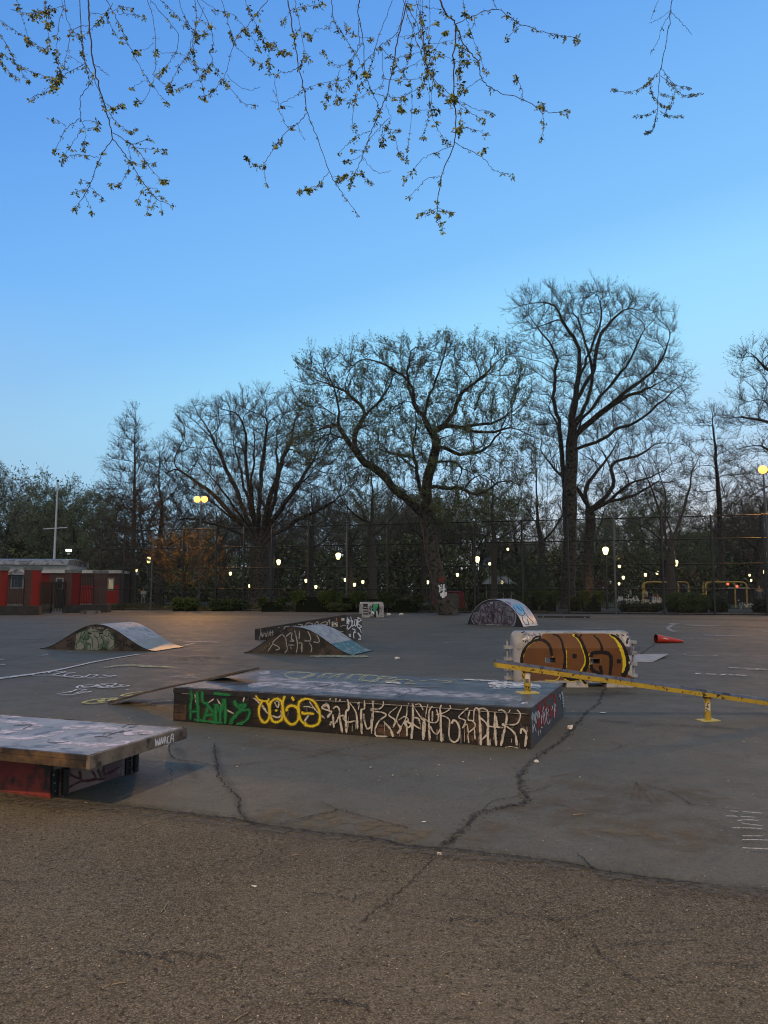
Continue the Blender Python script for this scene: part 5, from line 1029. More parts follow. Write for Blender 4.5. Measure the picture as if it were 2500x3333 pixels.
g = MB(); a = A0 + hu_ * hs(24) - hv_ * .5; b = hs(82) - hs(24); g.add([a + UP * 2.72, a + hu_ * b + UP * 2.72, a + hu_ * b + UP * 2.86, a + hu_ * b / 2 + UP * 3.16, a + UP * 2.86] + [p + hv_ * .48 for p in (a + UP * 2.72, a + hu_ * b + UP * 2.72, a + hu_ * b + UP * 2.86, a + hu_ * b / 2 + UP * 3.16, a + UP * 2.86)], [(0, 1, 2, 3, 4), (4, 3, 8, 9), (3, 2, 7, 8), (2, 1, 6, 7), (1, 0, 5, 6), (0, 4, 9, 5)], roofg); g.build('porch_gable', e)
# flagpole and mast with floodlight
fy = 66; fb = far(170, fy); e = thing('flagpole', fb, 'tall white flagpole with a crossbar standing behind the park house', 'flagpole'); wm_ = mat('pole_white', (.55, .58, .60), rough=.4)
topz = HC + (HOR - 1572) / F * fy * 1.01; g = MB(); g.tube([fb, fb + UP * topz], [.13, .06], wm_, 10); g.build('pole', e)
g = MB(); g.lathe(fb + UP * (topz + .02), [(.02, 0), (.12, .06), (.13, .12), (.1, .2), (.02, .24)], mat('ball_bronze', (.10, .10, .10), metal=.5, rough=.4)); g.build('ball', e)
zc = HC + (HOR - 1720) / F * fy; g = MB(); c = fb + UP * zc; g.tube([c + NV((-1.05, -.1, -.08)), c + NV((1.0, .1, .08))], .045, wm_, 8); g.build('crossbar', e)
mb_ = far(216, 63); e = thing('camera_mast', mb_, 'thin dark mast with a small white light beside the park house roof', 'mast'); g = MB(); g.tube([mb_, mb_ + UP * 5.9], .05, fblk, 6); g.build('pole', e)
lit = mat('lamp_white_light', (.8, .8, .8), emit=(.95, 1, 1), es=3); g = MB(); g.box(mb_ + UP * 4.9, (.4, .25, .18), lit); g.box(mb_ + UP * 4.62, (.16, .2, .14), wm_); g.build('light_head', e)

# ------------------------------------------------------------------ lamps
globe = mat('lantern_globe', (1, .9, .7), emit=(1, .84, .38), es=3.0); globed = mat('lantern_globe_far', (1, .9, .7), emit=(1, .84, .34), es=2.6)
def lantern(px, py, label, big=1, power=0, Y=None, tilt=0):
    dy = HOR - py
    if Y is None: Y = min(90, max(56, 3.15 * F / max(dy, 1)))
    z = HC + dy / F * Y; b = dp(px, py, Y) * [1, 1, 0]; e = thing('park_lantern', b, label, 'street lamp', 'lanterns along the park paths'); k = big * (.72 if dy < 85 else 1)
    g = MB(); g.tube([b, b + UP * .15, b + UP * .5, b + UP * .62, b + UP * (z - .38 * k)], [.16, .14, .10, .06, .045], fblk, 8); g.lathe(b + UP * (z - .42 * k), [(.05, 0), (.12 * k, .05), (.13 * k, .1)], fblk, 8); g.build('post', e)
    g = MB(); g.lathe(b + UP * (z - .3 * k), [(.10 * k, 0), (.17 * k, .1 * k), (.235 * k, .32 * k), (.25 * k, .45 * k), (.20 * k, .56 * k), (.06 * k, .62 * k)], globe if Y < 110 else globed, 12); g.build('globe', e)
    g = MB(); g.lathe(b + UP * (z + .31 * k), [(.14 * k, 0), (.07 * k, .08 * k), (.03 * k, .16 * k), (.04 * k, .2 * k), (.01 * k, .26 * k)], fblk, 8); g.build('cap', e)
    if power:
        ld = bpy.data.lights.new('lantern_light', 'POINT'); ld.energy = power; ld.color = (1, .62, .25); ld.shadow_soft_size = .25; lo = bpy.data.objects.new('lantern_light', ld); COL.objects.link(lo); lo.parent = e; lo.location = (0, -.0, z + .9)
    return e
LN = [(1971, 1794, 'tallest park lantern, lit, between two fence posts right of the tall tree', 1, 60), (1554, 1822, 'lit lantern right of the old leaning trunk', 1, 0), (1101, 1811, 'large lit lantern left of the old tree, above the hedge', 1, 0), (907, 1831, 'lit lantern just right of the broad tree trunk', 1, 0),
      (484, 1824, 'lit lantern near the left end of the tall fence', 1, 60), (443, 1858, 'lit lantern left of the tallest left one, beside the conifer trunk', 1, 0), (750, 1868, 'lit lantern left of the broad tree trunk', 1, 0), (813, 1908, 'small far lantern directly left of the broad trunk', 1, 0), (872, 1898, 'higher of the two small lights right of the orange-lit trunk', 1, 0),
      (879, 1911, 'lower of the two small lights right of the orange-lit trunk', 1, 0), (996, 1891, 'far lantern beside the fence post left of centre', 1, 0), (1028, 1911, 'small low lantern over the hedge left of centre', 1, 0), (1124, 1888, 'small lantern right below the large one left of the old tree', 1, 0), (1154, 1904, 'low far lantern among orange twigs', 1, 20),
      (1181, 1895, 'small far lantern between the low one and the higher one', 1, 0), (1207, 1864, 'middle-sized lit lantern left of the old tree', 1, 0), (1409, 1887, 'small lantern close to the left of the leaning trunk', 1, 0), (1489, 1872, 'small lantern between the leaning trunk and the larger lantern', 1, 0), (1392, 1896, 'pair-like tiny light left of the leaning trunk', 1, 0),
      (1594, 1837, 'tiny far light above right of the lantern by the leaning trunk', .7, 0), (1634, 1896, 'small lantern in front of the pale pavilion', 1, 0), (2016, 1844, 'bright lantern just right of the tallest one', 1, 60), (2029, 1881, 'smaller lantern below the bright one', 1, 0), (2101, 1872, 'lantern above the left end of the left climbing frame', 1, 0), (2139, 1865, 'lantern above the middle of the left climbing frame', 1, 0),
      (2484, 1862, 'small light near the right edge behind the last fence post', 1, 0), (2440, 1873, 'upper of two tiny lights over the right climbing frame', .7, 0), (2445, 1890, 'lower of two tiny lights over the right climbing frame', .7, 0), (2015, 1901, 'tiny low light under the bright lanterns', .8, 0), (390, 1918, 'low light at the right end of the red wall', 1, 0), (408, 1925, 'lowest light beside the end of the red wall', 1, 0), (423, 1901, 'tiny light above the two at the end of the red wall', .8, 0)]
for a in LN: lantern(*a)
def floods(px, py, Y, label, heads, power, dirv):
    z = HC + (HOR - py) / F * Y; b = dp(px, py, Y) * [1, 1, 0]; e = thing('floodlight_pole', b, label, 'floodlight')
    g = MB(); g.tube([b, b + UP * .9], .14, fgal, 10); g.tube([b + UP * .9, b + UP * (z - .1)], [.10, .06], fgal, 10); g.build('pole', e)
    sod = mat('sodium_lens', (1, .8, .4), emit=(1, .34, .045), es=4.0); lamp_b = mat('lamp_body', (.10, .10, .10), rough=.5)
    g = MB(); g.tube([b + UP * (z - .1) + NV((heads[0], 0, 0)), b + UP * (z - .1) + NV((heads[-1], 0, 0))], .035, fgal, 6); g.build('crossarm', e)
    for hx_ in heads:
        c = b + UP * z + NV((hx_, -.06, 0)); g = MB(); g.hexa([c + NV(v) for v in ((-.16, -.0, -.12), (.16, 0, -.12), (.12, .3, -.08), (-.12, .3, -.08), (-.2, .03, .14), (.2, .03, .14), (.12, .34, .08), (-.12, .34, .08))], lamp_b); h = g.build('lamp_head', e)
        g = MB(); g.lathe(c - NV((0, .05, .26)), [(.26 * math.sin(k * math.pi / 8) + .005, .26 - .26 * math.cos(k * math.pi / 8)) for k in range(9)], sod, 14); g.build('lens', h)
        if hx_ != heads[0]: continue
        ld = bpy.data.lights.new('sodium_light', 'SPOT'); ld.energy = power * 2; ld.color = (1, .46, .10); ld.shadow_soft_size = .25; ld.spot_size = R(150); ld.spot_blend = .6
        lo = bpy.data.objects.new('sodium_light', ld); COL.objects.link(lo); lo.parent = e; lo.location = (hx_, -.7, z - .1); lo.rotation_euler = Vector(dirv).to_track_quat('-Z', 'Y').to_euler()
    pl = bpy.data.lights.new('sodium_glow', 'POINT'); pl.energy = power * .05; pl.color = (1, .55, .16); pl.shadow_soft_size = .2; po = bpy.data.objects.new('sodium_glow', pl); COL.objects.link(po); po.parent = e; po.location = (heads[0], .5, z + .35)
    return e
floods(655, 1625, 60, 'tall pole with two blazing orange floodlights between the conifer and the broad tree', (-.3, .3), 3000, (.1, -1, -.35))
floods(2484, 1527, 47, 'orange floodlight on a pole at the right edge', (-.08, .55), 1400, (-.5, -1, -.3))
# a third pole of the same kind stands behind the photographer: it lights the near asphalt and throws the table ledge's shadow
fb3 = NV((-2.6, -6.4, 0)); e = thing('floodlight_pole', fb3, 'floodlight pole standing behind the viewer', 'floodlight'); g = MB(); g.tube([fb3, fb3 + UP * 10.1], [.12, .07], fgal, 10); g.build('pole', e)
ld = bpy.data.lights.new('sodium_light', 'SPOT'); ld.energy = 6500; ld.color = (1, .64, .36); ld.shadow_soft_size = .12; ld.spot_size = R(110); ld.spot_blend = 1; lo = bpy.data.objects.new('sodium_light', ld); COL.objects.link(lo); lo.parent = e; lo.location = (0, .3, 10); lo.rotation_euler = Vector((.12, .8, -.8)).to_track_quat('-Z', 'Y').to_euler()
g = MB(); g.box(fb3 + NV((0, .1, 10.12)), (.4, .4, .2), mat('lamp_body', (.1, .1, .1))); g.build('lamp_head', e)
# small light on the tree mass, upper middle
e = lantern(1653, 1789, 'small greenish light high up in the branches left of the tall tree', .6, 0, Y=90)
e = lantern(2199, 1834, 'bright wide lamp head beside the multi-stemmed tree, lighting its bark', .8, 160, Y=58)

# ------------------------------------------------------------------ hedges, shrubs and flowers
def hedge(name, px0, px1, pyt, Y, depth, label, m1, m2, n=9000, z0=.1, round_=.25, ls=.05, cat='shrub', bumps=.06, seed=0):
    r_ = np.random.default_rng(seed + int(px0)); a = dp(px0, 1960, Y) * [1, 1, 0]; b = dp(px1, 1960, Y) * [1, 1, 0]; Hh = HC + (HOR - pyt) / F * Y - z0; c = (a + b) / 2 + UP * z0; W = np.linalg.norm(b - a)
    e = thing(name, c * [1, 1, 0], label, cat)
    d = nrm(r_.normal(0, 1, (n, 3))); ex = .25 if round_ < .4 else .75
    q = np.sign(d) * np.abs(d) ** ex; q = q / np.abs(q).max(1, keepdims=True) if round_ < .4 else q
    q[:, 2] = np.abs(q[:, 2]) if round_ < .4 else q[:, 2]
    rad = r_.uniform(.80, 1.0, (n, 1)) ** .5 * (1 + bumps * (np.sin(q[:, :1] * 9 + seed) + np.sin(q[:, 1:2] * 7 + q[:, 2:] * 8)))
    if round_ < .4: p = c + q * rad * [W / 2, depth / 2, Hh]; k = r_.random(n); p[:, 2] = c[2] + (p[:, 2] - c[2])
    else: p = c + UP * Hh / 2 + q * rad * [W / 2, depth / 2, Hh / 2]
    s = ls * r_.uniform(.6, 1.5, (n, 1)); u = nrm(r_.normal(0, 1, (n, 3))); v = nrm(np.cross(u, r_.normal(0, 1, (n, 3))))
    V = np.stack([p - u * s, p - v * s * .4, p + u * s, p + v * s * .4], 1).reshape(-1, 3); i = np.arange(n)[:, None] * 4 + np.arange(4)[None]
    npmesh('foliage', V, i, np.zeros((0, 3), int), (r_.random(n) < .35).astype(int), np.zeros(0), [m1, m2], e)
    g = MB(); g.obox(c - NV((W * .38, depth * .35, 0)) - UP * z0, (W * .76, 0, 0), (0, depth * .7, 0), (0, 0, z0 + Hh * .72), mat('shrub_dark_core', (.008, .012, .005), rough=1)); g.build('stems', e)  # near-black block put in to darken the gaps between leaves
    return e
gd, gd2 = mat('leaf_dark', (.028, .050, .018), (.045, .072, .025), scale=3), mat('leaf_mid', (.055, .095, .028), (.08, .12, .038), scale=3)
gl, gl2 = mat('leaf_yellowgreen', (.075, .11, .02), (.10, .13, .03), scale=3), mat('leaf_lamplit', (.14, .17, .03), (.17, .18, .04), scale=3)  # brightest leaf tone paints in lamplight on the square shrub
br1, br2 = mat('leaf_brownish', (.07, .065, .038), (.09, .08, .05), scale=3), mat('twig_brown', (.05, .043, .034), (.075, .065, .05), scale=3)
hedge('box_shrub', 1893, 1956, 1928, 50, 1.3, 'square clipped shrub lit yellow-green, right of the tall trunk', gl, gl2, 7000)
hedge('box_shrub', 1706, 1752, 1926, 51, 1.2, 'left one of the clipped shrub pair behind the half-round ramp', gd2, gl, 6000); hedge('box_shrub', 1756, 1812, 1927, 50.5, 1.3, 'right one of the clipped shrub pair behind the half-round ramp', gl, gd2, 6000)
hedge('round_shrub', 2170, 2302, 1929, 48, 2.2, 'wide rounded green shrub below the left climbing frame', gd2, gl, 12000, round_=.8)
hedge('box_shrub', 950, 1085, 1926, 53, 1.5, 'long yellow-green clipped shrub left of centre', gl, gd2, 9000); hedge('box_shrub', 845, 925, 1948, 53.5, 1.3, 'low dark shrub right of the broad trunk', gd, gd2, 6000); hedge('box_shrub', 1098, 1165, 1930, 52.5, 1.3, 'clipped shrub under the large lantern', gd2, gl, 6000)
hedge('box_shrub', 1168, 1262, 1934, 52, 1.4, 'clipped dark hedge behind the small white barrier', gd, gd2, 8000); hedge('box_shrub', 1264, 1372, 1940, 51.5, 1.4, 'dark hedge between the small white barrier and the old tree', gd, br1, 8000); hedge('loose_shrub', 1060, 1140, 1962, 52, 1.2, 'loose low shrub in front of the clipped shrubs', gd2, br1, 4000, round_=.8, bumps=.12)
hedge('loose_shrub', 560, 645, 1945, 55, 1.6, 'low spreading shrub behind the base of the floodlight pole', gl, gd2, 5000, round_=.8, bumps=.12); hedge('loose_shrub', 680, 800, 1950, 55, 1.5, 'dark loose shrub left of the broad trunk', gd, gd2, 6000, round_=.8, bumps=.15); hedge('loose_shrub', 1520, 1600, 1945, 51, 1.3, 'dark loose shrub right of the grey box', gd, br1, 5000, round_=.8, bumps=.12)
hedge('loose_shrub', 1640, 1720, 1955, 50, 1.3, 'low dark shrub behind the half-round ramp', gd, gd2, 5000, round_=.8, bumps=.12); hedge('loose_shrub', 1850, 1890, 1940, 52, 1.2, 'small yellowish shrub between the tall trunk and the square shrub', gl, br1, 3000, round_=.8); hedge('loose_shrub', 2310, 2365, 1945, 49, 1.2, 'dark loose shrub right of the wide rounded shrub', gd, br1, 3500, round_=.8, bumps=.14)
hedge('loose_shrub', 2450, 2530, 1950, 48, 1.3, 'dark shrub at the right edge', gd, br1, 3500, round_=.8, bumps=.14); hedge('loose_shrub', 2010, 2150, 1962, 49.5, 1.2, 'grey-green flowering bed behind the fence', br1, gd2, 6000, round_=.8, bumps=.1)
# ivy along the foot of the fence and flowers
def cover(name, label, s0, s1, b0_, b1_, n, h, ls, mats_, seed):
    r_ = np.random.default_rng(seed); s = r_.uniform(s0, s1, n); b = r_.uniform(b0_, b1_, n); hh = h * (.5 + .5 * np.sin(s * .9) * np.sin(s * .37 + 1)) * r_.uniform(.0, 1, n)
    p = FA + fd * s[:, None] + fn * b[:, None] + UP * (.11 + hh[:, None]); q = nrm(r_.normal(0, 1, (n, 3))); v = nrm(np.cross(q, r_.normal(0, 1, (n, 3)))); sz = ls * r_.uniform(.6, 1.5, (n, 1))
    V = np.stack([p - q * sz, p - v * sz * .5, p + q * sz, p + v * sz * .5], 1).reshape(-1, 3); i = np.arange(n)[:, None] * 4 + np.arange(4)[None]
    o = npmesh(name, V, i, np.zeros((0, 3), int), r_.integers(0, len(mats_), n), np.zeros(0), mats_); return tag(o, label, 'ground cover', kind='stuff')
cover('ivy', 'low ivy and weeds growing along the foot of the tall fence', -1, 34, .2, 3.2, 42000, .42, .045, [gd, gd2, br1], 5)
cover('fallen_leaves', 'dead leaves and bare stems in the planting bed', 0, 34, 2, 8, 20000, .25, .04, [br1, br2, gd], 6)
wf_ = mat('petal_white', (.6, .6, .5)); 
def flowers(px0, px1, py, Y, n, seed, label):
    r_ = np.random.default_rng(seed); V = []; Fq = []
    for k in range(n):
        p = dp(r_.uniform(px0, px1), py, Y + r_.uniform(-.4, .4)); p[2] = HC + (HOR - py) / F * Y + r_.normal(0, .1)
        for j in range(4):
            q = p + r_.normal(0, .04, 3); s = .028; b = len(V); V += [q + NV((-s, 0, 0)), q + NV((0, -s, -s)), q + NV((s, 0, 0)), q + NV((0, s, s))]; Fq.append((b, b + 1, b + 2, b + 3))
    tag(npmesh('white_flowers', np.array(V), np.array(Fq), np.zeros((0, 3), int), np.zeros(len(Fq)), np.zeros(0), [wf_]), label, 'flowers', kind='stuff')
flowers(2010, 2080, 1951, 49, 60, 3, 'white flowers above the grey-green bed behind the fence'); flowers(2085, 2150, 1958, 49, 25, 4, 'sparser white flowers left of the wide rounded shrub'); flowers(2405, 2450, 1966, 48, 20, 5, 'white flowers behind the fence near the right edge')

# ------------------------------------------------------------------ playground
ylw = mat('playground_yellow', (.45, .31, .06), (.50, .36, .10), rough=.5, scale=5)
def frame(px0, px1, pyt, Y, dpt, label):
    a, b = dp(px0, 1960, Y) * [1, 1, 0], dp(px1, 1960, Y) * [1, 1, 0]; z = HC + (HOR - pyt) / F * Y; u = nrm(b - a); e = thing('climbing_frame', (a + b) / 2, label, 'climbing frame'); L_ = np.linalg.norm(b - a)
    for dd_, sh_ in ((0, 0), (dpt, .55)):
        o = NV((0, dd_, 0)) + u * sh_; g = MB(); g.tube(catmull([a + o, a + o + UP * (z * .6), a + o + UP * (z - .25), a + o + u * .35 + UP * z, a + o + u * (L_ / 2) + UP * z, b + o - u * .35 - u * sh_ * 1.2 + UP * z, b + o - u * sh_ * 1.2 + UP * (z - .25), b + o - u * sh_ * 1.2 + UP * (z * .6), b + o - u * sh_ * 1.2], 6), .065, ylw, 10); g.build('arch_tube', e)
    for k in range(1, 6):
        g = MB(); g.tube([a + u * (L_ * k / 6) + UP * (z - .02), a + u * (L_ * k / 6) + NV((0, dpt, 0)) + UP * (z - .02)], .04, ylw, 6); g.build('rung', e)
    return e
frame(2099, 2243, 1895, 66, 2.0, 'left yellow tube climbing frame in the playground'); frame(2300, 2432, 1895, 62, 1.8, 'right yellow tube climbing frame in the playground')
pb = dp(2405, 1960, 66) * [1, 1, 0]; e = thing('play_panel', pb, 'dark playground panel with white marks under the right climbing frame', 'play panel'); g = MB(); g.box(pb + UP * .95, (1.7, .12, 1.4), mat('panel_black', (.01, .01, .012))); g.build('board', e)
g = MB(); g.box(pb + UP * 1.72, (1.9, .2, .1), mat('panel_silver', (.35, .36, .36))); g.build('top_bar', e); 
for k in (-.8, .8): g = MB(); g.tube([pb + NV((k, 0, 0)), pb + NV((k, 0, 1.7))], .05, iron, 6); g.build('leg', e)
redl = mat('red_light', (.6, .05, .03), emit=(1, .12, .06), es=2.5)
for px, py in ((2369, 1901), (2399, 1909)):
    p = dp(px, py, 80); g = MB(); g.lathe(p - UP * .12, [(.05, 0), (.13, .08), (.13, .2), (.05, .26)], redl, 10); g.tube([p * [1, 1, 0], p - UP * .12], .04, iron, 6); tag(g.build('signal_light'), 'small red light seen through the right climbing frame, %s one' % ('left' if px == 2369 else 'right'), 'light')
sp0, sp1 = dp(2232, 1960, 70) * [1, 1, 0], dp(2275, 1960, 69) * [1, 1, 0]; g = MB(); slm = mat('slide_grey', (.18, .21, .26), rough=.4); g.hexa([sp0 + UP * 1.9, sp1 + UP * .3, sp1 + NV((0, .6, .3)), sp0 + NV((0, .6, 1.9)), sp0 + UP * 2.1, sp1 + UP * .5, sp1 + NV((0, .6, .5)), sp0 + NV((0, .6, 2.1))], slm)
e = thing('slide', sp0, 'grey playground slide beside the left climbing frame', 'slide'); g.build('chute', e); g = MB(); g.tube([sp0 + NV((-.1, 0, 0)), sp0 + NV((-.1, 0, 2.0))], .05, iron, 6); g.tube([sp0 + NV((-.1, .6, 0)), sp0 + NV((-.1, .6, 2.0))], .05, iron, 6); g.build('ladder', e)
# pale pavilion and far buildings behind the trees
pv = dp(1624, 1960, 95) * [1, 1, 0]; e = thing('pavilion', pv, 'pale hip-roofed pavilion far behind the dark evergreen', 'pavilion'); pvm = mat('pavilion_pale', (.22, .24, .24), rough=.7)
for x in (-1.6, -.55, .55, 1.6): g = MB(); g.box(pv + NV((x, 0, 1.15)), (.16, .16, 2.3), pvm); g.build('column', e)
g = MB(); q = [pv + NV(v) for v in ((-2.1, -1.5, 2.3), (2.1, -1.5, 2.3), (2.1, 1.5, 2.3), (-2.1, 1.5, 2.3), (-1, -.1, 3.3), (1, -.1, 3.3), (1, .1, 3.3), (-1, .1, 3.3))]; g.hexa(q, pvm); g.build('roof', e)
def bldg(px0, px1, pyt, Y, label, col, lit_n=4, seed=1):
    a, b = dp(px0, 1960, Y) * [1, 1, 0], dp(px1, 1960, Y) * [1, 1, 0]; z = HC + (HOR - pyt) / F * Y; e = thing('apartment_building', (a + b) / 2, label, 'building'); W = b[0] - a[0]; g = MB(); g.obox(a, b - a, (0, 14, 0), (0, 0, z), col); g.build('wall', e)
    g = MB(); g.obox(a + NV((-.3, -.3, z)), b - a + NV((.6, 0, 0)), (0, 14.6, 0), (0, 0, .5), stone); g.build('roof', e); r_ = np.random.default_rng(seed); nx = max(2, int(W / 3)); nz = max(1, int(z / 3.2)); cells = [(i, j) for i in range(nx) for j in range(nz)]; lit_s = set(map(tuple, r_.permutation(cells)[:lit_n].tolist()))
    for i, j in cells:
        if (i + j * nx) > 60: continue
        g = MB(); c = a + (b - a) * ((i + .5) / nx) + NV((0, -.04, 1.6 + j * 3.2)); g.box(c, (1.1, .06, 1.5), litw if (i, j) in lit_s else glassd); g.build('window', e)
bldg(1588, 1760, 1772, 180, 'grey flat-roofed building far behind the trees right of the old tree', mat('far_wall_grey', (.10, .11, .13), rough=.9))
bldg(2290, 2600, 1740, 190, 'dark blue-grey building far behind the trees at the right', mat('far_wall_blue', (.06, .075, .10), rough=.9), 6, 3)

# ------------------------------------------------------------------ people
def person(px, Y, hgt, label, top, legs_, pose='stand', face=0, skin=(.35, .22, .15), hair=(.02, .015, .01)):
    b = dp(px, 1960, Y) * [1, 1, 0]; e = thing('person', b, label, 'person'); k = hgt / 1.75
    sit = pose == 'sit'; hz = .45 if sit else .92
    def skn(name, pts, edges, rad, m, parent, sub=1):
        me = bpy.data.meshes.new(name); me.from_pydata([(p[0] * k, p[1] * k, p[2] * k) for p in pts], edges, []); me.materials.append(m); o = bpy.data.objects.new(name, me); COL.objects.link(o); o.parent = parent
        md = o.modifiers.new('skin', 'SKIN'); md.use_smooth_shade = True
        if not me.skin_vertices: 
            bm = bmesh.new(); bm.from_mesh(me); bm.verts.layers.skin.verify(); bm.to_mesh(me); bm.free()
        for i, r_ in enumerate(rad): me.skin_vertices[0].data[i].radius = (r_ * k, r_ * k); me.skin_vertices[0].data[i].use_root = i == 0
        s_ = o.modifiers.new('sub', 'SUBSURF'); s_.levels = sub; s_.render_levels = sub; return o
    sk_ = mat('skin_tone', skin); hz2 = hz
    kf = (-.42 if sit else .02)
    pts = [(0, 0, hz), (0, 0, hz + .28), (0, .0, hz + .52), (0, -.01, hz + .62), (0, -.02, hz + .74), (0, -.02, hz + .84)]
    eds = [(0, 1), (1, 2), (2, 3), (3, 4), (4, 5)]; rad = [.13, .13, .14, .055, .085, .07]
    for sx in (-1, 1):
        i = len(pts); pts += [(sx * .2, 0, hz + .5), (sx * .25, -.04, hz + .24), (sx * .2, -.24 if sit else -.12, hz + .06), (sx * .19, -.30 if sit else -.15, hz - .02)]; rad += [.06, .05, .04, .035]; eds += [(2, i), (i, i + 1), (i + 1, i + 2), (i + 2, i + 3)]
        i = len(pts); pts += [(sx * .1, 0, hz - .06), (sx * .12, kf, hz - (.02 if sit else .46)), (sx * .12, kf + .0, .08), (sx * .12, kf - .13, .04)]; rad += [.09, .065, .045, .04]; eds += [(0, i), (i, i + 1), (i + 1, i + 2), (i + 2, i + 3)]
    body = skn('body', pts, eds, rad, sk_, e, 2)
    pts = [(0, 0, hz - .05), (0, 0, hz + .28), (0, 0, hz + .5)]; eds = [(0, 1), (1, 2)]; rad = [.155, .155, .165]
    for sx in (-1, 1):
        i = len(pts); pts += [(sx * .2, 0, hz + .5), (sx * .25, -.04, hz + .24), (sx * .205, -.21 if sit else -.10, hz + .09)]; rad += [.08, .07, .055]; eds += [(2, i), (i, i + 1), (i + 1, i + 2)]
    skn('jacket', pts, eds, rad, mat('cloth_' + top[0], top[1], rough=.9), e, 2)
    pts = [(0, 0, hz)]; eds = []; rad = [.15]
    for sx in (-1, 1): i = len(pts); pts += [(sx * .1, 0, hz - .08), (sx * .12, kf, hz - (.02 if sit else .46)), (sx * .12, kf, .12)]; rad += [.11, .085, .065]; eds += [(0, i), (i, i + 1), (i + 1, i + 2)]
    skn('trousers', pts, eds, rad, mat('cloth_' + legs_[0], legs_[1], rough=.9), e, 2)
    skn('hair', [(0, .01, hz + .80), (0, .02, hz + .875)], [(0, 1)], [.093, .07], mat('hair_dark', hair), e, 2)
    e.rotation_euler[2] = face
    return e
person(466, 78, 1.72, 'person in a white top walking on the path near the left end of the fence', ('white', (.5, .5, .48)), ('pale', (.3, .3, .3)), face=.6)
person(2128, 63, 1.7, 'seated person in a pale blue jacket near the left climbing frame', ('pale_blue', (.35, .42, .52)), ('dark', (.02, .02, .025)), 'sit', .8)
person(2142, 63.6, 1.65, 'seated person in a white top beside the one in pale blue', ('white', (.5, .5, .48)), ('dark', (.02, .02, .025)), 'sit', -.4)
person(2473, 50, 1.85, 'person in a dark grey coat by the fence at the right edge', ('charcoal', (.09, .09, .095)), ('dark', (.02, .02, .025)), face=2.9)
person(2100, 70, 1.7, 'person in a white shirt standing at the left leg of the left climbing frame', ('white', (.5, .5, .48)), ('dark', (.02, .02, .025)), face=.2)
person(2053, 72, 1.7, 'person in a grey top standing left of the playground', ('grey', (.25, .25, .26)), ('dark', (.02, .02, .025)), face=1.2)
bn = mat('bench_slats', (.06, .05, .04))
for q, (pxb, Yb, lab) in enumerate(((2135, 63.3, 'park bench under the two seated people'),)):
    b = dp(pxb, 1960, Yb) * [1, 1, 0]; e = thing('park_bench', b, lab, 'bench'); g = MB(); g.box(b + NV((0, .1, .36)), (1.8, .45, .05), bn); g.build('seat', e); g = MB(); g.box(b + NV((0, .35, .7)), (1.8, .04, .4), bn); g.build('backrest', e)
    for x in (-.8, .8): g = MB(); g.box(b + NV((x, .12, .17)), (.06, .4, .34), iron); g.build('leg', e)
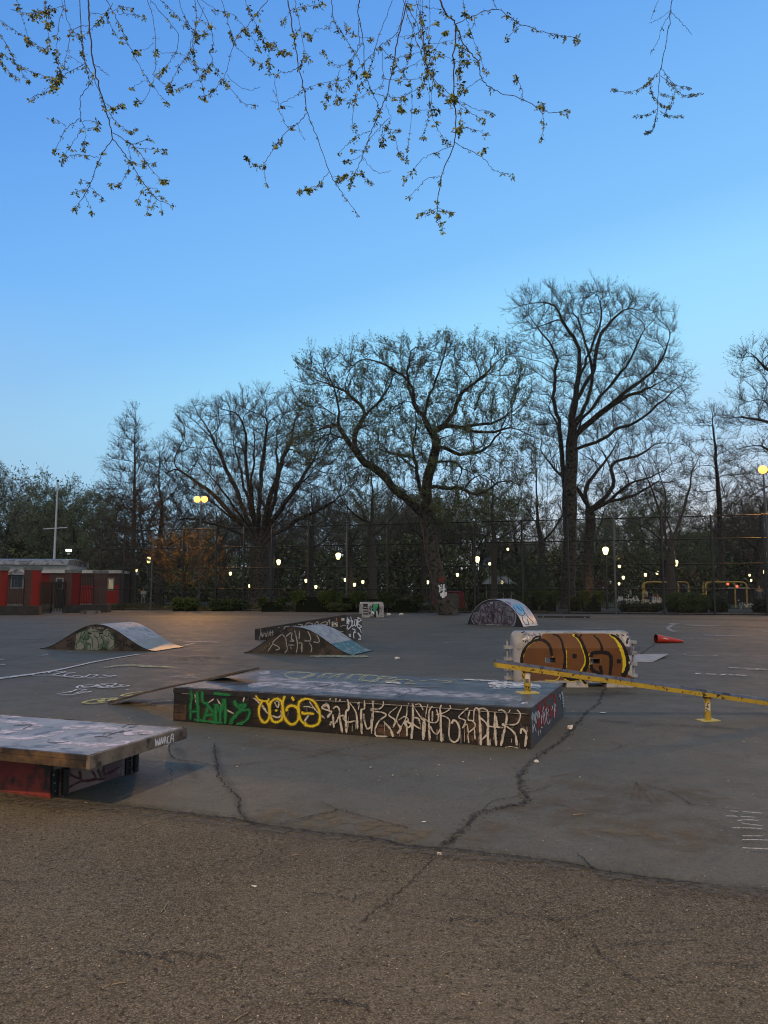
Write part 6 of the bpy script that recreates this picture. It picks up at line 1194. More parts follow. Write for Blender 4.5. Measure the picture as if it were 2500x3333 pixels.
# ------------------------------------------------------------------ trees
def ells(rng, n, E, Y0, D=None):
    """n random points in a union of ellipsoids given as photo ellipses (cx, cy, rx, ry) at distance Y0"""
    A = np.array([e[2] * e[3] for e in E], float); k = rng.choice(len(E), n, p=A / A.sum()); out = []
    for i in k:
        cx, cy, rx, ry = E[i][:4]
        while True:
            p = rng.uniform(-1, 1, 3)
            if p @ p <= 1: break
        p *= (p @ p + 1e-9) ** -.5 * ((p @ p) ** .5) ** .75
        dep = (D or rx / F * Y0 * .9)
        out.append(dp(cx + p[0] * rx, cy + p[1] * ry, Y0 + p[2] * dep))
    return np.array(out)
class Tree:
    def __init__(s, rng): s.rng = rng; s.p = []; s.par = []; s.fix = []
    def limb(s, pts, step=.6, wob=.05):
        """pts: world points; starts at the nearest node already there"""
        c = catmull(pts, 8); d = [c[0]]
        for q in c[1:]:
            if np.linalg.norm(q - d[-1]) >= step: d.append(q)
        if s.p:
            P = np.array(s.p); k = int(np.argmin(((P - d[0]) ** 2).sum(1))); st = d[1:] if len(d) > 1 else d
        else: k = -1; st = d
        for q in st:
            s.p.append(np.array(q) + s.rng.normal(0, wob, 3)); s.par.append(k); k = len(s.p) - 1
    def grow(s, A, step=.5, kill=.8, iters=90, noise=.35, up=.0, maxn=12000, infl=1e9, mom=.55):
        rng = s.rng; P = np.zeros((maxn + 2000, 3)); n = len(s.p); P[:n] = s.p; par = list(s.par); cc = np.zeros(maxn + 2000, int)
        for q in par:
            if q >= 0: cc[q] += 1
        near = np.zeros(len(A), int); dist = np.full(len(A), 1e9)
        def upd(lo, hi):
            for a in range(lo, hi, 200):
                b = min(hi, a + 200); D = np.linalg.norm(A[:, None] - P[None, a:b], axis=2); k = D.argmin(1); d = D[np.arange(len(A)), k]
                w = d < dist; near[w] = k[w] + a; dist[w] = d[w]
        upd(0, n)
        keep = dist > kill; A = A[keep]; near = near[keep]; dist = dist[keep]
        for it in range(iters):
            if len(A) == 0 or n > maxn: break
            v = (A - P[near]) / dist[:, None]; acc = np.zeros((n, 3)); m = dist < infl; np.add.at(acc, near[m], v[m])
            act = np.unique(near[m]); act = act[cc[act] < 4]
            if len(act) == 0: break
            pa = np.array([par[i] for i in act]); pd = np.where((pa >= 0)[:, None], nrm(P[act] - P[np.maximum(pa, 0)]), 0) * (cc[act] < 1)[:, None]
            d = nrm(acc[act]) + mom * pd + rng.normal(0, noise * .5, (len(act), 3)) + [0, 0, up]
            q = P[act] + nrm(d) * step; k = len(q); P[n:n + k] = q; par += list(act); cc[act] += 1
            upd(n, n + k); n += k
            keep = dist > kill; A = A[keep]; near = near[keep]; dist = dist[keep]
        s.P = P[:n].copy(); s.par = np.array(par[:n])
    def finish(s, R0, tip=.009, twigs=3, tl=.8, subs=3, leaf=.0, lsize=.09, up=.15, sag=0, twr=.006, trunk_frac=.4, droop=0, leaftris=1):
        rng = s.rng; P = s.P; par = s.par; n = len(P); cnt = np.zeros(n)
        ch = np.bincount(par[par >= 0], minlength=n)
        for i in range(n - 1, -1, -1):
            if cnt[i] == 0: cnt[i] = 1
            if par[i] >= 0: cnt[par[i]] += cnt[i]
        e = math.log(cnt[0]) / math.log(R0 / tip); r = tip * cnt ** (1 / e)
        # soften the zig-zag
        for _ in range(2):
            Q = P.copy(); m = par >= 0; Q[m] = P[m] * .6 + P[par[m]] * .4; P = np.where((r > tip * 1.5)[:, None] & (np.arange(n) > 0)[:, None], (P + Q) / 2, P)
        d = np.zeros((n, 3)); m = par >= 0; d[m] = nrm(P[m] - P[par[m]]); d[0] = (0, 0, 1)
        ref = np.array([.25, .93, .2]); u = nrm(np.cross(d, ref)); w = np.cross(d, u)
        # root flare
        idx = np.where(m)[0]; out = {}
        base = P[0].copy()
        fl = 1 + .55 * np.exp(-np.maximum(P[:, 2] - base[2], 0) / .5) * (r > R0 * .7)
        r = r * fl
        V = {0: [], 1: []}; Qd = {0: [], 1: []}; off = {0: 0, 1: 0}
        big = r[idx] > R0 * trunk_frac
        for part, sel in ((0, idx[big]), (1, idx[~big])):
            for lo, hi, S in ((.15, 9, 12), (.05, .15, 6), (0, .05, 3)):
                k = sel[(r[sel] > lo) & (r[sel] <= hi)]
                if len(k) == 0: continue
                a = np.arange(S) * 2 * math.pi / S; ca, sa = np.cos(a), np.sin(a); pk = par[k]
                ra = np.minimum(r[pk], r[k] * 1.35); rb = r[k]
                def ring(c, rr, uu, ww):
                    lump = 1 + (rng.normal(0, .07, (len(c), S)) if S == 12 and False else 0)
                    return c[:, None] + (rr[:, None] * ca * lump)[:, :, None] * uu[:, None] + (rr[:, None] * sa * lump)[:, :, None] * ww[:, None]
                A_ = ring(P[pk], ra, u[pk], w[pk]); B_ = ring(P[k], rb, u[k], w[k])
                vv = np.concatenate([A_, B_], 1).reshape(-1, 3); nb = len(k); b0 = off[part] + np.arange(nb)[:, None] * 2 * S; j = np.arange(S)[None]
                q = np.stack([b0 + j, b0 + (j + 1) % S, b0 + S + (j + 1) % S, b0 + S + j], 2).reshape(-1, 4)
                V[part].append(vv); Qd[part].append(q); off[part] += len(vv)
        # twigs
        k = np.where(r < .03)[0]; k = np.repeat(k, twigs)
        if len(k):
            t = rng.uniform(0, 1, len(k))[:, None]; o = P[k] * (1 - t) + P[np.maximum(par[k], 0)] * t
            dd = nrm(d[k] * 1.0 + rng.normal(0, .42, (len(k), 3)) + [0, 0, up] + .5 * nrm(o - P[r > R0 * .5].mean(0))); ln = tl * rng.uniform(.5, 1.3, len(k))[:, None]
            segs = [(o, dd, ln, twr)]
            e1 = o + dd * ln
            k2 = np.repeat(np.arange(len(k)), subs); t = rng.uniform(.25, 1, len(k2))[:, None]
            o2 = o[k2] + dd[k2] * ln[k2] * t; d2 = nrm(dd[k2] + rng.normal(0, .42, (len(k2), 3)) + [0, 0, up - droop]); l2 = ln[k2] * rng.uniform(.25, .6, len(k2))[:, None]
            segs.append((o2, d2, l2, twr * .75))
        else: segs = []; o2 = None
        T = []; to = off[1]
        for (o_, d_, l_, rr) in segs:
            uu = nrm(np.cross(d_, ref)); ww = np.cross(d_, uu); vs = []
            for a in (0, 2.094, 4.189): vs.append(o_ + uu * rr * math.cos(a) + ww * rr * math.sin(a))
            vs.append(o_ + d_ * l_ + np.array([0, 0, sag]))
            vv = np.stack(vs, 1).reshape(-1, 3); b0 = to + np.arange(len(o_)) * 4
            for a, b in ((0, 1), (1, 2), (2, 0)): T.append(np.stack([b0 + a, b0 + b, b0 + 3], 1))
            V[1].append(vv); to += len(vv)
        nt_ = sum(len(x) for x in T)
        if leaf and o2 is not None:
            tips = np.concatenate([o2 + d2 * l2, o2 + d2 * l2 * .5, e1]); tips = tips[rng.random(len(tips)) < leaf]
            tips = np.repeat(tips, leaftris, 0) + (rng.normal(0, lsize * .7, (len(tips) * leaftris, 3)) if leaftris > 1 else 0)
            a = nrm(rng.normal(0, 1, (len(tips), 3)) + [0, 0, -.5]); b = nrm(rng.normal(0, 1, (len(tips), 3))); sz = lsize * rng.uniform(.5, 1.4, (len(tips), 1))
            vv = np.stack([tips - b * sz * .25, tips + a * sz, tips + b * sz * .25 + a * sz * .35], 1).reshape(-1, 3); b0 = to + np.arange(len(tips)) * 3
            V[1].append(vv); T.append(np.stack([b0, b0 + 1, b0 + 2], 1)); to += len(vv)
        s.V = V; s.Q = Qd; s.T = T; s.nt = nt_; s.r = r; s.P = P
        return s
    def build(s, name, label, cat, bark, twig, leafm, group=None, trunk_label=None):
        e = thing(name, s.P[0] * [1, 1, 0], label, cat, group)
        if s.V[0]:
            Q = np.concatenate(s.Q[0]); npmesh('trunk', np.concatenate(s.V[0]), Q, np.zeros((0, 3), int), np.zeros(len(Q)), np.zeros(0), [bark], e, True)
        Q = np.concatenate(s.Q[1]) if s.Q[1] else np.zeros((0, 4), int); T = np.concatenate(s.T) if s.T else np.zeros((0, 3), int)
        mt = np.concatenate([np.ones(s.nt), np.full(len(T) - s.nt, 2)])
        npmesh('crown', np.concatenate(s.V[1]), Q, T, np.zeros(len(Q)), mt, [bark, twig, leafm], e)
        return e
NT = [0, 0]
def quick(seed, base, Y, trunk, E, natt, R0, label, bark, twig, leafm, limbs=(), name='tree', cat='tree', step=.6, kill=1.0, D=None, grow={}, **kw):
    """trunk: photo pixels from the ground up; E: crown ellipses; limbs: [(pixels, depth at start, depth at end)]"""
    rng = np.random.default_rng(seed); t = Tree(rng); g = dp(base, 1990, Y) * [1, 1, 0]
    t.limb([g] + [dp(x, y, Y) for x, y in trunk], step)
    for pts, d0, d1 in limbs:
        n = len(pts); t.limb([dp(x, y, Y + d0 + (d1 - d0) * i / (n - 1)) for i, (x, y) in enumerate(pts)], step, .08)
    t.grow(ells(rng, natt, E, Y, D), step, kill, **grow)
    t.finish(R0, **kw); NT[0] += sum(len(q) for q in t.Q[0] + t.Q[1]); NT[1] += sum(len(q) for q in t.T)
    return t.build(name, label, cat, bark, twig, leafm)
# ------------------------------------------------------------------ trees
bk = mat('bark_dark', (.038, .036, .030), (.078, .073, .060), rough=.95, scale=4, bump=1, bscale=11, c3=(.012, .011, .010), s3=5)
bkp = mat('bark_pale', (.055, .052, .043), (.08, .074, .062), rough=.95, scale=3, bump=.6, bscale=14)
tw = mat('twig_dark', (.072, .066, .055), rough=.95); twr = mat('twig_warm', (.07, .05, .035), rough=.95)
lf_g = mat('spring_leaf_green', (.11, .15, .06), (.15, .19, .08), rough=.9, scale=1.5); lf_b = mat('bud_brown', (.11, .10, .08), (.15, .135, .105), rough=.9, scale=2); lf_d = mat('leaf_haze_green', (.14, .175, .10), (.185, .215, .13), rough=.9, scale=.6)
lf_o = mat('leaf_lamplit_orange', (.09, .06, .022), (.13, .09, .03), rough=.8, scale=2)  # orange leaf tint paints in the lamplight on the foliage
def z5(*p): return Z(900, 1000, 1.843, *p)
def z6(*p): return Z(1600, 850, 1.843, *p)
def z4(*p): return Z(200, 1200, 1.843, *p)
# the old leaning tree in front of the fence
T = quick(11, 1462, 46, z5((990, 1760), (975, 1650), (950, 1520), (925, 1400), (905, 1290), (900, 1180)),
      [(1080, 1310, 140, 190), (1250, 1260, 170, 170), (1430, 1260, 170, 170), (1590, 1280, 150, 190), (1350, 1440, 280, 130), (1640, 1480, 120, 150), (1050, 1450, 140, 90), (1500, 1630, 210, 70), (1220, 1560, 140, 100)], 5600, .46,
      'old gnarled tree with a leaning trunk tagged white and red, in front of the fence', bk, tw, lf_g,
      limbs=[(z5((890, 1270), (800, 1180), (700, 1080), (620, 990), (520, 935), (455, 840), (395, 770), (370, 690), (378, 600), (350, 500), (305, 400)), 0, -2.5),
             (z5((372, 670), (330, 640), (260, 595), (140, 575), (60, 450)), -1.5, -4), (z5((470, 850), (480, 740), (545, 645), (605, 580), (660, 500), (710, 400)), -1.2, 2.5), (z5((540, 650), (500, 580), (420, 515), (330, 470), (200, 420), (110, 330)), 0, 3),
             (z5((400, 780), (330, 760), (240, 800), (140, 880)), -1.5, -4), (z5((370, 700), (300, 715), (190, 745)), -1.5, 3),
             (z5((900, 1180), (905, 1040), (945, 900), (965, 810), (940, 745), (900, 690), (850, 640), (828, 560), (780, 440), (720, 380), (600, 325), (490, 300)), 0, -2), (z5((945, 750), (1040, 680), (1085, 560), (1125, 505), (1230, 420), (1340, 300)), -.5, 2.5),
             (z5((1050, 700), (1150, 742), (1300, 745), (1400, 730), (1560, 780), (1640, 850)), 0, -3), (z5((935, 850), (1010, 845), (1100, 872), (1200, 872), (1280, 820), (1365, 720), (1410, 600), (1450, 470)), 0, 3),
             (z5((930, 1080), (1040, 1085), (1120, 1095), (1195, 1122), (1260, 1100), (1330, 1050), (1420, 1045), (1500, 1130), (1600, 1190), (1680, 1180)), 0, -3.5), (z5((1150, 1060), (1180, 1020), (1240, 1030)), -.5, -1),
             (z5((880, 1180), (850, 1040), (830, 880), (822, 780), (850, 660)), .3, 1.5), (z5((830, 560), (790, 420), (800, 250)), 0, 1), (z5((880, 700), (890, 600), (950, 450), (1000, 330), (1040, 200)), -1, -3), (z5((820, 900), (740, 885), (620, 850), (540, 865)), .8, 3.5),
             (z5((980, 780), (1015, 790), (1005, 835), (950, 860)), -.3, -.9), (z5((1180, 690), (1300, 700), (1420, 640)), 0, 1), (z5((970, 920), (1060, 930), (1100, 960), (1090, 1000)), 0, 2), (z5((860, 980), (780, 930), (700, 880), (640, 860)), .5, 3.5), (z5((1190, 870), (1180, 800), (1150, 740)), 1, -1)],
      step=.42, kill=.65, grow=dict(iters=90, noise=.6), tip=.018, twigs=5, tl=.75, subs=4, leaf=.8, lsize=.13, up=.35, twr=.010, trunk_frac=.42)
# spray paint on its trunk
tr = [c for c in T.children if c.name.startswith('trunk')][0]; me = tr.data; g = MB(); wl0 = wloc(T)
s = MB(); s.v = [tuple(v.co + wl0) for v in me.vertices]; s.f = [tuple(p.vertices) for p in me.polygons]; s.surface(); g.bvh = s.bvh; g.off = .012; g.jump = False
zz = lambda *p: Z(1380, 1900, 9.217, *p)
for p in (((440, 40), (480, 120), (470, 260)), ((520, 20), (540, 180)), ((600, 10), (590, 200), (600, 420)), ((660, 30), (690, 140), (700, 330)), ((560, 240), (560, 430)), ((500, 280), (520, 380)), ((660, 240), (650, 380)), ((470, 180), (700, 170))): g.stroke(zz(*p), 5, MATS['bright_white'])
for p in (((480, 90), (530, 70), (540, 150), (470, 160)), ((600, 60), (680, 100)), ((490, 220), (560, 240)), ((640, 180), (700, 240))): g.stroke(zz(*p), 2.5, MATS['blue_line'])
for p in (((1428, 1892), (1432, 1884), (1440, 1893)), ((1436, 1880), (1452, 1885))): g.stroke(p, 4, red_p)
if g.f: g.build('spray_paint', tr)
# tall tree on the right
quick(12, 1850, 57, z6((462, 1900), (474, 1600), (470, 1400), (478, 1200), (482, 1050)),
      [(1790, 1010, 135, 90), (1950, 1030, 200, 110), (2110, 1100, 110, 150), (1750, 1130, 100, 120), (1980, 1220, 230, 150), (2140, 1270, 130, 130), (1870, 1330, 190, 100), (2080, 1360, 150, 70)], 5600, .52,
      'tallest tree, a bare fan-shaped crown rising right of the old tree', bk, tw, lf_b,
      limbs=[(z6((450, 1700), (440, 1450), (425, 1250), (410, 1050), (398, 940), (372, 850), (375, 700), (402, 570)), .5, 1.5), (z6((402, 570), (340, 480), (240, 340)), 1.5, 3), (z6((410, 1000), (350, 900), (355, 820), (260, 760)), 1, 4), (z6((482, 1050), (492, 880), (520, 700), (522, 520), (440, 370), (380, 250)), 0, -2), (z6((500, 850), (570, 720), (620, 640), (640, 480), (700, 380), (790, 290)), 0, 1.5),
             (z6((495, 980), (560, 880), (600, 700), (560, 480), (480, 250)), 0, 3.5), (z6((500, 990), (600, 880), (760, 690), (850, 560), (900, 430), (1000, 320)), -.2, -3), (z6((500, 1060), (640, 920), (830, 800), (950, 760), (1080, 690)), 0, 3), (z6((720, 850), (860, 740), (1000, 620), (1080, 440)), 0, -1),
             (z6((490, 1130), (640, 1080), (760, 1010), (870, 965), (1040, 830), (1190, 680)), 0, -4), (z6((520, 700), (600, 520), (660, 330), (640, 190)), -1, -3), (z6((440, 1150), (360, 1050), (270, 1030)), .5, 4), (z6((520, 1060), (560, 930), (620, 860), (780, 640)), 0, -1)],
      step=.45, kill=.72, grow=dict(iters=100, noise=.5, up=.08), tip=.016, twigs=5, tl=.8, subs=4, leaf=.4, lsize=.10, up=.3, twr=.010, trunk_frac=.45)
# broad fan tree on the left
quick(13, 845, 66, [(845, 1900), (843, 1820), (840, 1760)], [(700, 1410, 150, 120), (850, 1375, 170, 115), (990, 1430, 130, 125), (620, 1540, 130, 120), (850, 1550, 260, 150), (1070, 1570, 100, 120), (570, 1640, 80, 60), (1020, 1690, 120, 60), (720, 1680, 120, 50)], 5200, .85,
      'broad dark oak-like tree with a huge fanned crown left of centre', bk, tw, lf_b,
      limbs=[([(838, 1760), (760, 1680), (680, 1600), (600, 1540), (550, 1500)], 0, -3), ([(838, 1760), (790, 1650), (740, 1530), (680, 1400)], 0, 3), ([(838, 1760), (815, 1640), (800, 1500), (790, 1360)], 0, -3), ([(842, 1760), (845, 1620), (860, 1480), (870, 1340)], 0, 2), ([(845, 1760), (880, 1620), (930, 1480), (960, 1370)], 0, -2), ([(845, 1760), (920, 1650), (1000, 1530), (1050, 1450)], 0, 3), ([(850, 1770), (950, 1700), (1060, 1650), (1120, 1600)], 0, -3), ([(835, 1770), (740, 1720), (620, 1690), (560, 1700)], 0, 3), ([(842, 1760), (800, 1600), (770, 1480), (750, 1370)], 0, 5), ([(845, 1760), (900, 1600), (900, 1450), (920, 1340)], 0, 5), ([(840, 1760), (740, 1620), (640, 1500)], 0, 5), ([(848, 1760), (940, 1620), (1030, 1520)], 0, -5), ([(838, 1760), (820, 1600), (830, 1440), (820, 1330)], 0, -5), ([(838, 1765), (700, 1640), (590, 1600)], 0, 6)],
      step=.5, kill=.78, grow=dict(iters=80, noise=.35, up=.12), tip=.017, twigs=6, tl=.85, subs=4, leaf=.55, lsize=.11, up=.35, twr=.011, trunk_frac=.5)
# feathery conifer
def cone_attr(rng, n, cx, y0, y1, w0, w1, Y):
    t = rng.random(n) ** .8; py = y0 + (y1 - y0) * t; wd = w0 + (w1 - w0) * t ** .75; a = rng.uniform(0, 6.283, n); r_ = rng.random(n) ** .5 * wd
    return np.array([dp(cx + r_[i] * math.cos(a[i]), py[i], Y + r_[i] * math.sin(a[i]) / F * Y) for i in range(n)])
rng = np.random.default_rng(14); t = Tree(rng); t.limb([dp(430, 1990, 63) * [1, 1, 0]] + [dp(x, y, 63) for x, y in ((432, 1850), (436, 1700), (438, 1550), (440, 1420), (442, 1320))], .5, .02)
t.grow(cone_attr(rng, 3600, 425, 1318, 1850, 12, 165, 63), .5, .8, 60, .3, .15); t.finish(.24, tip=.013, twigs=6, tl=.85, subs=5, leaf=.4, lsize=.10, up=.25, twr=.011, trunk_frac=.3); t.build('conifer_tree', 'slender pointed bare conifer left of the floodlights', 'tree', bkp, twr, lf_b)
K = dict(grow=dict(iters=60, noise=.4, up=.08), tip=.014, twigs=5, tl=1.1, subs=4, up=.2, twr=.012)
def K2(**k): d = dict(K); d.update(k); return d
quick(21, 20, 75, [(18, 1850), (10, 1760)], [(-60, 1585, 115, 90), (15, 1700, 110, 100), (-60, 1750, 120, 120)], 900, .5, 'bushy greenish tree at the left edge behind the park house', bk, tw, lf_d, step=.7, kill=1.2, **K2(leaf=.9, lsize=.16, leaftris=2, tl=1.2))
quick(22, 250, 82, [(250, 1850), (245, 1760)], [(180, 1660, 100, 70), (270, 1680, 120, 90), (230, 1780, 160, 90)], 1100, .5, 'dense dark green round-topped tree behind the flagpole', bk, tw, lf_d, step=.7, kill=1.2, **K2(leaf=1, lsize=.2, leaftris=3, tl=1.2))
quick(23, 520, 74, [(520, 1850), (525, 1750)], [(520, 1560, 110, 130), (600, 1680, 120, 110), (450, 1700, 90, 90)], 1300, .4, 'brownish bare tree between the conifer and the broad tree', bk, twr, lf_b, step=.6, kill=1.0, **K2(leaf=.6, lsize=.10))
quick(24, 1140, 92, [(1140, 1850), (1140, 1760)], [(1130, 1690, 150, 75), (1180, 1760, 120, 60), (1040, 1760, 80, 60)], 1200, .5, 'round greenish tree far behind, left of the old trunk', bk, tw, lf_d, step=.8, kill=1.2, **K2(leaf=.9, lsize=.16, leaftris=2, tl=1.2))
quick(25, 1920, 82, [(1915, 1900), (1915, 1800), (1925, 1700)], [(1820, 1450, 110, 90), (1990, 1430, 150, 60), (2140, 1470, 110, 90), (1990, 1560, 220, 90), (2180, 1560, 80, 80)], 2200, .55, 'wide flat-topped dark tree with crooked limbs behind the tallest tree', bk, tw, lf_b,
      limbs=[(z6((600, 1600), (600, 1500), (700, 1450), (820, 1340), (940, 1300), (1080, 1230)), 0, -4), (z6((600, 1500), (560, 1380), (640, 1250), (720, 1150), (800, 1000)), 0, 4), (z6((640, 1480), (740, 1330), (720, 1220), (900, 1160), (1000, 1080)), 0, 2), (z6((600, 1500), (500, 1350), (380, 1250), (300, 1150)), 0, -3), (z6((720, 1450), (860, 1400), (980, 1340), (1100, 1320), (1200, 1280)), 0, 4)],
      step=.6, kill=1.0, grow=dict(iters=70, noise=.5, up=.05), tip=.019, twigs=5, tl=1.0, subs=4, leaf=.6, lsize=.14, up=.3, twr=.012)
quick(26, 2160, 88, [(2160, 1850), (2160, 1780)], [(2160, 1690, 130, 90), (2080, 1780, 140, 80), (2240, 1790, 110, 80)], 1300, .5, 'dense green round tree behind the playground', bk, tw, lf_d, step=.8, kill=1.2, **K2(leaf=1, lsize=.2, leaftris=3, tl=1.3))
quick(27, 2190, 57, [(2188, 1900), (2185, 1800), (2184, 1760)], [(2050, 1600, 90, 110), (2200, 1560, 110, 120), (2310, 1560, 80, 130), (2100, 1720, 120, 60)], 700, .33, 'pale multi-stemmed tree with its bark lit yellow behind the left climbing frame', bkp, twr, lf_g,
      limbs=[(z6((1075, 1760), (1040, 1640), (990, 1450), (930, 1300), (880, 1180), (830, 1090)), 0, -2), (z6((1080, 1700), (1050, 1500), (1030, 1350), (990, 1200), (1020, 1050)), 0, 2), (z6((1080, 1700), (1130, 1560), (1180, 1400), (1210, 1250), (1300, 1080)), 0, 1), (z6((1060, 1770), (1000, 1660), (940, 1600), (860, 1570), (760, 1540), (700, 1500)), 0, -2), (z6((980, 1640), (950, 1580), (910, 1550)), -1, -2), (z6((1080, 1640), (1150, 1580), (1260, 1540)), 0, 3)],
      step=.5, kill=1.0, grow=dict(iters=50, noise=.35, up=.1), tip=.010, twigs=2, tl=.8, subs=2, leaf=.5, lsize=.09, up=.2, twr=.0065)
quick(28, 2355, 66, [(2350, 1850), (2345, 1700), (2335, 1550), (2325, 1420), (2318, 1330)], [(2310, 1420, 110, 110), (2330, 1560, 150, 110), (2350, 1680, 130, 90)], 1500, .26, 'tall straight-trunked bare tree behind the right climbing frame', bk, tw, lf_b, step=.55, kill=1.0, **K2(leaf=.4, lsize=.09))
quick(29, 2660, 54, [(2650, 1850), (2620, 1700), (2600, 1550)], [(2490, 1210, 130, 120), (2560, 1350, 180, 150), (2450, 1350, 110, 90), (2500, 1530, 170, 90), (2600, 1200, 150, 130)], 2400, .55, 'big bare tree reaching in from the right edge', bk, tw, lf_b,
      limbs=[(z6((1860, 1250), (1740, 1180), (1600, 1110), (1500, 1120), (1400, 1160)), 0, -3), (z6((1860, 1050), (1700, 980), (1600, 950), (1480, 940), (1380, 955), (1270, 950)), 0, -2), (z6((1850, 950), (1700, 900), (1600, 820), (1480, 860)), 0, 3), (z6((1850, 900), (1750, 750), (1650, 640), (1560, 560)), 0, 0), (z6((1830, 1350), (1650, 1360), (1500, 1440), (1380, 1520)), 0, -4), (z6((1850, 1200), (1700, 1260), (1560, 1290)), 0, 3)],
      step=.5, kill=.9, grow=dict(iters=80, noise=.4, up=.08), tip=.013, twigs=5, tl=.85, subs=4, leaf=.45, lsize=.10, up=.3, twr=.010)
quick(30, 1215, 70, [(1212, 1850), (1210, 1740)], [(1200, 1560, 110, 110), (1260, 1650, 110, 90), (1120, 1620, 80, 80)], 1200, .4, 'bare tree with a straight grey trunk behind the left side of the old tree', bkp, tw, lf_g, step=.6, kill=1.0, **K2(leaf=.5, lsize=.10))
quick(31, 1610, 84, [(1610, 1850), (1610, 1760)], [(1590, 1600, 110, 110), (1660, 1680, 110, 80), (1540, 1700, 80, 70)], 1200, .35, 'fine-twigged pale tree behind the right side of the old tree', bkp, twr, lf_g, step=.7, kill=1.1, **K2(leaf=.7, lsize=.11))
quick(32, 1010, 80, [(1010, 1860), (1015, 1780)], [(1000, 1640, 100, 100), (1050, 1720, 100, 70)], 900, .35, 'bare dark tree right of the broad fan tree', bk, tw, lf_b, step=.7, kill=1.1, **K2(leaf=.5, lsize=.10))
quick(33, 2470, 80, [(2470, 1850), (2470, 1760)], [(2460, 1660, 120, 110), (2400, 1740, 100, 80), (2540, 1700, 90, 100)], 1200, .4, 'reddish-brown bushy bare tree behind the right edge of the fence', bk, twr, lf_b, step=.7, kill=1.1, **K2(leaf=.8, lsize=.13, leaftris=2))
quick(34, 868, 84, [(870, 1880), (874, 1820), (872, 1760)], [(860, 1640, 140, 110), (930, 1720, 100, 70)], 900, .75, 'tree with an orange-lit trunk half hidden by the broad tree', bkp, twr, lf_b, step=.7, kill=1.2, **K2(leaf=.4, lsize=.10))
quick(35, 720, 84, [(722, 1880), (730, 1800)], [(700, 1680, 110, 90), (760, 1740, 90, 80)], 900, .4, 'bare tree behind the floodlight pole', bk, tw, lf_b, step=.7, kill=1.1, **K2(leaf=.5, lsize=.10))
quick(36, 1380, 88, [(1380, 1860), (1375, 1780)], [(1370, 1660, 110, 90), (1440, 1720, 90, 70)], 900, .35, 'far bare tree directly behind the leaning trunk', bk, tw, lf_g, step=.7, kill=1.1, **K2(leaf=.6, lsize=.11))
quick(37, 1760, 76, [(1762, 1860), (1765, 1760)], [(1750, 1560, 100, 120), (1700, 1680, 90, 90), (1800, 1680, 90, 70)], 1200, .35, 'green-budding bare tree left of the tallest trunk', bk, tw, lf_g, step=.6, kill=1.0, **K2(leaf=.7, lsize=.11))
# dark evergreen and shrub tree with orange lamplight tinted into its leaves
quick(41, 1715, 56, [(1715, 1920), (1715, 1890)], [(1700, 1870, 75, 70), (1750, 1900, 55, 45), (1655, 1905, 45, 35)], 700, .18, 'dark spreading evergreen behind the half-round ramp', bk, tw, gd, name='evergreen_tree', step=.35, kill=.6, grow=dict(iters=50, noise=.3), tip=.008, twigs=4, tl=.45, subs=4, leaf=1, lsize=.10, leaftris=3, twr=.005, up=0)
quick(42, 600, 56.5, [(605, 1930), (600, 1880)], [(560, 1790, 90, 60), (650, 1790, 90, 70), (600, 1870, 100, 50), (700, 1850, 60, 60)], 900, .15, 'shrubby tree with leaves tinted lamplit orange in front of the floodlight pole', bk, twr, lf_o, name='shrub_tree', step=.35, kill=.6, grow=dict(iters=60, noise=.3), tip=.008, twigs=3, tl=.45, subs=3, leaf=.9, lsize=.11, leaftris=2, twr=.005)
quick(43, 1945, 70, [(1945, 1925)], [(1935, 1905, 35, 28), (1965, 1915, 30, 22)], 250, .1, 'small pinkish flowering bush beside the tallest lantern', bk, twr, mat('blossom_pink', (.16, .06, .06), (.2, .09, .08)), name='flowering_bush', cat='bush', step=.3, kill=.5, grow=dict(iters=40, noise=.3), tip=.008, twigs=3, tl=.4, subs=3, leaf=.9, lsize=.10, twr=.006)
quick(44, 2280, 57, [(2270, 1920)], [(2250, 1875, 70, 40), (2310, 1890, 50, 35), (2200, 1860, 45, 30)], 500, .1, 'tangled bare bush lit yellow beside the multi-stemmed tree', bk, twr, lf_o, name='bare_bush', cat='bush', step=.35, kill=.6, grow=dict(iters=40, noise=.4), tip=.008, twigs=3, tl=.5, subs=3, leaf=.5, lsize=.07, twr=.006)
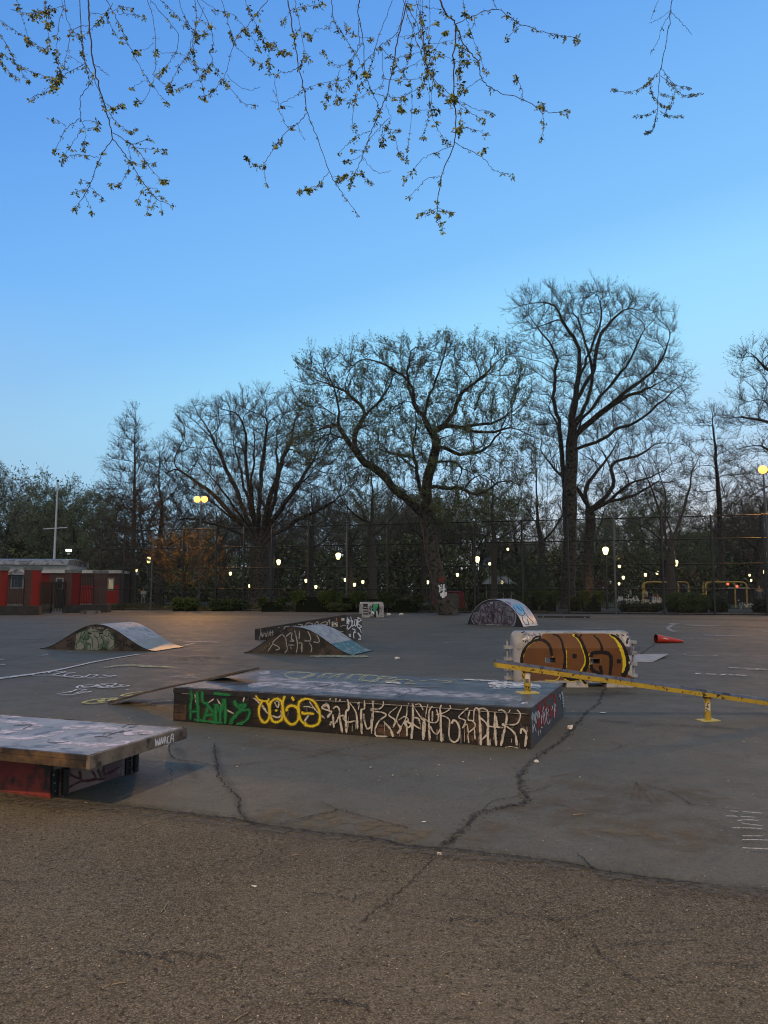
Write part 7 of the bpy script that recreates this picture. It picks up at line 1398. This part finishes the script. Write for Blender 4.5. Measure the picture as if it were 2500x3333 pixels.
# ---- the far wood: one mass nobody could count
def wood():
    protos = []
    for sd in range(3):
        rng = np.random.default_rng(100 + sd); t = Tree(rng); t.limb([NV((0, 0, 0)), NV((.2, 0, 3)), NV((0, .2, 5.5))], .9)
        A = nrm(rng.normal(0, 1, (420, 3))) * rng.random((420, 1)) ** .33 * [5.5, 5.5, 5] + [0, 0, 10]; t.grow(A, .9, 1.3, 40, .45); t.finish(.38, tip=.018, twigs=5, tl=1.6, subs=3, leaf=1, lsize=.34, leaftris=1, twr=.018, up=.2, trunk_frac=9); protos.append(t)
    rng = np.random.default_rng(9); V = []; Q = []; T = []; mt = []; off = 0
    def put(t, x, y, s, leafm):
        nonlocal off
        a = rng.uniform(0, 6.28); v = np.concatenate(t.V[1]); c, s_ = math.cos(a), math.sin(a); v = v @ np.array([[c, s_, 0], [-s_, c, 0], [0, 0, 1]]) * [s, s, s] + [x, y, 0]
        q = np.concatenate(t.Q[1]) + off; tt = np.concatenate(t.T) + off; V.append(v); Q.append(q); T.append(tt); m = np.ones(len(tt)); m[t.nt:] = leafm; mt.append(m); off += len(v)
    for k in range(80):
        Y = rng.uniform(98, 150); x = (rng.uniform(-250, 2750) - CX) / F * Y; put(protos[k % 3], x, Y, rng.uniform(.75, 1.15), 2 if rng.random() < .5 else 3)
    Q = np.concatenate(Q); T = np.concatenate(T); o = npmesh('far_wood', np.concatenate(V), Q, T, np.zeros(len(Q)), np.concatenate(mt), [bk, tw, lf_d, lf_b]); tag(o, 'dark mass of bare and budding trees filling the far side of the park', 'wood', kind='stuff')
    # undergrowth along its foot
    n = 130000; y = rng.uniform(96, 152, n); x = (rng.uniform(-400, 2900, n) - CX) / F * y; z = rng.random(n) * (7 + 1.8 * np.sin(x * .31) + 1.2 * np.sin(x * .13 + 2)); p = np.stack([x, y, z], 1); u = nrm(rng.normal(0, 1, (n, 3))); v = nrm(np.cross(u, rng.normal(0, 1, (n, 3)))); s = .36
    VV = np.stack([p - u * s, p - v * s * .4, p + u * s, p + v * s * .4], 1).reshape(-1, 3); i = np.arange(n)[:, None] * 4 + np.arange(4)[None]
    tag(npmesh('undergrowth', VV, i, np.zeros((0, 3), int), rng.integers(0, 3, n), np.zeros(0), [gd2, br1, lf_d]), 'dark undergrowth at the foot of the far wood', 'undergrowth', kind='stuff')
wood()
print('tree faces', NT)
def warm(px, py, Y, power, label, dx=0): pass
for px, py, Y, pw in ((880, 1905, 77, 70), (1925, 1910, 80, 60)):
    ld = bpy.data.lights.new('ground_light', 'POINT'); ld.energy = pw; ld.color = (1, .5, .15); ld.shadow_soft_size = .1; lo = bpy.data.objects.new('ground_light', ld); COL.objects.link(lo); lo.location = tuple(dp(px, py, Y))
# ------------------------------------------------------------------ branches of the tree overhead
ovb = mat('overhead_bark', (.035, .024, .022), (.055, .038, .032), rough=.9, scale=30); bud_y = mat('catkin_olive', (.15, .19, .04), (.21, .25, .06), rough=.8, scale=40); bud_d = mat('catkin_dark', (.07, .09, .025), (.11, .13, .04), rough=.8, scale=40)
ro = np.random.default_rng(77)
a1 = lambda *p: Z(0, 0, 1.659, *p)
a2 = lambda *p: Z(700, 0, 2.074, *p)
a3 = lambda *p: Z(1300, 0, 1.3825, *p)
# (points, width at start px, width at end px, depth at start, depth at end, bud density)
BR = [
 (a1((478, -40), (485, 150), (500, 300), (525, 440), (570, 580), (612, 750)), 7, 4.5, 5.2, 5.6, .0), (a1((612, 750), (700, 870), (770, 985), (850, 1075), (935, 1110)), 4, 2, 5.6, 5.7, .25), (a1((612, 750), (540, 850), (490, 990), (430, 1095), (405, 1130)), 3.5, 2, 5.6, 5.9, .3),
 (a1((605, 715), (720, 785), (800, 890), (870, 970), (900, 970)), 3, 1.6, 5.6, 5.3, .3), (a1((735, 795), (800, 805), (890, 810)), 2, 1.5, 5.5, 5.4, .2), (a1((720, 785), (805, 745)), 2, 1.5, 5.5, 5.4, .2), (a1((705, 880), (690, 920), (650, 990), (600, 992)), 2, 1.5, 5.6, 5.8, .4), (a1((700, 880), (790, 885), (835, 880)), 2, 1.3, 5.6, 5.5, .3), (a1((700, 785), (702, 870)), 2, 1.5, 5.55, 5.6, .2),
 (a1((780, 1010), (850, 1020)), 1.6, 1.2, 5.6, 5.6, .1), (a1((780, 1010), (745, 1080)), 1.6, 1.2, 5.6, 5.7, .1), (a1((815, 1050), (800, 1110), (795, 1140)), 1.6, 1.2, 5.6, 5.7, .3), (a1((850, 1075), (820, 1105)), 1.5, 1.2, 5.65, 5.7, .3), (a1((870, 1090), (868, 1135)), 1.5, 1.2, 5.7, 5.7, .2), (a1((830, 1060), (880, 1065)), 1.5, 1.2, 5.7, 5.7, .3),
 (a1((535, 850), (440, 835), (380, 840), (330, 875)), 2.4, 1.5, 5.7, 5.8, .5), (a1((490, 990), (440, 970)), 1.8, 1.3, 5.8, 5.8, .3), (a1((485, 1005), (520, 1040), (550, 1068)), 1.8, 1.3, 5.8, 5.8, .4), (a1((470, 1020), (410, 1035)), 1.8, 1.3, 5.8, 5.9, .4), (a1((455, 1060), (485, 1110), (490, 1140)), 1.8, 1.3, 5.8, 5.9, .4),
 (a1((435, 520), (438, 640), (460, 700), (455, 800)), 3, 1.6, 5.5, 5.6, .1), (a1((438, 640), (365, 688), (310, 785), (290, 815)), 2.4, 1.5, 5.5, 5.6, .2), (a1((360, 685), (320, 655), (290, 645)), 1.7, 1.2, 5.6, 5.6, .3), (a1((450, 685), (400, 760), (350, 840)), 2, 1.4, 5.5, 5.7, .3), (a1((450, 655), (530, 655)), 1.8, 1.3, 5.5, 5.5, .5), (a1((455, 695), (530, 690)), 1.8, 1.3, 5.5, 5.5, .4),
 (a1((575, 590), (630, 660), (700, 710), (740, 692)), 2.2, 1.6, 5.5, 5.4, .9), (a1((545, 540), (610, 580), (670, 565)), 2.2, 1.5, 5.5, 5.4, .7), (a1((510, 350), (550, 380), (585, 410)), 2.4, 1.8, 5.4, 5.4, 0), (a1((435, -40), (440, 220), (460, 330), (510, 430), (570, 580)), 4, 2.5, 5.3, 5.4, .1),
 (a1((510, 420), (450, 500), (435, 520)), 2.6, 2.4, 5.4, 5.5, 0), (a1((345, -40), (370, 130), (440, 230), (480, 440)), 2.6, 2, 5.4, 5.5, .15), (a1((350, -30), (310, 200), (310, 330), (330, 400)), 2, 1.5, 5.0, 5.2, .5), (a1((480, 135), (390, 165), (365, 280), (330, 400), (270, 470), (170, 530)), 2.6, 1.5, 5.1, 5.0, .5), (a1((455, 340), (330, 420), (300, 480)), 2, 1.5, 5.3, 5.2, .5), (a1((365, 300), (460, 350)), 1.6, 1.4, 5.2, 5.2, .1),
 (a1((-30, 90), (60, 150), (150, 210), (250, 270)), 2.6, 1.6, 5.2, 5.1, .5), (a1((-30, 130), (40, 250), (100, 370), (150, 430)), 2.6, 1.6, 5.0, 5.1, .5), (a1((-30, 270), (60, 320), (130, 370), (240, 410), (320, 430)), 2.6, 1.5, 5.1, 5.1, .8), (a1((-20, 290), (20, 350), (50, 390), (100, 420)), 2.2, 1.5, 5.0, 5.0, .9), (a1((80, -30), (120, 90), (150, 190), (160, 230)), 2.2, 1.5, 5.0, 5.1, .5), (a1((60, 50), (150, 70), (240, 60), (290, 130)), 2, 1.5, 5.0, 5.1, .9),
 (a1((240, -30), (250, 100), (270, 250)), 2.2, 1.5, 5.0, 5.0, .6), (a1((360, 30), (250, 60), (180, 90)), 1.8, 1.4, 5, 5, .7), (a1((560, -30), (620, 80), (680, 210), (740, 330), (820, 460), (910, 565)), 3, 1.6, 5.6, 5.9, .15), (a1((610, 20), (520, 130), (440, 200)), 2, 1.5, 5.4, 5.3, .5), (a1((480, 70), (570, 75), (650, 40), (715, 45)), 1.8, 1.3, 5.3, 5.4, .4), (a1((640, 80), (720, 75), (780, 95)), 1.8, 1.4, 5.5, 5.5, .3),
 (a1((570, 80), (620, 180), (655, 220)), 1.8, 1.4, 5.4, 5.5, .4), (a1((785, 430), (710, 475)), 1.7, 1.3, 5.8, 5.8, .2), (a1((785, -30), (830, 120), (840, 300), (830, 420), (780, 535), (735, 550)), 2.6, 1.5, 5.4, 5.6, .15), (a1((800, -20), (870, 70), (955, 170), (955, 260), (910, 340), (850, 400)), 2.8, 1.5, 5.2, 5.5, .2), (a1((835, 230), (780, 270), (730, 270)), 1.6, 1.3, 5.5, 5.5, .3), (a1((830, 405), (880, 450), (920, 480)), 1.8, 1.4, 5.5, 5.5, .4),
 (a1((830, 265), (880, 285), (950, 285), (1010, 310)), 1.6, 1.3, 5.4, 5.4, .2), (a1((1050, -20), (1060, 120), (1030, 270), (960, 370), (920, 460)), 2.6, 1.5, 5.3, 5.4, .3), (a1((960, -20), (1000, 100), (1060, 190), (1040, 300), (1090, 450), (1110, 540)), 2.4, 1.5, 5.2, 5.5, .3), (a1((1100, 40), (1030, 250), (1040, 340), (1110, 380)), 2, 1.4, 5.3, 5.4, .3),
 (a1((1060, -20), (1150, 200), (1140, 300), (1180, 400), (1310, 550), (1370, 565)), 2.8, 1.5, 5.4, 5.7, .15), (a1((1060, -20), (1160, 50), (1260, 80), (1360, 200), (1400, 260)), 2, 1.3, 5.4, 5.5, .3), (a1((1450, -10), (1350, 120), (1270, 220), (1220, 400), (1170, 470), (1090, 530)), 2.6, 1.5, 5.4, 5.7, .2), (a1((1220, 400), (1290, 465), (1350, 485), (1405, 475)), 1.8, 1.4, 5.6, 5.7, 0), (a1((1150, 330), (1080, 420), (960, 480)), 1.8, 1.4, 5.5, 5.5, .6),
 (a1((1190, -20), (1250, 180), (1290, 270), (1410, 350)), 2.2, 1.4, 5.3, 5.4, .6), (a1((1320, -10), (1370, 110), (1440, 240), (1500, 270), (1565, 285)), 2.4, 1.6, 5.5, 5.6, .8), (a1((1445, 240), (1452, 300), (1450, 385)), 1.7, 1.3, 5.6, 5.6, .5), (a1((1445, 240), (1480, 228)), 1.6, 1.2, 5.6, 5.6, .8), (a1((1300, 150), (1350, 180), (1390, 150)), 1.6, 1.2, 5.5, 5.5, .7), (a1((860, -10), (930, 60), (1000, 130)), 2, 1.4, 5.2, 5.3, .5), (a1((1000, 130), (1080, 190), (1110, 170)), 1.5, 1.2, 5.3, 5.3, .3), (a1((1060, 90), (1140, 140)), 1.5, 1.2, 5.3, 5.3, .2),
 (a2((488, -30), (525, 200), (560, 430), (600, 600), (622, 760), (670, 880), (770, 1150), (870, 1320), (980, 1470)), 5, 2, 5.0, 5.6, .05), (a2((560, 455), (500, 485), (412, 508), (415, 640), (440, 760), (480, 845), (520, 855)), 2.4, 1.5, 5.2, 5.5, .1), (a2((620, 765), (560, 830), (480, 890), (400, 1000), (335, 1110), (335, 1180), (345, 1240)), 3, 1.8, 5.3, 5.5, .1), (a2((335, 1110), (270, 1110), (215, 1065)), 2, 1.4, 5.5, 5.5, .5), (a2((600, 600), (530, 655), (435, 705), (525, 720)), 2, 1.4, 5.2, 5.3, .05), (a2((555, 835), (575, 890), (603, 948)), 1.8, 1.3, 5.3, 5.4, 0), (a2((370, 680), (420, 692)), 1.3, 1.2, 5.3, 5.3, 0), (a2((383, 600), (410, 640)), 1.3, 1.2, 5.3, 5.3, 0), (a2((385, 950), (405, 985)), 1.3, 1.2, 5.5, 5.5, .2),
 (a2((770, 1160), (700, 1245), (640, 1272), (575, 1285)), 2.2, 1.5, 5.5, 5.6, .6), (a2((795, 1190), (850, 1195), (895, 1170)), 1.8, 1.3, 5.5, 5.5, .5), (a2((840, 1190), (845, 1215)), 1.2, 1.1, 5.5, 5.5, .5), (a2((535, -20), (565, 130), (600, 350), (580, 440)), 2.6, 1.6, 5.0, 5.1, .25), (a2((560, 50), (510, 75), (460, 135)), 1.7, 1.3, 5, 5, .4), (a2((560, 50), (640, 40), (720, 20)), 1.7, 1.3, 5, 5, .5), (a2((575, 190), (530, 230)), 1.6, 1.3, 5, 5, .5), (a2((590, 215), (640, 235)), 1.4, 1.2, 5, 5, .4), (a2((605, 360), (645, 385)), 1.5, 1.3, 5, 5, .6),
 (a2((785, -20), (800, 130), (860, 230), (920, 320), (980, 430), (1010, 500)), 3, 1.6, 5.0, 5.2, .3), (a2((800, 145), (740, 190), (690, 195), (640, 255)), 2, 1.4, 5, 5.1, .6), (a2((865, 140), (900, 200), (960, 245), (1050, 260)), 1.9, 1.5, 5.1, 5.1, .2), (a2((980, -20), (965, 80), (1000, 250), (1010, 480), (1060, 620), (1105, 735), (1075, 800)), 4.5, 1.8, 5.1, 5.6, .15), (a2((970, 130), (970, 290), (930, 400), (850, 440), (790, 425), (720, 340)), 2.5, 1.5, 5.1, 5.3, .2), (a2((850, 440), (820, 560), (820, 680)), 1.8, 1.4, 5.3, 5.3, .25), (a2((1000, 290), (920, 400), (920, 500), (860, 600)), 2, 1.4, 5.2, 5.3, .2),
 (a2((1290, -20), (1230, 220), (1120, 300), (1000, 430), (900, 530), (770, 550), (600, 600)), 3, 1.5, 5.1, 5.4, .15), (a2((1290, 30), (1220, 330), (1180, 560), (1130, 720), (1060, 870), (1000, 1030), (960, 1140), (915, 1220), (910, 1280)), 5, 1.8, 5.2, 5.7, .08), (a2((1055, 888), (960, 915), (900, 970), (835, 1035)), 2.2, 1.5, 5.5, 5.6, .2), (a2((1180, 790), (1120, 850), (1050, 930), (1030, 980)), 2.4, 1.8, 5.4, 5.5, .1), (a2((1090, 820), (1140, 860), (1210, 940), (1250, 1040), (1290, 1075)), 2.2, 1.6, 5.5, 5.6, .5), (a2((1140, 865), (1230, 880), (1250, 870)), 1.7, 1.4, 5.5, 5.5, .9), (a2((1130, 870), (1135, 970)), 1.6, 1.3, 5.5, 5.6, .4), (a2((1000, 1060), (1060, 1140), (1120, 1165), (1188, 1150)), 1.9, 1.4, 5.6, 5.6, 0), (a2((990, 1045), (940, 1080), (875, 1090)), 1.8, 1.4, 5.6, 5.6, .1), (a2((975, 1140), (1010, 1195), (1055, 1230)), 1.8, 1.4, 5.7, 5.7, .7), (a2((1030, 985), (990, 1020), (940, 1005)), 1.8, 1.4, 5.5, 5.5, .5), (a2((920, 1150), (945, 1165)), 1.4, 1.2, 5.6, 5.6, .6),
 (a2((1200, -10), (1100, 260), (1060, 420), (1010, 540), (980, 570), (940, 680), (930, 830), (945, 870)), 2.6, 1.6, 5.2, 5.4, .25), (a2((770, 590), (780, 560), (760, 640), (750, 700)), 1.8, 1.4, 5.3, 5.3, .6), (a2((980, 570), (1060, 620), (1170, 655), (1270, 650), (1400, 560), (1480, 380)), 2.3, 1.6, 5.3, 5.4, .1), (a2((1130, 310), (1130, 560), (1040, 620), (920, 680), (835, 665)), 2, 1.5, 5.2, 5.3, .3), (a2((1110, 310), (1220, 430), (1320, 580), (1330, 720), (1310, 940), (1300, 1000)), 2.2, 1.5, 5.2, 5.5, .25), (a2((1290, 30), (1380, 200), (1430, 420), (1500, 600), (1620, 680)), 3, 1.8, 5.1, 5.2, .15),
 (a2((1400, -20), (1410, 300), (1440, 520), (1445, 700), (1430, 830), (1400, 925)), 2.4, 1.4, 5.1, 5.4, .2), (a2((1380, -20), (1330, 250), (1310, 380), (1250, 540)), 2, 1.4, 5.0, 5.2, .2), (a2((1450, -20), (1450, 300), (1430, 480), (1380, 640)), 2, 1.4, 5.0, 5.2, .3), (a2((1350, -20), (1420, 200), (1470, 500), (1460, 740), (1510, 880), (1570, 960)), 2.5, 1.5, 5.1, 5.4, .25), (a2((1240, 250), (1350, 230), (1500, 150)), 1.8, 1.3, 5.1, 5.1, .2), (a2((1330, 740), (1420, 745), (1500, 740)), 1.7, 1.4, 5.4, 5.4, .5), (a2((1190, 490), (1330, 440), (1480, 330), (1560, 200)), 2, 1.4, 5.2, 5.2, .3), (a2((1130, 535), (1260, 535), (1380, 530), (1480, 470)), 1.8, 1.4, 5.3, 5.3, .3), (a2((1150, 700), (1190, 800), (1160, 850)), 1.6, 1.3, 5.4, 5.4, .2), (a2((1320, 610), (1250, 700), (1270, 750)), 1.6, 1.3, 5.3, 5.3, .4), (a2((1200, 400), (1300, 370), (1440, 340)), 1.6, 1.3, 5.2, 5.2, .5), (a2((1480, 560), (1560, 660), (1600, 690)), 1.6, 1.3, 5.2, 5.2, .6),
 (a3((170, -30), (210, 60), (255, 115), (245, 250), (245, 420), (255, 540), (245, 650), (190, 790), (170, 940), (175, 970)), 7, 3, 4.8, 5.3, .08), (a3((245, 110), (340, 70), (440, 42), (550, 110), (680, 150), (800, 170)), 3.4, 2, 4.8, 5.0, .25), (a3((440, 42), (410, -20)), 2.6, 2.6, 4.9, 4.9, 0), (a3((545, 112), (488, 165)), 2, 1.6, 5, 5, .1), (a3((255, 115), (290, 200), (350, 275), (375, 360), (440, 410), (560, 450), (680, 505), (760, 500)), 5, 2, 4.9, 5.3, .1), (a3((560, 452), (545, 390), (530, 345)), 2.2, 1.8, 5.1, 5.1, .3), (a3((645, 490), (648, 560), (640, 620)), 2.2, 1.6, 5.2, 5.2, .5), (a3((640, 495), (630, 465)), 1.6, 1.4, 5.2, 5.2, .8), (a3((375, 350), (300, 400), (250, 440)), 2.4, 1.8, 4.9, 5.0, .3), (a3((650, 490), (652, 470)), 1.4, 1.2, 5.2, 5.2, .2),
 (a3((245, 640), (300, 670), (370, 705), (430, 770), (515, 785)), 2.8, 1.6, 5.2, 5.3, .15), (a3((375, 700), (382, 670)), 1.6, 1.3, 5.2, 5.2, .4), (a3((240, 655), (180, 680), (110, 710), (60, 770), (25, 800)), 2.4, 1.6, 5.2, 5.3, .1), (a3((190, 795), (130, 800), (90, 840), (45, 885)), 2.4, 1.5, 5.2, 5.3, .1), (a3((170, 940), (90, 960)), 2, 1.5, 5.3, 5.3, .7), (a3((168, 930), (200, 950), (235, 955)), 2, 1.5, 5.3, 5.3, .7), (a3((175, 965), (195, 1040)), 2, 1.6, 5.3, 5.3, .4), (a3((260, 575), (320, 580), (385, 600)), 2, 1.4, 5.1, 5.1, .3), (a3((250, 440), (310, 500), (380, 540)), 2.2, 1.5, 5.0, 5.1, .5), (a3((270, 450), (340, 490), (420, 505)), 2, 1.4, 5.0, 5.1, .2), (a3((285, -20), (300, 80), (340, 190), (390, 320)), 2.4, 1.6, 4.9, 5.0, .3), (a3((340, 70), (330, 120), (270, 170), (130, 200)), 2, 1.4, 4.9, 5.0, .4), (a3((245, 280), (320, 270), (350, 275)), 2, 1.6, 4.9, 5, .5), (a3((10, -20), (60, 130), (130, 320), (200, 400), (250, 440)), 3, 2, 5.0, 5.0, .2),
 (a3((120, 200), (180, 240), (240, 270)), 1.8, 1.5, 5, 5, .2), (a3((90, -20), (110, 200), (125, 330)), 2, 1.6, 5, 5, .3), (a3((30, 15), (120, 30), (200, 50)), 2, 1.5, 4.9, 4.9, .2), (a3((270, 130), (268, 180), (280, 240), (270, 300), (275, 400)), 2, 1.6, 4.9, 5, .8), (a3((270, 460), (275, 560), (265, 580)), 1.8, 1.5, 5, 5, .7),
 (a3((1230, -30), (1220, 50), (1205, 160), (1180, 290), (1170, 330), (1165, 420), (1160, 500), (1140, 580), (1105, 590)), 3.6, 1.8, 6.0, 6.4, .0), (a3((1222, 50), (1270, 105), (1318, 155)), 1.9, 1.6, 6.1, 6.1, .02), (a3((1222, 45), (1170, 85), (1125, 105)), 1.6, 1.2, 6.1, 6.1, 0), (a3((1175, -20), (1150, 40), (1130, 90)), 1.7, 1.3, 6, 6, .05), (a3((1218, 60), (1180, 130), (1165, 180), (1128, 245)), 2, 1.3, 6.1, 6.2, .05),
 (a3((1170, 320), (1125, 365), (1080, 400), (1020, 415), (955, 400)), 2.2, 1.6, 6.2, 6.3, 1.0), (a3((1178, 305), (1210, 350), (1250, 385), (1310, 392)), 2.2, 1.6, 6.2, 6.2, .9), (a3((1175, 335), (1240, 400), (1280, 430), (1355, 418)), 2, 1.6, 6.2, 6.2, 1.0), (a3((1125, 370), (1140, 430), (1180, 470), (1220, 485)), 2, 1.6, 6.3, 6.3, 1.1), (a3((1170, 418), (1225, 435)), 1.8, 1.4, 6.3, 6.3, 1.0), (a3((1160, 490), (1110, 515), (1055, 522)), 1.8, 1.4, 6.3, 6.4, 1.0), (a3((1170, 500), (1215, 520), (1275, 520)), 1.8, 1.4, 6.3, 6.4, 1.0), (a3((1160, 510), (1140, 580), (1105, 595)), 2, 1.6, 6.4, 6.4, 1.1), (a3((1240, 410), (1225, 460), (1200, 490)), 1.8, 1.4, 6.2, 6.3, 1.0), (a3((1125, 345), (1130, 365)), 1.8, 1.6, 6.2, 6.2, 1.0),
]
e = thing('overhanging_tree', (6.0, -4.0, 0), 'tree overhead whose thin budding branches hang down across the top of the sky', 'tree')
gb = MB(); BV = []; BF = []; BM = []
def cluster(p, s, n):
    s *= .74
    for k in range(n):
        d = nrm(ro.normal(0, 1, 3) * [1, 1, .6] + [0, 0, -.75]); o = p + ro.normal(0, s * .28, 3); L_ = s * ro.uniform(.5, 1.1); w_ = np.cross(d, ro.normal(0, 1, 3)); w_ = nrm(w_) * L_ * ro.uniform(.16, .28); h = np.cross(d, w_) * .6
        b = len(BV); BV.extend([o, o + d * L_ * .5 + w_, o + d * L_, o + d * L_ * .5 - w_, o + d * L_ * .5 + h]); BF.extend([(b, b + 1, b + 4), (b + 1, b + 2, b + 4), (b + 2, b + 3, b + 4), (b + 3, b, b + 4)]); m = int(ro.random() < .4); BM.extend([m] * 4)
for pts, w0, w1, d0, d1, dens in BR:
    n = len(pts); P = [dp(x, y, d0 + (d1 - d0) * i / max(1, n - 1)) for i, (x, y) in enumerate(pts)]; c = catmull(P, 7); m = len(c)
    c = [q + ro.normal(0, .0035, 3) for q in c]; rad = [max(.0011, (w0 + (w1 - w0) * i / (m - 1)) * c[i][1] / F / 2 * .82) * ro.uniform(.9, 1.15) for i in range(m)]
    gb.tube(c, rad, ovb, 5)
    L_ = sum(np.linalg.norm(c[i + 1] - c[i]) for i in range(m - 1)); nb = int(L_ * 16) + 1; dens = dens * 1.5 if dens >= .85 else dens
    for k in range(nb):   # side spurs, each with a bud; clusters where the photo has them
        t = ro.uniform(.05, 1); i = min(m - 2, int(t * (m - 1))); q = c[i] + (c[i + 1] - c[i]) * ro.random(); sd_ = nrm(ro.normal(0, 1, 3)); sl = ro.uniform(.006, .016)
        gb.tube([q, q + sd_ * sl], [.0016, .001], ovb, 4)
        if ro.random() < .5: cluster(q + sd_ * sl, .012, 2)
    if dens:
        for k in range(int(L_ * (dens + (.12 if dens > .02 else 0)) * 42 + (.5 if dens > .3 else 0))):
            t = 1 - ro.random() ** 1.2 * .9; i = min(m - 2, int(t * (m - 1))); q = c[i] + (c[i + 1] - c[i]) * ro.random(); big = ro.random() < .35 and dens < .85
            cluster(q - UP * (.008), ro.uniform(.036, .052) if big else ro.uniform(.022, .032), 14 if big else 7)
    if dens >= .1: cluster(c[-1] - UP * .01, ro.uniform(.038, .052) if dens < .9 else .026, 15 if dens < .9 else 7)
gb.build('branches', e)
npmesh('bud_clusters', np.array(BV), np.zeros((0, 4), int), np.array(BF), np.zeros(0), np.array(BM), [bud_y, bud_d], e)
# its trunk and main limbs stand and reach over behind the viewer's right shoulder
g = MB(); g.tube(catmull([NV((6, -4, 0)), NV((5.9, -3.9, 1.5)), NV((5.7, -3.6, 3.5)), NV((5.2, -2.8, 5.5))], 5), [.38, .34, .32, .31, .30, .29, .29, .28, .28, .27, .27, .26, .26, .25, .24, .23], bk, 12); g.build('trunk', e)
g = MB()
for tgt, r_ in (((-2.6, 4.6, 6.2), .09), ((-.4, 4.6, 6.0), .08), ((1.0, 4.4, 6.0), .08), ((3.0, 5.4, 7.2), .06)):
    c = catmull([NV((5.2, -2.8, 5.5)), NV((5.2 * .6 + tgt[0] * .4, .2, 7.2)), NV((tgt[0] * .9, tgt[1] * .75, 7.3)), NV(tgt)], 6); g.tube(c, [r_ * (1.6 - 1.3 * i / len(c)) for i in range(len(c))], bk, 8)
g.build('limbs', e)
